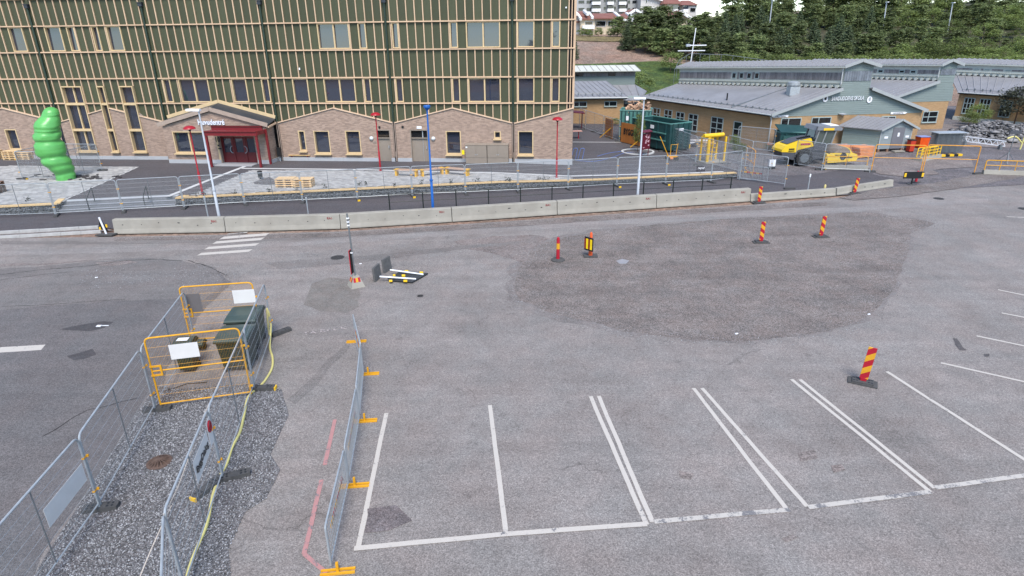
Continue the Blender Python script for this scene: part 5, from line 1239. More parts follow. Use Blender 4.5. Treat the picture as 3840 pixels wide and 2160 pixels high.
# black boards
P = G(3418, 693); t = thing('warning_stand', 'black board with yellow corner reflectors on a stand by the orange gate', 'road sign', P); h = HT(P, 3415, 640)
b = MB(); b.box((0, 0, h-.28), (1.35, .04, .46)); o = b.build('board', m_black, t); b = MB(); [b.box((x, -.025, h-.26), (.14, .02, .26)) for x in (-.58, .60)]; b.build('reflector', m_yell, t); b = MB(); b.tube([(0, 0.03, 0), (0, .03, h-.1)], .05, 8); b.build('post', m_black, t); b = MB(); b.box((0, 0, .03), (.5, .4, .06)); b.build('rubber_base', m_rubberg, t)
P = G(3434, 684); t = thing('marker_bollard', 'red marker post behind the black board on a stand', 'bollard', P); b = MB(); b.lathe([(.085, .05), (.075, .75), (.02, .82)], 10); b.build('post', m_bred, t, smooth=True); b = MB(); b.lathe([(.3, 0), (.3, .06)], 14); b.build('rubber_base', m_rubberg, t)
P = G(2626, 648, .45); t = thing('small_sign', 'small black sign with white script leaning on the end of the stone wall', 'sign', P)
b = MB(); b.box((0, -.02, .30), (.62, .03, .42)); o = b.build('board', mat('sign_black', (.02, .012, .02), .5), t); Ml = Matrix.Translation((0, -.045, .29)) @ Matrix(((1, 0, 0), (0, 0, -1), (0, 1, 0))).to_4x4(); w = text_mb('rapid', .23, .006, Ml, bold=.02, shear=.3).build('lettering', m_whitep); setparent(w, o)
b = MB(); b.tube([(0, 0, -.1), (0, 0, .2)], .02, 6); b.build('stake', m_galvd, t)
# ================================================================ BINS
m_bin = mat('bin_green', (0.020, 0.034, 0.028), .45, .15, 4, dirt=.2)
def wheelie(lab, P, rz, w, d, h, rimw=.05, wheels=2):
    t = thing('wheeled_bin', lab, 'rubbish bin', P, rz)
    b = MB(); s = .82
    b.add([(-w/2*s, -d/2*s, .12), (w/2*s, -d/2*s, .12), (w/2*s, d/2*s, .12), (-w/2*s, d/2*s, .12), (-w/2, -d/2, h-.1), (w/2, -d/2, h-.1), (w/2, d/2, h-.1), (-w/2, d/2, h-.1)], [(3, 2, 1, 0), (4, 5, 6, 7), (0, 1, 5, 4), (1, 2, 6, 5), (2, 3, 7, 6), (3, 0, 4, 7)]); o = b.build('body', m_bin, t)
    b = MB(); n = max(3, int(w/.14)); k_ = [b.bar((-w/2*s+w*s*(k+.5)/n, -d/2*s-.006, .16), (-w/2+w*(k+.5)/n, -d/2-.006, h-.14), .025, .02, up=(0, 1, 0)) for k in range(n)]; b.build('rib', m_bin, o)
    b = MB(); b.box((0, 0, h-.10), (w+rimw*2, d+rimw*2, .06)); b.build('rim', m_bin, t)
    b = MB(); prof = [(-d/2-.05, h-.07), (-d/2-.02, h-.02), (-d/4, h+.02), (d/4, h+.04), (d/2, h), (d/2+.04, h-.07)]
    b.prism([(-w/2-.03, y, z) for y, z in prof], (w+.06, 0, 0)); b.build('lid', mat('bin_lid', (.040, .062, .054), .35, .15, 4), t, fix=True)  # lid colour lighter than the body: sheen on top put into the paint
    b = MB(); b.tube([(-w/2, d/2+.07, h-.05), (w/2, d/2+.07, h-.05)], .02, 6); b.build('handle', m_bin, t)
    for x in ((-w/2*.8, w/2*.8)):
        for y in ((d/2*.7,) if wheels == 2 else (-d/2*.7, d/2*.7)):
            b = MB(); b.tube([(x-.03, y, .1), (x+.03, y, .1)], .1, 12); b.build('wheel', m_rubber, t)
    return t
t = wheelie('smaller dark green wheeled bin with a white label on its lid', G(715, 1385), .10, .50, .62, 1.05)
b = MB(); b.box((-.02, -.02, 1.10), (.34, .22, .006)); b.build('label_sticker', m_whitep, t)
def bin2(lab, p, rz): return wheelie(lab, p, rz, 1.25, .85, 1.25, wheels=4)
bd = (G(1024, 1256)-G(955, 1462)).normalized(); ba = math.atan2(bd.y, bd.x)
wheelie('large green four-wheeled bin nearest the near yellow gate', G(884, 1375)+Vector((.16, .1, 0)), .10, .95, 1.05, 1.22, wheels=4)
wheelie('large green four-wheeled bin farther into the pen', G(884, 1375)+Vector((-.12, 1.58, 0)), .10, .95, 1.15, 1.22, wheels=4)
wheelie('black bin half hidden behind the smaller green bin', G(752, 1312), .1, .3, .3, .35)
# ================================================================ FORECOURT FURNITURE
def pallet_stack(lab, P, rz, n, grp='pallet stacks', mt=None):
    mt = mt or m_pine; t = thing('pallet_stack', lab, 'pallets', P, rz, grp); dk = bl = None
    for k in range(n):
        z = k*.145
        for j in range(7):
            y = -.4+.8*j/6
            if dk is None: b = MB(); b.box((0, 0, 0), (1.2, .11, .022)); dk = b.build('board', mt, t); dk.location = (0, y, .133); dk_ = dk
            else: inst('board', dk.data, t, (random.uniform(-.01, .01), y, z+.133))
        for x in (-.53, 0, .53):
            for y in (-.36, 0, .36):
                if bl is None: b = MB(); b.box((0, 0, 0), (.14, .10, .085)); bl = b.build('block', mt, t); bl.location = (x, y, .065)
                else: inst('block', bl.data, t, (x, y, z+.065))
        for y in (-.36, 0, .36): inst('board', dk.data, t, (0, y, z+.012))
    return t
P = at(1092, 704); pallet_stack('left half of the pale pallet pile on the right paving', P+fd*-.46+fn*.35, FYAW+.1, 4); pallet_stack('right half of the pale pallet pile on the right paving', P+fd*.80+fn*.30, FYAW+.1, 4)
P = at(52, 597); pallet_stack('pallet stack against the brick gable behind the green sculpture', P, FYAW, 5); pallet_stack('pallet stack cut by the left picture edge at the gable', P+fd*-1.7, FYAW, 5); pallet_stack('pale pallet stack just left of the green sculpture', P+fd*1.0+fn*.2, FYAW, 4)
m_brn = mat('brown_wood', (.16, .085, .055), .7, .15, 3); pallet_stack('brown stack at the left edge on the paving', at(-25, 725), FYAW+.2, 5, mt=m_brn)
# zigzag benches
m_by = mat('bench_yellow', (.66, .36, .02), .5, .08, 3); m_bwood = mat('bench_wood', (.44, .28, .19), .6, .15, 3)
bn = [(1478, 659), (1573, 663), (1668, 652), (1764, 661)]
for k in range(3):
    A, B = at(*bn[k]), at(*bn[k+1]); hh = .46; 
    t = thing('bench', ['left leg of the zigzag bench row on the paving', 'middle leg of the zigzag bench row on the paving', 'right leg of the zigzag bench row on the paving'][k], 'bench', A, math.atan2((B-A).y, (B-A).x), 'zigzag benches'); L = (B-A).length
    for y in (-.16, 0, .16): b = MB(); b.box((L/2, y, hh), (L-.35, .14, .05)); b.build('seat_board', m_bwood, t)
    for x in (.22, L-.22): b = MB(); b.box((x, 0, hh/2), (.13, .36, hh)); b.box((x, 0, hh+.005), (.26, .46, .05)); b.build('leg', m_by, t)
# wooden bench at the wall
P = at(1130, 601); t = thing('bench', 'wooden bench with backrest and red legs against the brick gable', 'bench', P, FYAW); 
for y, z in ((-.25, .45), (-.1, .45), (.05, .45)): b = MB(); b.box((0, y, z), (1.75, .13, .04)); b.build('seat_board', m_board, t)
for z in (.62, .78): b = MB(); b.box((0, .20, z), (1.75, .03, .13)); b.build('back_board', m_board, t)
for x in (-.65, .65): b = MB(); b.bar((x, -.2, 0), (x, -.2, .43), .05, .05); b.bar((x, .18, 0), (x, .22, .85), .05, .05); b.bar((x, -.3, .42), (x, .2, .42), .05, .04); b.build('leg', m_redc, t)
# litter bins
P = at(978, 673); t = thing('litter_bin', 'slim dark litter bin standing in the round planting bed', 'litter bin', P); b = MB(); b.lathe([(.15, .15), (.17, .56), (.15, .6)], 12); b.build('body', m_black, t, smooth=True); b = MB(); b.tube([(0, 0, 0), (0, 0, .25)], .04, 8); b.build('post', m_black, t)
P = at(1052, 605); t = thing('litter_bin', 'small dark litter bin by the pipes right of the entrance', 'litter bin', P); b = MB(); b.box((0, 0, .75), (.28, .3, .7)); b.build('body', m_black, t); b = MB(); b.tube([(0, 0, 0), (0, 0, .45)], .04, 8); b.build('post', m_galv, t)
# electrical cabinets
for k, (xa, xb) in enumerate(((1748, 1826), (1828, 1906))):
    A, B = at(xa, 612+k*2), at(xb, 615+k*2); u0, u1 = (A-F0).dot(fd), (B-F0).dot(fd); A = fp(u0, zg(A.x, A.y), 0.75); L = u1-u0; h = HT(A, xa, 545)-A.z
    t = thing('electrical_cabinet', ['left taupe electrical cabinet under the tiny window', 'right taupe electrical cabinet next to the downpipe'][k], 'cabinet', A, FYAW, 'electrical cabinets')
    b = MB(); b.box((L/2, .25, h*.5), (L-.02, .5, h)); b.build('body', m_taupe, t); b = MB(); b.prism([(-.02, -.04, h), (L+.0, -.04, h), (L, .55, h+.06), (-.02, .55, h+.06)], (0, 0, .04)); b.build('top', m_taupe, t)
    for j in (0, 1): b = MB(); b.box((L*(.25+.5*j), -.012, h*.66), (L/2-.03, .022, h*.64)); dd = b.build('door', m_taupe, t); b = MB(); b.box((L*(.25+.5*j)+.35*(1-2*j), -.03, h*.5), (.04, .02, .09)); b.build('lock', m_galv, dd)
    b = MB(); b.box((L/2, -.006, h*.16), (L-.02, .014, h*.29)); b.build('base_panel', m_taupe, t)
    if k == 0: b = MB(); b.box((-.18, -.0, h*.62), (.20, .03, .34)); b.build('warning_plate', mat('warning_yellow', (.70, .58, .01), .5), t); b = MB(); b.box((.1, -.03, h*.9), (.14, .01, .10)); b.build('sticker', m_whitep, t)
# young plants along the boards
m_leafd = mat('dark_leaf', (.03, .035, .022), .7, .2)
for k, (x, y) in enumerate([(105, 755), (130, 770), (735, 738), (762, 736), (880, 728), (1010, 722), (1115, 718), (1220, 706), (1350, 697), (1372, 695), (1480, 702), (1582, 690), (1690, 688), (1790, 684), (1900, 680), (1910, 682), (2020, 676), (2045, 677)]):
    P = at(x, y); t = thing('young_plant', 'small dark young plant behind the boards '+['at the far left paving', 'at the far left paving, lower one', 'under the first red lamp, left one', 'under the first red lamp, right one', 'left of the pallet pile', 'before the pallet pile, left one', 'before the pallet pile, right one', 'right of the pallet pile', 'below the middle red lamp, left one', 'below the middle red lamp, right one', 'before the left zigzag bench', 'left of the blue mast', 'right of the blue mast', 'before the right zigzag bench', 'right of the zigzag benches, left one', 'right of the zigzag benches, right one', 'left of the rightmost red lamp, left one', 'left of the rightmost red lamp, right one'][k], 'plant', P, random.uniform(0, 6), 'young plants behind the boards')
    b = MB(); r = random.Random(k)
    for i in range(22):
        c = Vector((r.gauss(0, .17), r.gauss(0, .09), r.uniform(.05, .42))); a = Vector((r.uniform(-1, 1), r.uniform(-1, 1), r.uniform(-1, 1))).normalized()*.06; e = a.cross(Vector((0, 0, 1))).normalized()*.05; b.quad(c-a-e, c+a-e, c+a+e, c-a+e)
    b.build('leaf', m_leafd, t)['kind'] = 'stuff'; b = MB(); [b.tube([(0, 0, 0), (r.gauss(0, .1), r.gauss(0, .08), .3)], .006, 4) for i in range(3)]; b.build('stem', m_brn, t); t.scale = (.68, .68, .72)
# ================================================================ GREEN SCULPTURE
m_sculp = mat('glossy_green', (0.095, 0.36, 0.085), .36, .10, 1.2, spec=.6)
def sculpture():
    P = at(248, 673); t = thing('sculpture', 'tall shiny green caterpillar-like sculpture of bulging rings', 'sculpture', P)
    s = 520/1983*1.0
    rows = [(1440, 948, 144), (1400, 945, 150), (1340, 930, 158), (1310, 918, 162), (1250, 872, 192), (1200, 835, 214), (1150, 800, 224), (1110, 772, 216), (1085, 758, 214), (1050, 738, 218), (1000, 722, 230), (950, 712, 232), (910, 700, 222), (880, 690, 207), (850, 684, 205), (820, 680, 212), (780, 675, 212), (745, 674, 203), (720, 676, 206), (680, 677, 210), (640, 677, 205), (600, 683, 190), (560, 695, 170), (525, 712, 146), (505, 722, 134), (480, 730, 133), (450, 728, 122), (420, 722, 98), (400, 718, 62), (392, 716, 20)]
    creases = [1320, 1215, 1085, 865, 730, 690]
    N = 40; vs = []; fs = []
    dist = P.length
    d = P.copy(); d.z = 0; d.normalize(); sx = Vector((d.y, -d.x, 0))
    dense = []
    for i in range(len(rows)-1):
        for k in range(4): f = k/4; dense.append(tuple(a+(b_-a)*f for a, b_ in zip(rows[i], rows[i+1])))
    dense.append(rows[-1])
    for (yy, cx, hw) in dense:
        X, Y = cx*s, 300+yy*380/1449
        r_ = ray(X, Y); tt = P.dot(d)/(r_.dot(d)); C = r_*tt; C.z += CH
        r2 = ray(X+hw*s, Y); C2 = r2*(P.dot(d)/(r2.dot(d))); C2.z += CH
        R_ = (C2-C).length
        for k in range(N):
            a = 2*PI*k/N
            tilt = 14*math.sin(a+.8)+10*math.sin(2*a+yy*.004)
            cz = min(abs(yy+tilt-c) for c in creases); cr = 1-.085*math.exp(-(cz/26)**2)
            nz_ = 1+.07*noise.noise(Vector((math.cos(a)*1.3, math.sin(a)*1.3, yy*.012)))
            q = C+(sx*math.cos(a)-d*math.sin(a)*.92)*(R_*cr*nz_); q.z += -.10*math.sin(a)*(1 if yy > 450 else .3)
            if yy > 1330: q.z = max(q.z, P.z-.02)
            vs.append(q)
    n = len(dense)
    for i in range(n-1):
        for k in range(N): fs.append((i*N+k, i*N+(k+1) % N, (i+1)*N+(k+1) % N, (i+1)*N+k))
    fs.append(tuple((n-1)*N+k for k in range(N)))
    b = MB(); b.add(vs, fs); o = b.build('body', m_sculp, t, True, fix=True); o.data.polygons.foreach_set('use_smooth', [True]*len(o.data.polygons))
    b = MB(); C = P+Vector((0, 0, 5.0)); 
sculpture()
b = MB(); P = at(248, 668); r = random.Random(4)
for i in range(60): c = P+fd*r.gauss(0, 1.6)+fn*r.gauss(.2, .5); b.box((0, 0, 0), (r.uniform(.1, .5), r.uniform(.05, .2), .06), Matrix.Translation(Vector((c.x, c.y, zg(c.x, c.y)+.05))) @ Matrix.Rotation(r.uniform(0, 3), 4, 'Z'))
o = b.build('rubble', m_tar); o['kind'] = 'stuff'; o['label'] = 'dark broken rubble round the foot of the green sculpture'
# litter on the asphalt
for (x, y, lab) in ((362, 1042, 'white scrap on the dark road at the left'), (1352, 990, 'white cup lying right of the tall pole'), (2762, 1253, 'bluish paper scrap at the lower edge of the gravel'), (3258, 1180, 'pale stick at the right edge of the gravel')):
    P = G(x, y); b = MB(); b.box((0, 0, .02), (.11, .05, .03), Matrix.Rotation(.4, 4, 'Z')); o = b.build('litter', m_whitep); o.location = P; tag(o, lab, 'litter')
P = G(372, 1224); b = MB(); b.box((0, 0, .02), (.17, .11, .03)); b.box((.22, .03, .02), (.24, .03, .02)); o = b.build('litter', m_whitep); o.location = P; tag(o, 'white and yellow scrap in the dark road patch', 'litter')
# ================================================================ THE OLD YELLOW-BRICK SCHOOL
def m_brickwall(name, col, mort):
    M = bpy.data.materials.new(name); M.use_nodes = True; N = M.node_tree.nodes; L = M.node_tree.links; p = N['Principled BSDF']; p.inputs['Roughness'].default_value = .85
    g = N.new('ShaderNodeNewGeometry'); sx = N.new('ShaderNodeSeparateXYZ'); L.new(g.outputs['Position'], sx.inputs[0])
    ad = N.new('ShaderNodeMath'); ad.operation = 'ADD'; L.new(sx.outputs[0], ad.inputs[0]); L.new(sx.outputs[1], ad.inputs[1])
    cb = N.new('ShaderNodeCombineXYZ'); L.new(ad.outputs[0], cb.inputs[0]); L.new(sx.outputs[2], cb.inputs[1])
    b = N.new('ShaderNodeTexBrick'); b.inputs['Scale'].default_value = 1; b.inputs['Brick Width'].default_value = .26; b.inputs['Row Height'].default_value = .078; b.inputs['Mortar Size'].default_value = .008
    b.inputs['Color1'].default_value = (*col, 1); b.inputs['Color2'].default_value = (col[0]*.82, col[1]*.8, col[2]*.76, 1); b.inputs['Mortar'].default_value = (*mort, 1); L.new(cb.outputs[0], b.inputs['Vector'])
    n = N.new('ShaderNodeTexNoise'); n.inputs['Scale'].default_value = .5; n.inputs['Detail'].default_value = 6; L.new(g.outputs['Position'], n.inputs['Vector'])
    r = N.new('ShaderNodeMapRange'); r.inputs['To Min'].default_value = .75; r.inputs['To Max'].default_value = 1.22; L.new(n.outputs['Fac'], r.inputs['Value'])
    v = N.new('ShaderNodeVectorMath'); v.operation = 'SCALE'; L.new(b.outputs['Color'], v.inputs[0]); L.new(r.outputs[0], v.inputs['Scale']); L.new(v.outputs[0], p.inputs['Base Color'])
    bp_ = N.new('ShaderNodeBump'); bp_.inputs['Strength'].default_value = .4; bp_.inputs['Distance'].default_value = .01; L.new(b.outputs['Fac'], bp_.inputs['Height']); bp_.invert = True; L.new(bp_.outputs[0], p.inputs['Normal'])
    MATS[name] = M; return M
m_yb = m_brickwall('yellow_brick', (0.40, 0.245, 0.115), (0.30, 0.22, 0.14))
m_clad = mat('grey_green_boards', (0.175, 0.215, 0.205), .7, .08, 1.5, stretch=(.6, .6, 5))
m_white_b = mat('off_white_boards', (0.46, 0.47, 0.42), .7, .10, 1.2)
m_weath = mat('weathered_boards', (0.20, 0.185, 0.185), .8, .28, 2.5, objvar=.2, stretch=(3, 3, .5))
m_roofm = mat('grey_sheet_roof', (0.215, 0.215, 0.225), .5, .12, .7, metal=.0, dirt=.3, dirtcol=(.16, .15, .14))
m_roofs = mat('roof_seam', (0.27, 0.27, 0.28), .5, .1)
m_trim = mat('grey_trim', (0.30, 0.32, 0.32), .6, .06)
m_frame = mat('pale_green_frame', (0.30, 0.36, 0.35), .55, .05)
m_gutter = mat('pale_gutter', (.40, .42, .42), .5, .06)
def dvec(a): return Vector((math.cos(math.radians(a)), math.sin(math.radians(a)), 0))
def wing(lab, A, ag, al, W, tw0, tw1, ze, zt, zte, zap, tL, tT, drop, wins_long=(), wins_gable=(), ztr=None, clad_z=2.95, far_drop=0.0, clwins=(), gable=True, snow=True, zwall=0.15):
    """one wing: low roofs left and right of a raised clerestory; u runs along the gable, t along the long side. A = left roof corner at the near gable"""
    gd, ld = dvec(ag), dvec(al); ln = Vector((ld.y, -ld.x, 0)); 
    if ln.dot(gd) > 0: ln = -ln              # outwards from the long wall
    gn_ = Vector((gd.y, -gd.x, 0))
    if gn_.dot(ld) > 0: gn_ = -gn_            # outwards from the gable
    t0 = thing('school_wing', lab, 'school building', (A.x+gd.x*W/2, A.y+gd.y*W/2, zwall))
    def P(u, t, z, o=0, lo=0): q = A+gd*u+ld*t+gn_*o+ln*lo; return Vector((q.x, q.y, z-drop*t if z > ze+.4 else z))
    i = .28
    b = MB(); b.prism([P(i, 0, zwall-.3), P(i, tL, zwall-.3), P(i, tL, ze-.12), P(i, 0, ze-.12)], -ln*.2); b.build('long_wall', m_yb, t0, True, fix=True)
    if gable:
        b = MB(); b.prism([P(i, 0, zwall-.3), P(W-i, 0, zwall-.3), P(W-i, 0, clad_z), P(i, 0, clad_z)], -gn_*.2); b.build('gable_wall', m_yb, t0, True, fix=True)
        # boarded gable: separate horizontal boards following the outline
        def span(z):
            l = i if z < ze else tw0*((z-ze)/(zt-ze)) if z < zt else tw0+.18
            r = W-i if z < ze else W-(W-tw1)*((z-ze)/((ztr or zt)-ze)) if z < (ztr or zt) else tw1-.18
            um = (tw0+tw1)/2
            if z > zte: f = (z-zte)/(zap-zte); l = max(l, tw0+.1+(um-tw0)*f); r = min(r, tw1-.1-(tw1-um)*f)
            return l, r
        z = clad_z
        while z < zap-.12:
            l0, r0 = span(z+.01); l1, r1 = span(z+.16)
            mt = m_weath if False else m_clad
            if r1-l1 > .1:
                b = MB(); q = [P(l0, 0, z, .03), P(r0, 0, z, .03), P(r1, 0, z+.155, .015), P(l1, 0, z+.155, .015)]; b.prism(q, -gn_*.08); b.build('board', mt, t0, True, fix=True)
            z += .165
        zb0, zb1 = zt+.55, zte-.45
        n = 11
        for k in range(n):
            a, c = tw0+.24+(tw1-tw0-.48)*k/n, tw0+.24+(tw1-tw0-.48)*(k+1)/n-.02; b = MB(); b.prism([P(a, 0, zb0, .04), P(c, 0, zb0, .04), P(c, 0, zb1, .04), P(a, 0, zb1, .04)], gn_*.03); b.build('upright_board', mat('blue_grey_boards', (.145, .165, .19), .75, .2, 3, objvar=.15), t0, True, fix=True)
    # tower long wall: white boards, weathered band, white bracket row
    zb = zt+.25
    u = tw0+.18
    b = MB(); b.prism([P(u, 0, zt-.3), P(u, tT, zt-.3), P(u, tT, zte-.05), P(u, 0, zte-.05)], -ln*.15); b.build('clerestory_wall', m_white_b, t0, True, fix=True)
    z0, z1 = zt+.62, zte-.55
    n = int(tT/.28); 
    for k in range(n):
        a, c = tT*k/n, tT*(k+1)/n-.02
        if any(w0-.05 < (a+c)/2 < w1+.05 for w0, w1 in clwins): continue
        b = MB(); o_ = .02+random.uniform(0, .02); b.prism([P(u, a, z0, 0, .0), P(u, c, z0, 0, .0), P(u, c, z1, 0, .0), P(u, a, z1, 0, 0)], ln*o_); b.build('upright_board', m_weath, t0, True, fix=True)
    for w0, w1 in clwins:
        b = MB(); b.prism([P(u, w0, z0+.02), P(u, w1, z0+.02), P(u, w1, z1-.02), P(u, w0, z1-.02)], ln*.05); o = b.build('window', m_frame, t0, True, fix=True)
        b = MB(); b.prism([P(u, w0+.08, z0+.1, 0, .05), P(u, w1-.08, z0+.1, 0, .05), P(u, w1-.08, z1-.1, 0, .05), P(u, w0+.08, z1-.1, 0, .05)], ln*.01); b.build('pane', m_glassd, o, True, fix=True)
    b = MB(); b.bar(P(u, 0, zt+.42, 0, .06), P(u, tT, zt+.42, 0, .06), .12, .10); b.build('ledge', m_white_b, t0, True)
    n = int(tT/.62); pr = None
    for k in range(n):
        b = MB(); q = P(u, tT*(k+.5)/n, zt+.12, 0, .12); b.box((0, 0, 0), (.30, .22, .22), Matrix.Translation(q) @ Matrix.Rotation(math.radians(al), 4, 'Z')); b.build('bracket', m_white_b, t0, True)
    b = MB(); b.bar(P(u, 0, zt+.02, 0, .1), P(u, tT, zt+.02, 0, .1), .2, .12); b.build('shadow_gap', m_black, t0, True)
    # roofs with standing seams
    def roof(name, q, seams, vec=(0, 0, -.07)):
        b = MB(); b.prism(q, vec); r = b.build(name, m_roofm, t0, True, fix=True)
        L0 = (q[1]-q[0]).length; n = int(L0/seams); b = MB()
        for k in range(n+1):
            a = q[0].lerp(q[1], k/n); c = q[3].lerp(q[2], k/n); b.bar(a+Vector((0, 0, .03)), c+Vector((0, 0, .03)), .05, .07)
        o = b.build('seam', m_roofs, r, True); o['kind'] = 'stuff'; return r
    ov = .35
    R1 = roof('roof', [P(0, -ov*0, ze, ov), P(0, tL, ze), P(tw0+.15, tT, zt), P(tw0+.15, 0, zt, ov)], .55)
    if gable and W-tw1 > 1: roof('roof', [P(W, 0, ze, ov), P(W, tL*.5, ze), P(tw1-.15, tL*.5, ztr or zt), P(tw1-.15, 0, ztr or zt, ov)], .55)
    um = (tw0+tw1)/2
    roof('clerestory_roof', [P(tw0-.05, 0, zte, ov), P(tw0-.05, tT+.4, zte), P(um, tT+.4, zap), P(um, 0, zap, ov)], .55)
    roof('clerestory_roof', [P(tw1+.3, 0, zte, ov), P(tw1+.3, tT+.4, zte), P(um, tT+.4, zap), P(um, 0, zap, ov)], .55)
    b = MB(); b.bar(P(tw0-.05, 0, zte-.10, ov), P(tw0-.05, tT+.4, zte-.10), .08, .12); b.build('fascia', m_white_b, t0, True)
    # verge boards of the gable
    for (a, za, c, zc) in ((0, ze, tw0+.15, zt), (W, ze, tw1-.15, ztr or zt), (tw0-.05, zte, um, zap), (tw1+.3, zte, um, zap)):
        if gable and abs(a-c) > .4: b = MB(); b.bar(P(a, 0, za-.08, ov+.02), P(c, 0, zc-.08, ov+.02), .05, .24); b.build('verge_board', m_trim, t0, True)
    # gutter, snow guard, downpipes
    b = MB(); b.tube([P(-.06, 0, ze-.06, ov), P(-.06, tL, ze-.06)], .07, 6); b.build('gutter', m_gutter, t0, True)
    b = MB(); b.bar(P(.05, 0, ze-.14, ov-.1), P(.05, tL, ze-.14), .05, .16); b.build('eaves_board', m_black, t0, True)
    if snow:
        b = MB(); n = int(tL/.75)
        for k in range(n): q = P(.55, tL*(k+.4)/n, ze+.17+.12); b.box((0, 0, 0), (.10, .12, .22), Matrix.Translation(q))
        b.tube([P(.55, 0, ze+.27), P(.55, tL, ze+.27)], .025, 5); b.build('snow_guard', m_galvd, t0, True)
    if gable:
        b = MB(); b.tube(rounded_path([P(.0, -.0, ze-.12, .15, .0), P(.25, 0, ze-.5, .06, 0.05), P(.25, 0, zwall, .06, .05)], .1, 3), .05, 7); b.build('downpipe', m_gutter, t0, True, smooth=True)
        b = MB(); b.tube([P(tw0+.1, 0, zte-.2, .05, .12), P(tw0+.12, 0, zt+.3, .05, .08)], .05, 7); b.build('downpipe', m_gutter, t0, True, smooth=True)
    for (a, c, z0, z1, mu, tr) in wins_long: swin(t0, lambda x, z, o=0: P(i, x, z, 0, o), a, c, z0, z1, mu, tr, ln)
    for (a, c, z0, z1, mu, tr) in wins_gable: swin(t0, lambda x, z, o=0: P(x, 0, z, o), a, c, z0, z1, mu, tr, gn_)
    return t0, P
def swin(t0, Q, a, c, z0, z1, mu, tr, out, door=False):
    if a > c: a, c = c, a
    b = MB(); w = .07
    for x in [a, c]+[a+(c-a)*m_ for m_ in mu]: b.bar(Q(x, z0, .03), Q(x, z1, .03), w, .07, up=out)
    for z in [z0, z1]+[z0+(z1-z0)*m_ for m_ in tr]: b.bar(Q(a, z, .028), Q(c, z, .028), .066, w)
    o = b.build('door' if door else 'window', m_frame, t0, True)
    b = MB(); b.prism([Q(a, z0, .0), Q(c, z0, 0), Q(c, z1, 0), Q(a, z1, 0)], out*.012); b.build('pane', m_glassd, o, True, fix=True)
    if not door: b = MB(); b.bar(Q(a-.06, z0-.05, .06), Q(c+.06, z0-.05, .06), .16, .05); b.build('sill', m_frame, o, True)
    return o
SA = Vector((22.273, 55.32, 0))
lw = [(14.95, 16.1, .35, 2.2, (.45,), (.36, .7)), (13.0, 14.2, .4, 2.2, (.5,), (.36, .7)), (11.1, 12.3, .5, 2.15, (.5,), (.36, .7)), (9.1, 10.4, .55, 2.15, (.5,), (.36, .7)), (5.65, 7.2, .62, 2.2, (.5,), (.36, .7)), (16.9, 17.5, .6, 2.2, (.5,), (.5,))]
gw_ = [(1.15, 2.95, .7, 2.78, (.36,), (.5,)), (3.95, 5.72, .7, 2.78, (.36,), (.5,)), (10.5, 11.8, 1.4, 2.7, (.48,), (.5,))]
cw_ = [(12.2, 12.75), (11.2, 11.75), (10.2, 10.75), (9.2, 9.75)]
w1, P1_ = wing('yellow brick school wing whose grey boarded gable carries the school name', SA, 6.93, 116, 14.55, 6.0, 9.0, 3.2, 5.2, 7.0, 7.5, 17.84, 20.8, .045, lw, gw_, clwins=cw_)
swin(w1, lambda x, z, o=0: P1_(.28, x, z, 0, o), 3.75+.05, 4.72+0, .15, 2.15, (), (.3, .62), -dvec(26), door=True) if False else None
_ld = dvec(116); _ln = Vector((-_ld.y, _ld.x, 0)); _ln = _ln if _ln.dot(dvec(6.93)) < 0 else -_ln
swin(w1, lambda x, z, o=0: P1_(.28, x, z, 0, o), 3.3, 4.25, .15, 2.1, (), (.34, .66), _ln, door=True)
gdir1 = dvec(6.93); gout = Vector((gdir1.y, -gdir1.x, 0))
def on_gable(body, x, z, size, mt, ext=.05, bold=.0, xs=1.0, shear=0, name='lettering'):
    M_ = Matrix.Translation(P1_(x, 0, z, .05)+Vector((0, 0, .045*0))) @ Matrix((gdir1, (0, 0, 1), gout)).transposed().to_4x4(); return text_mb(body, size, ext, M_, bold=bold, xs=xs, shear=shear).build(name, mt, w1, True)
m_let = mat('pale_letter', (.55, .58, .60), .5)
on_gable('SANDUDDENS SKOLA', 6.9, 4.18, .46, m_let, xs=.66, shear=.12, bold=.012)
for (x, z) in ((4.85, 4.35), (8.97, 4.18)):
    b = MB(); c = P1_(x, 0, z, .06); b.prism([c+gdir1*(.24*math.cos(a))+Vector((0, 0, .27*math.sin(a))) for a in [2*PI*k/16 for k in range(16)]], gout*.03); o = b.build('emblem', m_whitep, w1, True, fix=True)
    b = MB(); c = c+gout*.032; b.prism([c+gdir1*(.02+.13*math.cos(a))+Vector((0, 0, .04+.17*math.sin(a))) for a in [PI*.3+1.4*PI*k/10 for k in range(11)]], gout*.01); b.build('emblem_mark', m_black if x < 6 else m_galv, o, True, fix=True)
# small direction boards on the gable
for (x, z, dr, body) in ((.95, 2.98, -1, 'IDROTTSHALL'), (12.0, 2.98, 1, 'HUVUDENTRE')):
    b = MB(); q = [(-.75*dr, -.09), (.6*dr, -.09), (.82*dr, 0), (.6*dr, .09), (-.75*dr, .09)]; b.prism([P1_(x+a, 0, z+c, .05) for a, c in q], gout*.03); o = b.build('direction_board', m_whitep, w1, True, fix=True)
    M_ = Matrix.Translation(P1_(x-.05*dr, 0, z-.055, .085)) @ Matrix((gdir1, (0, 0, 1), gout)).transposed().to_4x4(); lt = text_mb(body, .15, .004, M_, bold=.02).build('lettering', m_black, o, True)
for x, z in ((6.6, 3.0),): 
    b = MB(); c = P1_(x, 0, z, .2); b.lathe([(.03, -.1), (.1, -.05), (.08, 0), (.30, .02), (.32, .06), (.1, .1)], 14, c=c); b.build('gable_lamp', m_pole, w1, True)
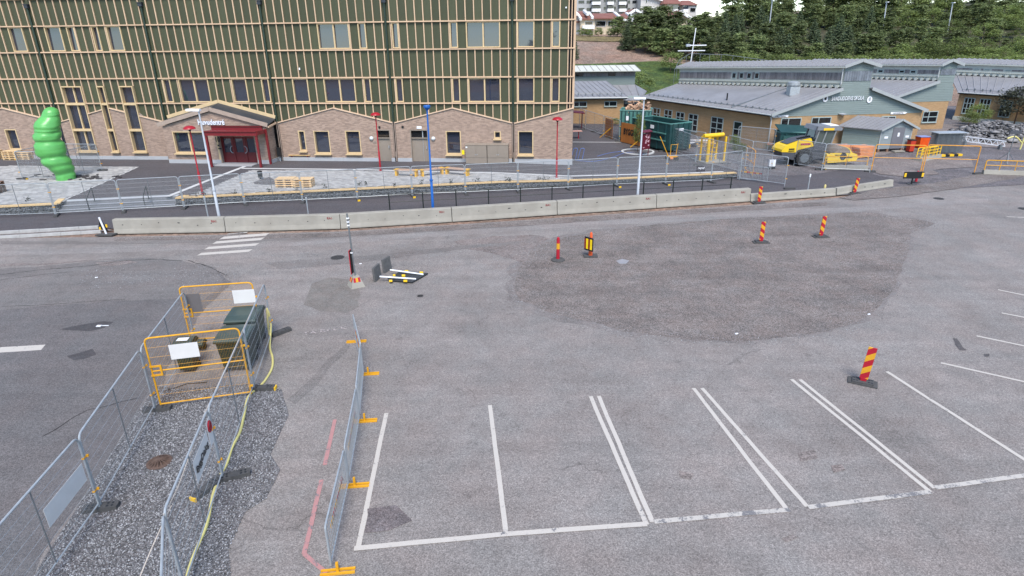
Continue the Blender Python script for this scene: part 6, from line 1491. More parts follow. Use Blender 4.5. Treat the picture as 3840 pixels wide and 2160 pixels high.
# roof chimney, pipe and aerial
c = P1_(4.1, 2.6, 0); b = MB(); zc_ = 3.2+2*4.1/6.0; b.box((c.x, c.y, zc_+.25), (.85, .85, .75)); o = b.build('roof_vent', m_galv, w1, True); b = MB(); b.lathe([(.42, zc_+.62), (.52, zc_+.75), (.52, zc_+1.0), (.3, zc_+1.06)], 14, c=(c.x, c.y, 0)); b.build('vent_cowl', m_galv, o, True)
c = P1_(1.5, 7.1, 0); b = MB(); b.tube([(c.x, c.y, 3.5), (c.x, c.y, 4.35)], .07, 8); b.build('roof_pipe', m_black, w1, True)
b = MB(); q = [P1_(0.1, 4.6, 3.3), P1_(6.0, 4.6, 5.28)]; b.bar(q[0], q[1], .12, .16); b.build('fire_seam', m_galvd, w1, True)
# wing behind on the right
A2 = Vector((44.60, 66.10, 0))+dvec(6.93)*-8.2
w2, P2_ = wing('second school wing half hidden behind the named gable, with a grey boarded tower', A2, 6.93, 116, 8.62, 6.4, 8.5, 2.85, 4.95, 6.5, 6.97, 14, 15.5, .03, (), [(5.8, 7.4, .9, 1.95, (.4,), (.5,))], ztr=4.4, clwins=[(2.4, 3.0), (3.6, 4.2), (6.0, 6.6)], snow=False)
q0, q1, q2, q3 = P2_(8.3, 3.2, .0), P2_(9.9, 3.2, .0), P2_(9.9, 7, .0), P2_(8.3, 7, .0); b = MB(); b.prism([q0, q1, q2, q3], (0, 0, 2.6)); b.build('rear_wall', m_yb, w2, True, fix=True); b = MB(); b.prism([p+Vector((0, 0, 2.6)) for p in (q0, q1, q2, q3)], (0, 0, .9)); b.build('rear_boards', m_clad, w2, True, fix=True)
b = MB(); b.prism([P2_(8.3, 2.8, 0)+Vector((0, 0, 4.3)), P2_(10.5, 2.8, 0)+Vector((0, 0, 3.5)), P2_(10.5, 8, 0)+Vector((0, 0, 3.5)), P2_(8.3, 8, 0)+Vector((0, 0, 4.3))], (0, 0, .1)); b.build('rear_roof', m_roofm, w2, True, fix=True)
E3_ = G(3591, 344, 3.2); E4_ = G(3840, 360, 3.2); dd_ = (E4_-E3_); dd_.z = 0; an = math.degrees(math.atan2(-dd_.y, -dd_.x)); A3 = E4_+dd_.normalized()*6; A3.z = 0
w3, P3_ = wing('third school wing at the right picture edge behind the rubble heap', A3, an-109+0, an, 14.5, 6.0, 9.0, 3.2, 4.6, 5.95, 6.4, 12.3, 18.2, .0, [(10.6, 11.6, .95, 2.6, (.33, .66), (.33, .66)), (9.05, 10.05, .95, 2.6, (.33, .66), (.33, .66)), (7.0, 8.0, .95, 2.6, (.33, .66), (.33, .66))], (), clwins=[(15.2, 15.8), (14.1, 14.7), (12.0, 12.6), (9.2, 9.8)], gable=False, zwall=.15)
b = MB(); b.bar(P3_(.2, 0, .35), P3_(.2, 12.3, .35), .2, .45); b.build('base_band', m_white_b, w3, True)
# low wing on the left, behind the new building's corner
w4 = thing('school_wing', 'low school wing at the left with two narrow windows and a long clerestory', 'school building', (7, 74, .15))
def ax(px_, y_, Y): return PD(px_, y_, Y)
b = MB(); x0, x1 = -6, ax(2337, 420, 72.4).x; b.box(((x0+x1)/2, 72.5, 1.5), (x1-x0, .2, 3.1)); b.box((x1-.1, 75.5, 1.5), (.2, 6, 3.1)); b.build('wall', m_yb, w4, True)
zr_ = ax(2270, 303, 78.2).z
def slab(name, q, seam=.6, m_=None):
    b = MB(); b.prism(q, (0, 0, -.08)); r = b.build(name, m_ or m_roofm, w4, True, fix=True); n = int((q[1]-q[0]).length/seam); b = MB()
    for k in range(n+1): b.bar(q[0].lerp(q[1], k/n)+Vector((0, 0, .02)), q[3].lerp(q[2], k/n)+Vector((0, 0, .02)), .04, .05)
    o = b.build('seam', m_roofm, r, True); o['kind'] = 'stuff'
V = Vector
slab('roof', [V((x0, 71.9, 3.15)), V((x1+.35, 71.9, 3.15)), V((ax(2272, 303, 78.2).x, 78.2, zr_)), V((x0, 78.2, zr_))])
b = MB(); b.tube([(x0, 71.85, 3.08), (x1+.35, 71.85, 3.08)], .08, 6); b.build('gutter', m_gutter, w4, True); b = MB(); b.box(((x0+x1)/2, 72.0, 2.98), (x1-x0+.6, .06, .14)); b.build('eaves_board', m_black, w4, True)
b = MB(); [b.box((x, 72.4, 3.45), (.12, .1, .2)) for x in [x0+.8*k for k in range(int((x1-x0)/.8)+1)]]; b.tube([(x0, 72.4, 3.52), (x1, 72.4, 3.52)], .025, 5); b.build('snow_guard', m_galvd, w4, True)
xa, xb = ax(2300, 318, 80.8).x, ax(2382, 318, 80.8).x; z8 = ax(2340, 318, 80.8).z; zc8 = ax(2370, 375, 76.5).z
slab('low_roof', [V((x1+.1, 76.5, zc8)), V((ax(2400, 375, 76.5).x, 76.5, zc8)), V((xb, 80.8, z8)), V((x1-1.5, 80.8, z8))])
slab('low_roof', [V((ax(2400, 375, 76.5).x, 76.5, zc8)), V((ax(2420, 338, 82).x+.4, 83, zc8+.4)), V((xb, 82, z8)), V((xb, 80.8, z8))])
b = MB(); q0, q1 = x1, ax(2398, 400, 77).x; b.box(((q0+q1)/2, 77.2, 1.4), (q1-q0, .2, 2.7)); b.build('link_wall', m_frame, w4, True); b = MB(); b.box(((q0+q1)/2, 77.08, 1.2), (q1-q0-.4, .05, 1.3)); b.build('link_window', m_glassd, w4, True)
zt1, zt0 = ax(2300, 264, 81).z, ax(2300, 320, 81).z
b = MB(); b.box(((x0+xb)/2, 81.3, (zt1+zt0)/2-.2), (xb-x0, .4, zt1-zt0+.5)); b.build('clerestory_wall', m_clad, w4, True)
slab('clerestory_roof', [V((x0, 80.4, zt1-.02)), V((xb+.5, 80.4, zt1-.02)), V((xb+.1, 82.6, ax(2380, 243, 82.6).z)), V((x0, 82.6, ax(2380, 244, 82.6).z))], .8, m_white_b)
zs1, zs0 = ax(2300, 271, 81).z, ax(2300, 285, 81).z; xx = x0; k = 0
xw = ax(2375, 278, 81).x
while xx < xw-.2:
    wdt = [.7, .7, .7, .95, .95][k % 5]; gl_ = k % 5 in (3,); b = MB(); b.box((xx+wdt/2-.02, 81.07, (zs0+zs1)/2), (wdt-.06, .06, zs1-zs0)); b.build('window' if gl_ else 'upright_board', m_glassd if gl_ else m_weath, w4, True); xx += wdt; k += 1
for (xa_, xb_) in ((2153, 2200), (2267, 2312)):
    a, c = ax(xa_, 390, 72.4).x, ax(xb_, 390, 72.4).x; swin(w4, lambda x, z, o=0: V((x, 72.4-o, z)), a, c, ax(2180, 399, 72.4).z, ax(2180, 382, 72.4).z, (.4,), (), V((0, -1, 0)))
b = MB(); b.tube([(x1+.1, 72.3, 3.0), (x1+.1, 72.3, .2)], .05, 7); b.build('downpipe', m_black, w4, True)
# roof aerial
P = PD(2588, 230, 86); h = PD(2600, 105, 86).z; t = thing('aerial', 'roof aerial with two cross arms standing behind the school ridge', 'aerial', (P.x, P.y, P.z-1.5))
b = MB(); b.tube([(0, 0, 0), (.35, 0, h-P.z+1.5)], .06, 6); b.build('mast', m_whitep, t); z1 = PD(2590, 170, 86).z-P.z+1.5; z2 = PD(2590, 190, 86).z-P.z+1.5
b = MB(); b.bar((-.6, 0, z1), (1.9, 0, z1), .1, .12); b.build('arm', m_whitep, t); b = MB(); b.bar((-1.7, 0, z2), (1.8, 0, z2), .1, .10); b.build('arm', m_whitep, t); b = MB(); [b.bar((-.6+.15*k, -.4, z1), (-.6+.15*k, .4, z1), .04, .3) for k in range(3)]; b.build('dipole', m_whitep, t)
# ================================================================ SHED
N_ = at(3289, 572); Rr = at(3402, 566); gdv = (Rr-N_); gw = gdv.length; ga = math.atan2(gdv.y, gdv.x); gdv.normalize()
t = thing('shed', 'small grey-green boarded shed with a grey door standing on blocks', 'shed', N_, ga); zf = .28; hw = 1.95; gx = gw; D_ = 3.6; sk = 1.25
Lf = at(3150, 556); lv = (Lf-N_); lv.z = 0; Dp = min(lv.length, 4.2); lv.normalize(); lx, ly = lv.dot(gdv), lv.dot(Vector((-gdv.y, gdv.x, 0)))
S_ = lambda u, d, z, o=0: Vector((u+lx*d, ly*d-o, z))
m_shed = mat('shed_boards', (.235, .285, .255), .75, .10, 1.5, dirt=.25, dirtcol=(.14, .15, .12), stretch=(.5, .5, 4))
hr = hw+.62
z = zf; k = 0
while z < hr:
    f = 0 if z < hw else (z-hw)/(hr-hw); l, r = gx*.5*f, gx-gx*.5*f
    if r-l > .1: b = MB(); b.prism([S_(l, 0, z), S_(r, 0, z), S_(r-.0, 0, z+.15), S_(l, 0, z+.15)], (0, .03, 0)); b.build('board', mat('shed_gable_boards', (.22, .255, .265), .75, .08, 1.5), t, fix=True)
    if z < hw: b = MB(); b.prism([S_(0, 0, z), S_(0, Dp, z), S_(0, Dp, z+.15), S_(0, 0, z+.15)], (.03, 0, 0)); b.build('board', m_shed, t, fix=True)
    z += .16
for (u0, z0, u1, z1) in ((-.35, hw-.1, gx/2, hr+.1), (gx+.35, hw-.1, gx/2, hr+.1)):
    b = MB(); b.prism([S_(u0, -.3, z0), S_(u1, -.3, z1), S_(u1, Dp+.2, z1), S_(u0, Dp+.2, z0)], (0, 0, .06)); r = b.build('roof', m_roofm, t, fix=True); b = MB(); [b.bar(S_(u0, -.3+(Dp+.5)*k/9, z0+.07), S_(u1, -.3+(Dp+.5)*k/9, z1+.07), .03, .05) for k in range(10)]; b.build('seam', m_roofm, r)['kind'] = 'stuff'
    b = MB(); b.bar(S_(u0, -.31, z0+.0), S_(u1, -.31, z1), .04, .16); b.build('verge_board', m_trim, t)
b = MB(); b.prism([S_(-.05, 0, zf), S_(.05, 0, zf), S_(.05, 0, hw), S_(-.05, 0, hw)], (0, -.03, 0)); b.build('corner_board', m_trim, t, fix=True); b = MB(); b.prism([S_(gx-.05, 0, zf), S_(gx+.05, 0, zf), S_(gx+.05, 0, hw), S_(gx-.05, 0, hw)], (0, -.03, 0)); b.build('corner_board', m_trim, t, fix=True)
dw0, dw1 = gx*.38, gx*.76; b = MB(); b.prism([S_(dw0, 0, zf), S_(dw1, 0, zf), S_(dw1, 0, zf+1.72), S_(dw0, 0, zf+1.72)], (0, -.05, 0)); dr_ = b.build('door', mat('shed_door', (.14, .14, .155), .6, .08), t, fix=True)
b = MB(); b.box(((dw0+dw1)/2, -.06, zf+1.15), (.2, .01, .32)); b.build('notice', m_whitep, dr_); b = MB(); b.box((gx*.19, -.02, zf+.95), (.34, .02, .18)); b.build('notice', m_whitep, t); b = MB(); b.box((gx*.88, -.02, zf+.95), (.34, .02, .18)); b.build('notice', m_whitep, t)
b = MB(); b.box(((dw0+dw1)/2, -.4, .10), (1.0, .4, .1)); b.build('doorstep', m_conc, t)
for u in (.1, gx*.33, gx*.8, gx-.1): b = MB(); b.box((u, .1, zf/2), (.18, .18, zf)); b.build('block', mat('brown_block', (.2, .12, .08), .8), t)
b = MB(); b.box((lx*Dp*.5-.02, ly*Dp*.5, zf+.95), (.02, 1.0, .45), Matrix.Translation((0, 0, 0))); 
# ================================================================ SKIPS, BOARDS, TURNSTILE, ROLLER
m_skip = mat('skip_green', (.014, .052, .054), .5, .18, 2, dirt=.25, dirtcol=(.06, .07, .06)); m_skipl = mat('skip_teal', (.07, .19, .17), .5, .15, 2, dirt=.2)
def skip(name, lab, A, B, w, h, mt, mr_, nrib, full=False, end_door=False, rails=True):
    d = B-A; L = d.length; t = thing(name, lab, 'waste container', A, math.atan2(d.y, d.x)); th = .06
    b = MB(); b.box((L/2, .03, h/2+.1), (L, th, h-.1)); b.box((L/2, w-.03, h/2+.1), (L, th, h-.1)); b.box((.03, w/2, h/2+.1), (th, w-.12, h-.1)); b.box((L-.03, w/2, h/2+.1), (th, w-.12, h-.1)); b.box((L/2, w/2, .2), (L, w, .1)); b.build('shell', mt, t)
    b = MB(); b.tube([(0, 0, h+.05), (L, 0, h+.05), (L, w, h+.05), (0, w, h+.05)], .07, 6, closed=True); b.build('rim', m_skipl if not full else mt, t)
    pr = None
    for k in range(nrib):
        x = L*(k+.5)/nrib
        if pr is None: b = MB(); b.box((0, -.04, h/2+.08), (.10, .09, h-.16)); pr = b.build('rib', mr_, t); pr.location = (x, 0, 0)
        else: inst('rib', pr.data, t, (x, 0, 0))
    for y in (.3, w-.3): b = MB(); b.bar((0, y, .08), (L, y, .08), .1, .16); b.build('runner', m_black, t)
    if end_door:
        for k in range(4): b = MB(); b.box((L+.04, w*(k+.5)/4, h/2+.1), (.08, .09, h-.1)); b.build('end_rib', mr_, t)
        b = MB(); b.box((L+.03, w*.5, h*.45), (.06, w*.4, h*.35)); b.build('end_panel', m_black if False else mr_, t); b = MB(); b.box((L+.07, w*.5, h*.8), (.02, .5, .2)); b.build('stencil', m_whitep, t); b = MB(); b.box((L+.06, w*.97, .35), (.05, .12, .35)); b.build('reflector', m_yell, t)
    return t, L
R_A, R_B = at(2412, 560), at(2520, 592)
cA = G(2390, 572, .15)
c1 = thing('x', 'x', 'x') if False else None
# lettered green container seen along its side
A_, B_ = at(2395, 545), at(2500, 578); 
t, L_ = skip('waste_container', 'large dark green waste container with pale side rails, half behind the young tree', A_+Vector((-.6, .5, 0)), B_+Vector((.25, .5, 0)), 2.4, 2.35, m_skip, m_skip, 5, end_door=True)
for z in (.95, 1.55): b = MB(); b.bar((L_*.22, -.1, z), (L_*.92, -.1, z), .14, .09); b.build('side_rail', m_skipl, t)
b = MB(); b.box((L_*.55, -.06, 1.95), (.5, .02, .3)); b.box((L_*.36, -.06, 1.25), (.24, .02, .36)); b.build('stencil', m_whitep, t)
t, L_ = skip('waste_container', 'teal ribbed waste container heaped with broken timber behind the hoarding', at(2327, 535)+Vector((0, 1.2, 0)), at(2440, 548)+Vector((.3, 2.2, 0)), 2.3, 2.75, m_skipl, m_skip, 8, full=True)
b = MB(); b.box((.75, -.06, 2.1), (.3, .02, .4)); b.build('stencil', m_whitep, t)
m_debris = mat('broken_timber', (.42, .27, .18), .8, .3, 2, island=.6); r = random.Random(5); b = MB(); ro = root_loc(t); rz_ = t.rotation_euler.z
for i in range(150): b.box((0, 0, 0), (r.uniform(.15, .9), r.uniform(.06, .3), r.uniform(.02, .12)), Matrix.Translation((r.uniform(.6, L_-.3), r.uniform(.3, 2.0), 2.65+abs(r.gauss(.1, .28)))) @ Matrix.Rotation(r.uniform(0, 6), 4, 'Z') @ Matrix.Rotation(r.uniform(-.7, .7), 4, 'Y'))
o = b.build('timber_debris', m_debris); o['kind'] = 'stuff'; o.location = ro; o.rotation_euler = (0, 0, rz_); o['label'] = 'heap of broken timber and boards filling the teal container'; 
t, L_ = skip('waste_container', 'dark green covered container behind the road roller', at(2916, 580), at(3042, 580), 1.5, 1.75, m_skip, m_skip, 3)
b = MB(); b.prism([(-.05, -.1, 1.82), (L_+.05, -.1, 1.7), (L_+.05, 1.55, 2.1), (-.05, 1.55, 2.25)], (0, 0, .06)); b.build('cover', m_skip, t, fix=True); b = MB(); b.box((L_*.72, -.08, 1.1), (.35, .02, .45)); b.build('stencil', m_whitep, t); b = MB(); b.box((L_*.3, -.07, 1.1), (L_*.42, .04, .9)); b.box((L_*.74, -.06, 1.1), (L_*.4, .03, .9)); b.build('side_panel', mat('skip_mid', (.03, .085, .08), .5), t)
# plywood hoarding with letters
m_ply = mat('plywood_hoarding', (.36, .135, .035), .65, .14, 1.5, stretch=(4, 4, .6))
A_, B_ = at(2327, 534), at(2402, 553); d = (B_-A_); L_ = d.length; t = thing('hoarding', 'orange plywood hoarding with big black letters in front of the teal container', 'hoarding', A_, math.atan2(d.y, d.x)); h = HT(A_, 2327, 459)-A_.z
for k in range(3): a, c = L_*k/3, L_*(k+1)/3; b = MB(); b.box(((a+c)/2, 0, h/2+.05), (c-a-.012, .03, h-.05)); b.build('board', m_ply, t)
Ml = Matrix.Translation((L_*.5, -.03, h*.46)) @ Matrix(((1, 0, 0), (0, 0, -1), (0, 1, 0))).to_4x4(); text_mb('BYGGFIX', .74, .01, Ml, bold=.035, xs=.72).build('lettering', m_black, t)
for x in (L_*.97,): b = MB(); b.bar((x, -.05, h*.38), (x-.25, -.9, 0), .06, .06); b.build('strut', m_yel, t)
A_, B_ = at(2268, 512), at(2296, 522); d = B_-A_; L_ = d.length; t = thing('hoarding', 'single orange plywood leaf standing left of the lettered hoarding', 'hoarding', A_, math.atan2(d.y, d.x)); h = HT(A_, 2270, 442)-A_.z
for k in range(2): b = MB(); b.box((L_*(k+.5)/2, 0, h/2), (L_/2-.01, .03, h)); b.build('board', m_ply, t)
b = MB(); b.bar((L_*.9, -.05, h*.6), (L_*.3, -.8, 0), .06, .06); b.build('strut', m_yel, t)
# planted ring, young tree, information board
P = at(2391, 571); t = thing('planted_ring', 'white kerb ring round the young tree in the dark yard', 'kerb ring', P); b = MB(); Rr_ = 1.42
n = 20; pr = None
for k in range(n):
    a0, a1 = 2*PI*k/n, 2*PI*(k+1)/n-.01; b = MB(); q = [(Rr_*math.cos(a0), Rr_*math.sin(a0), 0), (Rr_*math.cos(a1), Rr_*math.sin(a1), 0), ((Rr_-.16)*math.cos(a1), (Rr_-.16)*math.sin(a1), 0), ((Rr_-.16)*math.cos(a0), (Rr_-.16)*math.sin(a0), 0)]; b.prism(q, (0, 0, .10)); b.build('kerb_stone', mat('white_stone', (0, 0, 0)), t, fix=True)
b = MB(); b.lathe([(1.26, .03), (0.01, .06)], 20, cap=False); b.build('soil', m_bed, t)
A_, B_ = at(2404, 588), at(2431, 584); d = B_-A_; L_ = d.length; t = thing('information_board', 'dark red information board on two posts beside the planted ring', 'sign', A_, math.atan2(d.y, d.x)); h = HT(A_, 2416, 497)-A_.z
m_wine = mat('wine_red', (.10, .008, .018), .45, .06)
for x in (.05, L_-.05): b = MB(); b.tube([(x, 0, 0), (x, 0, h)], .035, 8); b.build('post', m_wine, t)
b = MB(); b.box((L_/2, -.04, h*.62), (L_+.1, .04, h*.66)); o = b.build('board', m_wine, t); b = MB(); b.prism([(-.12, -.2, h-.02), (L_+.12, -.2, h-.02), (L_+.12, .15, h+.10), (-.12, .15, h+.10)], (0, 0, .05)); b.build('hood', m_wine, t)
m_pink_ = mat('map_pink', (.55, .35, .38), .6); b = MB(); r = random.Random(2)
for i in range(16): b.box((L_*r.uniform(.12, .88), -.064, h*r.uniform(.36, .88)), (r.uniform(.05, .2), .006, r.uniform(.03, .13)))
b.build('map_print', m_pink_, o)
# turnstile
P = at(2648, 614); P2 = at(2712, 612); d = P2-P; W_ = d.length; t = thing('turnstile', 'tall yellow full-height turnstile cage', 'turnstile', P, math.atan2(d.y, d.x)); h = HT(P, 2655, 507)-P.z
b = MB(); b.tube([(-.1, .5, h-.13), (W_+.1, .5, h-.13)], .17, 12); b.build('top_beam', m_yell, t, smooth=True)
for x, y in ((.0, .0), (.18, .1), (W_, 0), (W_-.1, .9), (.05, .9)): b = MB(); b.box((x, y, h/2-.1), (.12, .10, h-.2)); b.build('post', m_yell, t)
for k in range(13): b = MB(); z = .3+k*(h-.6)/13; b.tube([(.1, .1, z), (.55, .45, z)], .034, 5); b.tube([(W_*.5-.1, .9-.1*(k % 3), z+.1), (W_*.5+.45*math.cos(k*1.9), .5+.4*math.sin(k*1.9), z+.08)], .034, 5); b.build('arm', m_yell, t)
for x in (.35, .5): b = MB(); b.tube([(W_*x, .5, .1), (W_*x, .5, h-.2)], .045, 8); b.build('column', m_yell, t)
b = MB(); b.box((W_/2, .45, .05), (W_+.3, 1.2, .1)); b.build('base', m_conc, t)
# road roller
Pa, Pb = at(3012, 624), at(3151, 619); d = Pb-Pa; WB = d.length; t = thing('road_roller', 'yellow and dark grey road roller parked behind the fence', 'road roller', Pa+Vector((-d.y, d.x, 0)).normalized()*1.0, math.atan2(d.y, d.x))
q = WB/3.0; X = lambda v: v*q
m_rol = mat('roller_yellow', (.70, .47, .02), .4, .06, 2, dirt=.15); m_rgrey = mat('roller_grey', (.065, .068, .078), .5, .08, 2); m_drum = mat('dusty_drum', (.19, .15, .12), .75, .15, 3)
def side(poly, y0, y1, name, mt, sm_=False): b = MB(); b.prism([(X(x), y0, z*q) for x, z in poly], (0, y1-y0, 0)); return b.build(name, mt, t, fix=True)
side([(-1.77, 1.08), (-1.74, 1.25), (-1.5, 1.52), (-.54, 1.85), (.45, 2.02), (.72, 1.45), (-.5, 1.2), (-.62, 1.03)], -.75, .75, 'hood', m_rol)
side([(-1.3, 1.64), (-.54, 1.87), (.42, 2.04), (.62, 1.72), (.5, 2.10), (-.5, 1.95)], -.55, .55, 'hood_top', m_rgrey)
b = MB(); [b.box((X(-.45+.13*k), -.4, (1.98+.022*k)*q), (.05, .25, .12), None) for k in range(8)]; b.build('grille', m_black, t)
side([(-1.75, 1.05), (-.6, 1.03), (-.5, 1.2), (.75, 1.42), (1.6, 1.15), (1.75, .85), (1.6, .5), (-.6, .42), (-1.6, .68)], -.72, .72, 'chassis', m_rgrey)
for y0 in (-1.0, .55): 
    b = MB(); b.tube([(0, y0, .62*q), (0, y0+.45, .62*q)], .62*q, 22); o = b.build('wheel', m_rubber, t, smooth=True); b = MB(); b.tube([(0, y0-.01, .62*q), (0, y0+.46, .62*q)], .34*q, 16); b.build('rim', m_galvd, o, smooth=True)
    b = MB(); [b.box((0, 0, 0), (.08, .46, .10), Matrix.Translation((.62*q*math.cos(a), y0+.22, .62*q+.62*q*math.sin(a))) @ Matrix.Rotation(-a, 4, 'Y')) for a in [2*PI*k/18 for k in range(18)]]; b.build('tread', m_rubber, o)
# cab
side([(.72, 1.1), (1.7, 1.1), (1.75, 1.6), (.72, 1.6)], -.78, .78, 'cab_base', m_rgrey)
side([(.78, 1.6), (2.05, 1.6), (2.3, 2.6), (1.0, 2.6)], -.70, .70, 'cab_glass', glass('cab_glass', (.07, .085, .075), 1.6))
for (x0, x1) in ((.75, .98), (2.08, 2.36), (1.35, 1.6)):
    for y in (-.74, .74): b = MB(); b.bar((X(x0), y, 1.55*q), (X(x1), y, 2.62*q), .09, .08, up=(0, 1, 0)); b.build('cab_pillar', mat('cab_grey', (.20, .21, .21), .5), t)
side([(.66, 2.62), (2.72, 2.55), (2.78, 2.72), (2.5, 2.86), (.8, 2.92)], -.85, .85, 'cab_roof', mat('roof_grey', (.17, .18, .20), .45)); b = MB(); b.box((X(1.65), -.86, 2.68*q), (.85, .06, .16)); b.build('roof_lamp_bar', m_yell, t); b = MB(); b.box((X(2.2), 0, 2.90*q), (.7, 1.2, .05)); b.build('roof_hatch', m_whitep, t)
b = MB(); b.tube([(X(.6), -.8, 2.0*q), (X(.72), -.85, 2.9*q)], .05, 6); b.box((X(.62), -.95, 2.5*q), (.15, .1, .35)); b.build('mirror', m_rgrey, t)
b = MB(); b.tube([(X(3.0), -1.0, .68*q), (X(3.0), 1.0, .68*q)], .68*q, 28); b.build('drum', m_drum, t, smooth=True)
for y0 in (-1.16, 1.06): side([(1.72, .78), (2.0, .95), (3.9, .88), (4.25, .62), (4.1, .28), (1.8, .22)], y0, y0+.1, 'drum_frame', m_rol)
b = MB(); b.box((X(4.1), 0, .62*q), (.12, 2.2, .35)); b.box((X(1.78), 0, .7*q), (.16, 2.2, .4)); b.build('cross_beam', m_rol, t); side([(3.55, 1.18), (3.75, 1.2), (4.2, .7), (4.0, .6)], -.6, .6, 'scraper_cover', m_rol)
b = MB(); b.tube([(X(3.0), -1.18, .68*q), (X(3.0), -1.05, .68*q)], .28, 14); b.box((X(3.35), -1.17, .62*q), (.8, .03, .14)); b.box((X(2.5), -1.17, .8*q), (.4, .03, .05)); b.build('dark_opening', m_black, t)
b = MB(); b.box((X(-1.0), -.76, 1.28*q), (.45, .02, .10)); b.box((X(-1.0), -.76, 1.14*q), (.5, .02, .07)); b.build('lettering', m_black, t); b = MB(); b.box((X(.05), -.76, 1.62*q), (.8, .02, .14)); b.build('side_stripe', mat('stripe_red', (.3, .03, .06), .5), t)
# orange timber stacks by the roller
m_otim = mat('orange_timber', (.62, .22, .07), .7, .16, 2, island=.25)
for k, (p, lab) in enumerate((((3150, 585), 'stack of orange formwork boards behind the roller drum, left half'), ((3228, 588), 'stack of orange formwork boards in front of the shed'))):
    P = at(*p); t = thing('board_stack', lab, 'timber stack', P, .15+.2*k, 'orange board stacks')
    for i in range(7):
        for j in range(2): b = MB(); b.box((random.uniform(-.12, .12), -.3+.6*j, .12+.12*i), (1.9-random.uniform(0, .3), .55, .09)); b.build('board', m_otim, t)
    for x in (-.6, .6): b = MB(); b.box((x, 0, .04), (.1, 1.1, .08)); b.build('bearer', m_brn, t)
# low orange barrier on a concrete base; the big orange gates; barriers
def bar_fence(name, lab, cat, A, B, h, base=False, tint=None, mids=2, posts=1, grp=None):
    d = B-A; L = d.length; t = thing(name, lab, cat, A, math.atan2(d.y, d.x), grp); tint = tint or m_yel; z0 = .28 if base else .05
    b = MB(); b.tube(rounded_path([(.05, 0, z0), (.05, 0, h), (L-.05, 0, h), (L-.05, 0, z0)], .14, 4), .035, 7); b.build('frame', tint, t, smooth=True)
    for k in range(1, mids): b = MB(); b.tube([(.05, 0, z0+(h-z0)*k/mids), (L-.05, 0, z0+(h-z0)*k/mids)], .025, 6); b.build('rail', tint, t)
    for k in range(posts): x = L*(k+1)/(posts+1); b = MB(); b.tube([(x, 0, z0), (x, 0, h)], .025, 6); b.build('post', tint, t)
    if base: b = MB(); b.prism([(0, -.2, .02), (0, .2, .02), (0, .14, .30), (0, -.14, .30)], (L, 0, 0)); b.build('base', m_conc, t, fix=True)
    return t
bar_fence('barrier', 'low orange-railed barrier on a concrete base before the roller drum', 'barrier', at(3086, 634), at(3250, 636), .95, True)
m_ora = mat('gate_orange', (.60, .27, .04), .5, .1, 3)
Ga_, Gb_, Gc_ = at(3264, 640), at(3520, 648), at(3655, 652)
tt = bar_fence('orange_gate', 'big orange barred gate standing across the yard entrance, left leaf', 'gate', Ga_, at(3454, 646), HT(Ga_, 3283, 542)-Ga_.z, tint=m_ora, posts=0, grp='orange yard gates')
bar_fence('orange_gate', 'big orange barred gate standing across the yard entrance, right leaf', 'gate', at(3456, 645), Gc_, HT(Gc_, 3674, 548)-Gc_.z, tint=m_ora, posts=0, grp='orange yard gates')
bar_fence('barrier', 'low orange-railed barrier on a concrete base at the right picture edge', 'barrier', at(3684, 652), at(3860, 658), 1.0, True, posts=2)
for k, (p, q_) in enumerate((((3432, 603), (3522, 590)), ((3447, 606), (3510, 594)))): bar_fence('barrier', ['yellow railed barrier behind the orange gate, the rear one', 'yellow railed barrier behind the orange gate, the front one'][k], 'barrier', at(*p), at(*q_), 1.0, True, tint=m_yell, mids=3, posts=3)
b = MB(); P = at(3520, 588); t = thing('beam', 'yellow and black striped beam lying by the fence rack', 'beam', P, .12); 
for k in range(5): b = MB(); b.box((.3+k*.38, 0, .1), (.37, .25, .16)); b.build('stripe_segment', m_yell if k % 2 == 0 else m_black, t)
# orange mesh gate standing ajar
A_, B_ = at(2795, 640), at(2835, 622); 
A_ = at(2790, 637); B_ = at(2822, 664); t = pen_gate('tilted orange mesh gate standing open at the footway end', A_, B_, HT(A_, 2806, 545)-A_.z, None, tint=m_ora)
bar = copy_tree(CB); bar.location = G(2764, 676); e_ = G(2876, 690)-G(2764, 676); bar.rotation_euler = (0, 0, math.atan2(e_.y, e_.x)); bar.scale = (e_.length/2.35, 1, 1); bar['label'] = 'grey crowd barrier leaning at the end of the stone wall'
# bins, jerrycans, lumber, bricks, light tower base
for (p, mt, lab, dims) in (((3410, 570), mat('bin_red', (.45, .04, .02), .5), 'red bin beside the shed', (.45, .5, 1.0)), ((3452, 556), mat('bin_orange', (.75, .09, .01), .5), 'bright orange bin between the shed and the fence rack', (.9, .7, 1.0))):
    P = at(*p); t = thing('site_bin', lab, 'bin', P, .1); b = MB(); w_, d_, h_ = dims; b.add([(-w_*.42, -d_*.42, .08), (w_*.42, -d_*.42, .08), (w_*.42, d_*.42, .08), (-w_*.42, d_*.42, .08), (-w_/2, -d_/2, h_), (w_/2, -d_/2, h_), (w_/2, d_/2, h_), (-w_/2, d_/2, h_)], [(3, 2, 1, 0), (4, 5, 6, 7), (0, 1, 5, 4), (1, 2, 6, 5), (2, 3, 7, 6), (3, 0, 4, 7)]); b.build('body', mt, t); b = MB(); b.box((0, 0, h_+.02), (w_+.06, d_+.06, .05)); b.build('lid', m_black if w_ < .6 else mat('blue_tarp', (.2, .25, .45), .6), t); b = MB(); [b.box((x, 0, .05), (.06, .5, .1)) for x in (-w_*.3, w_*.3)]; b.build('foot', m_black, t)
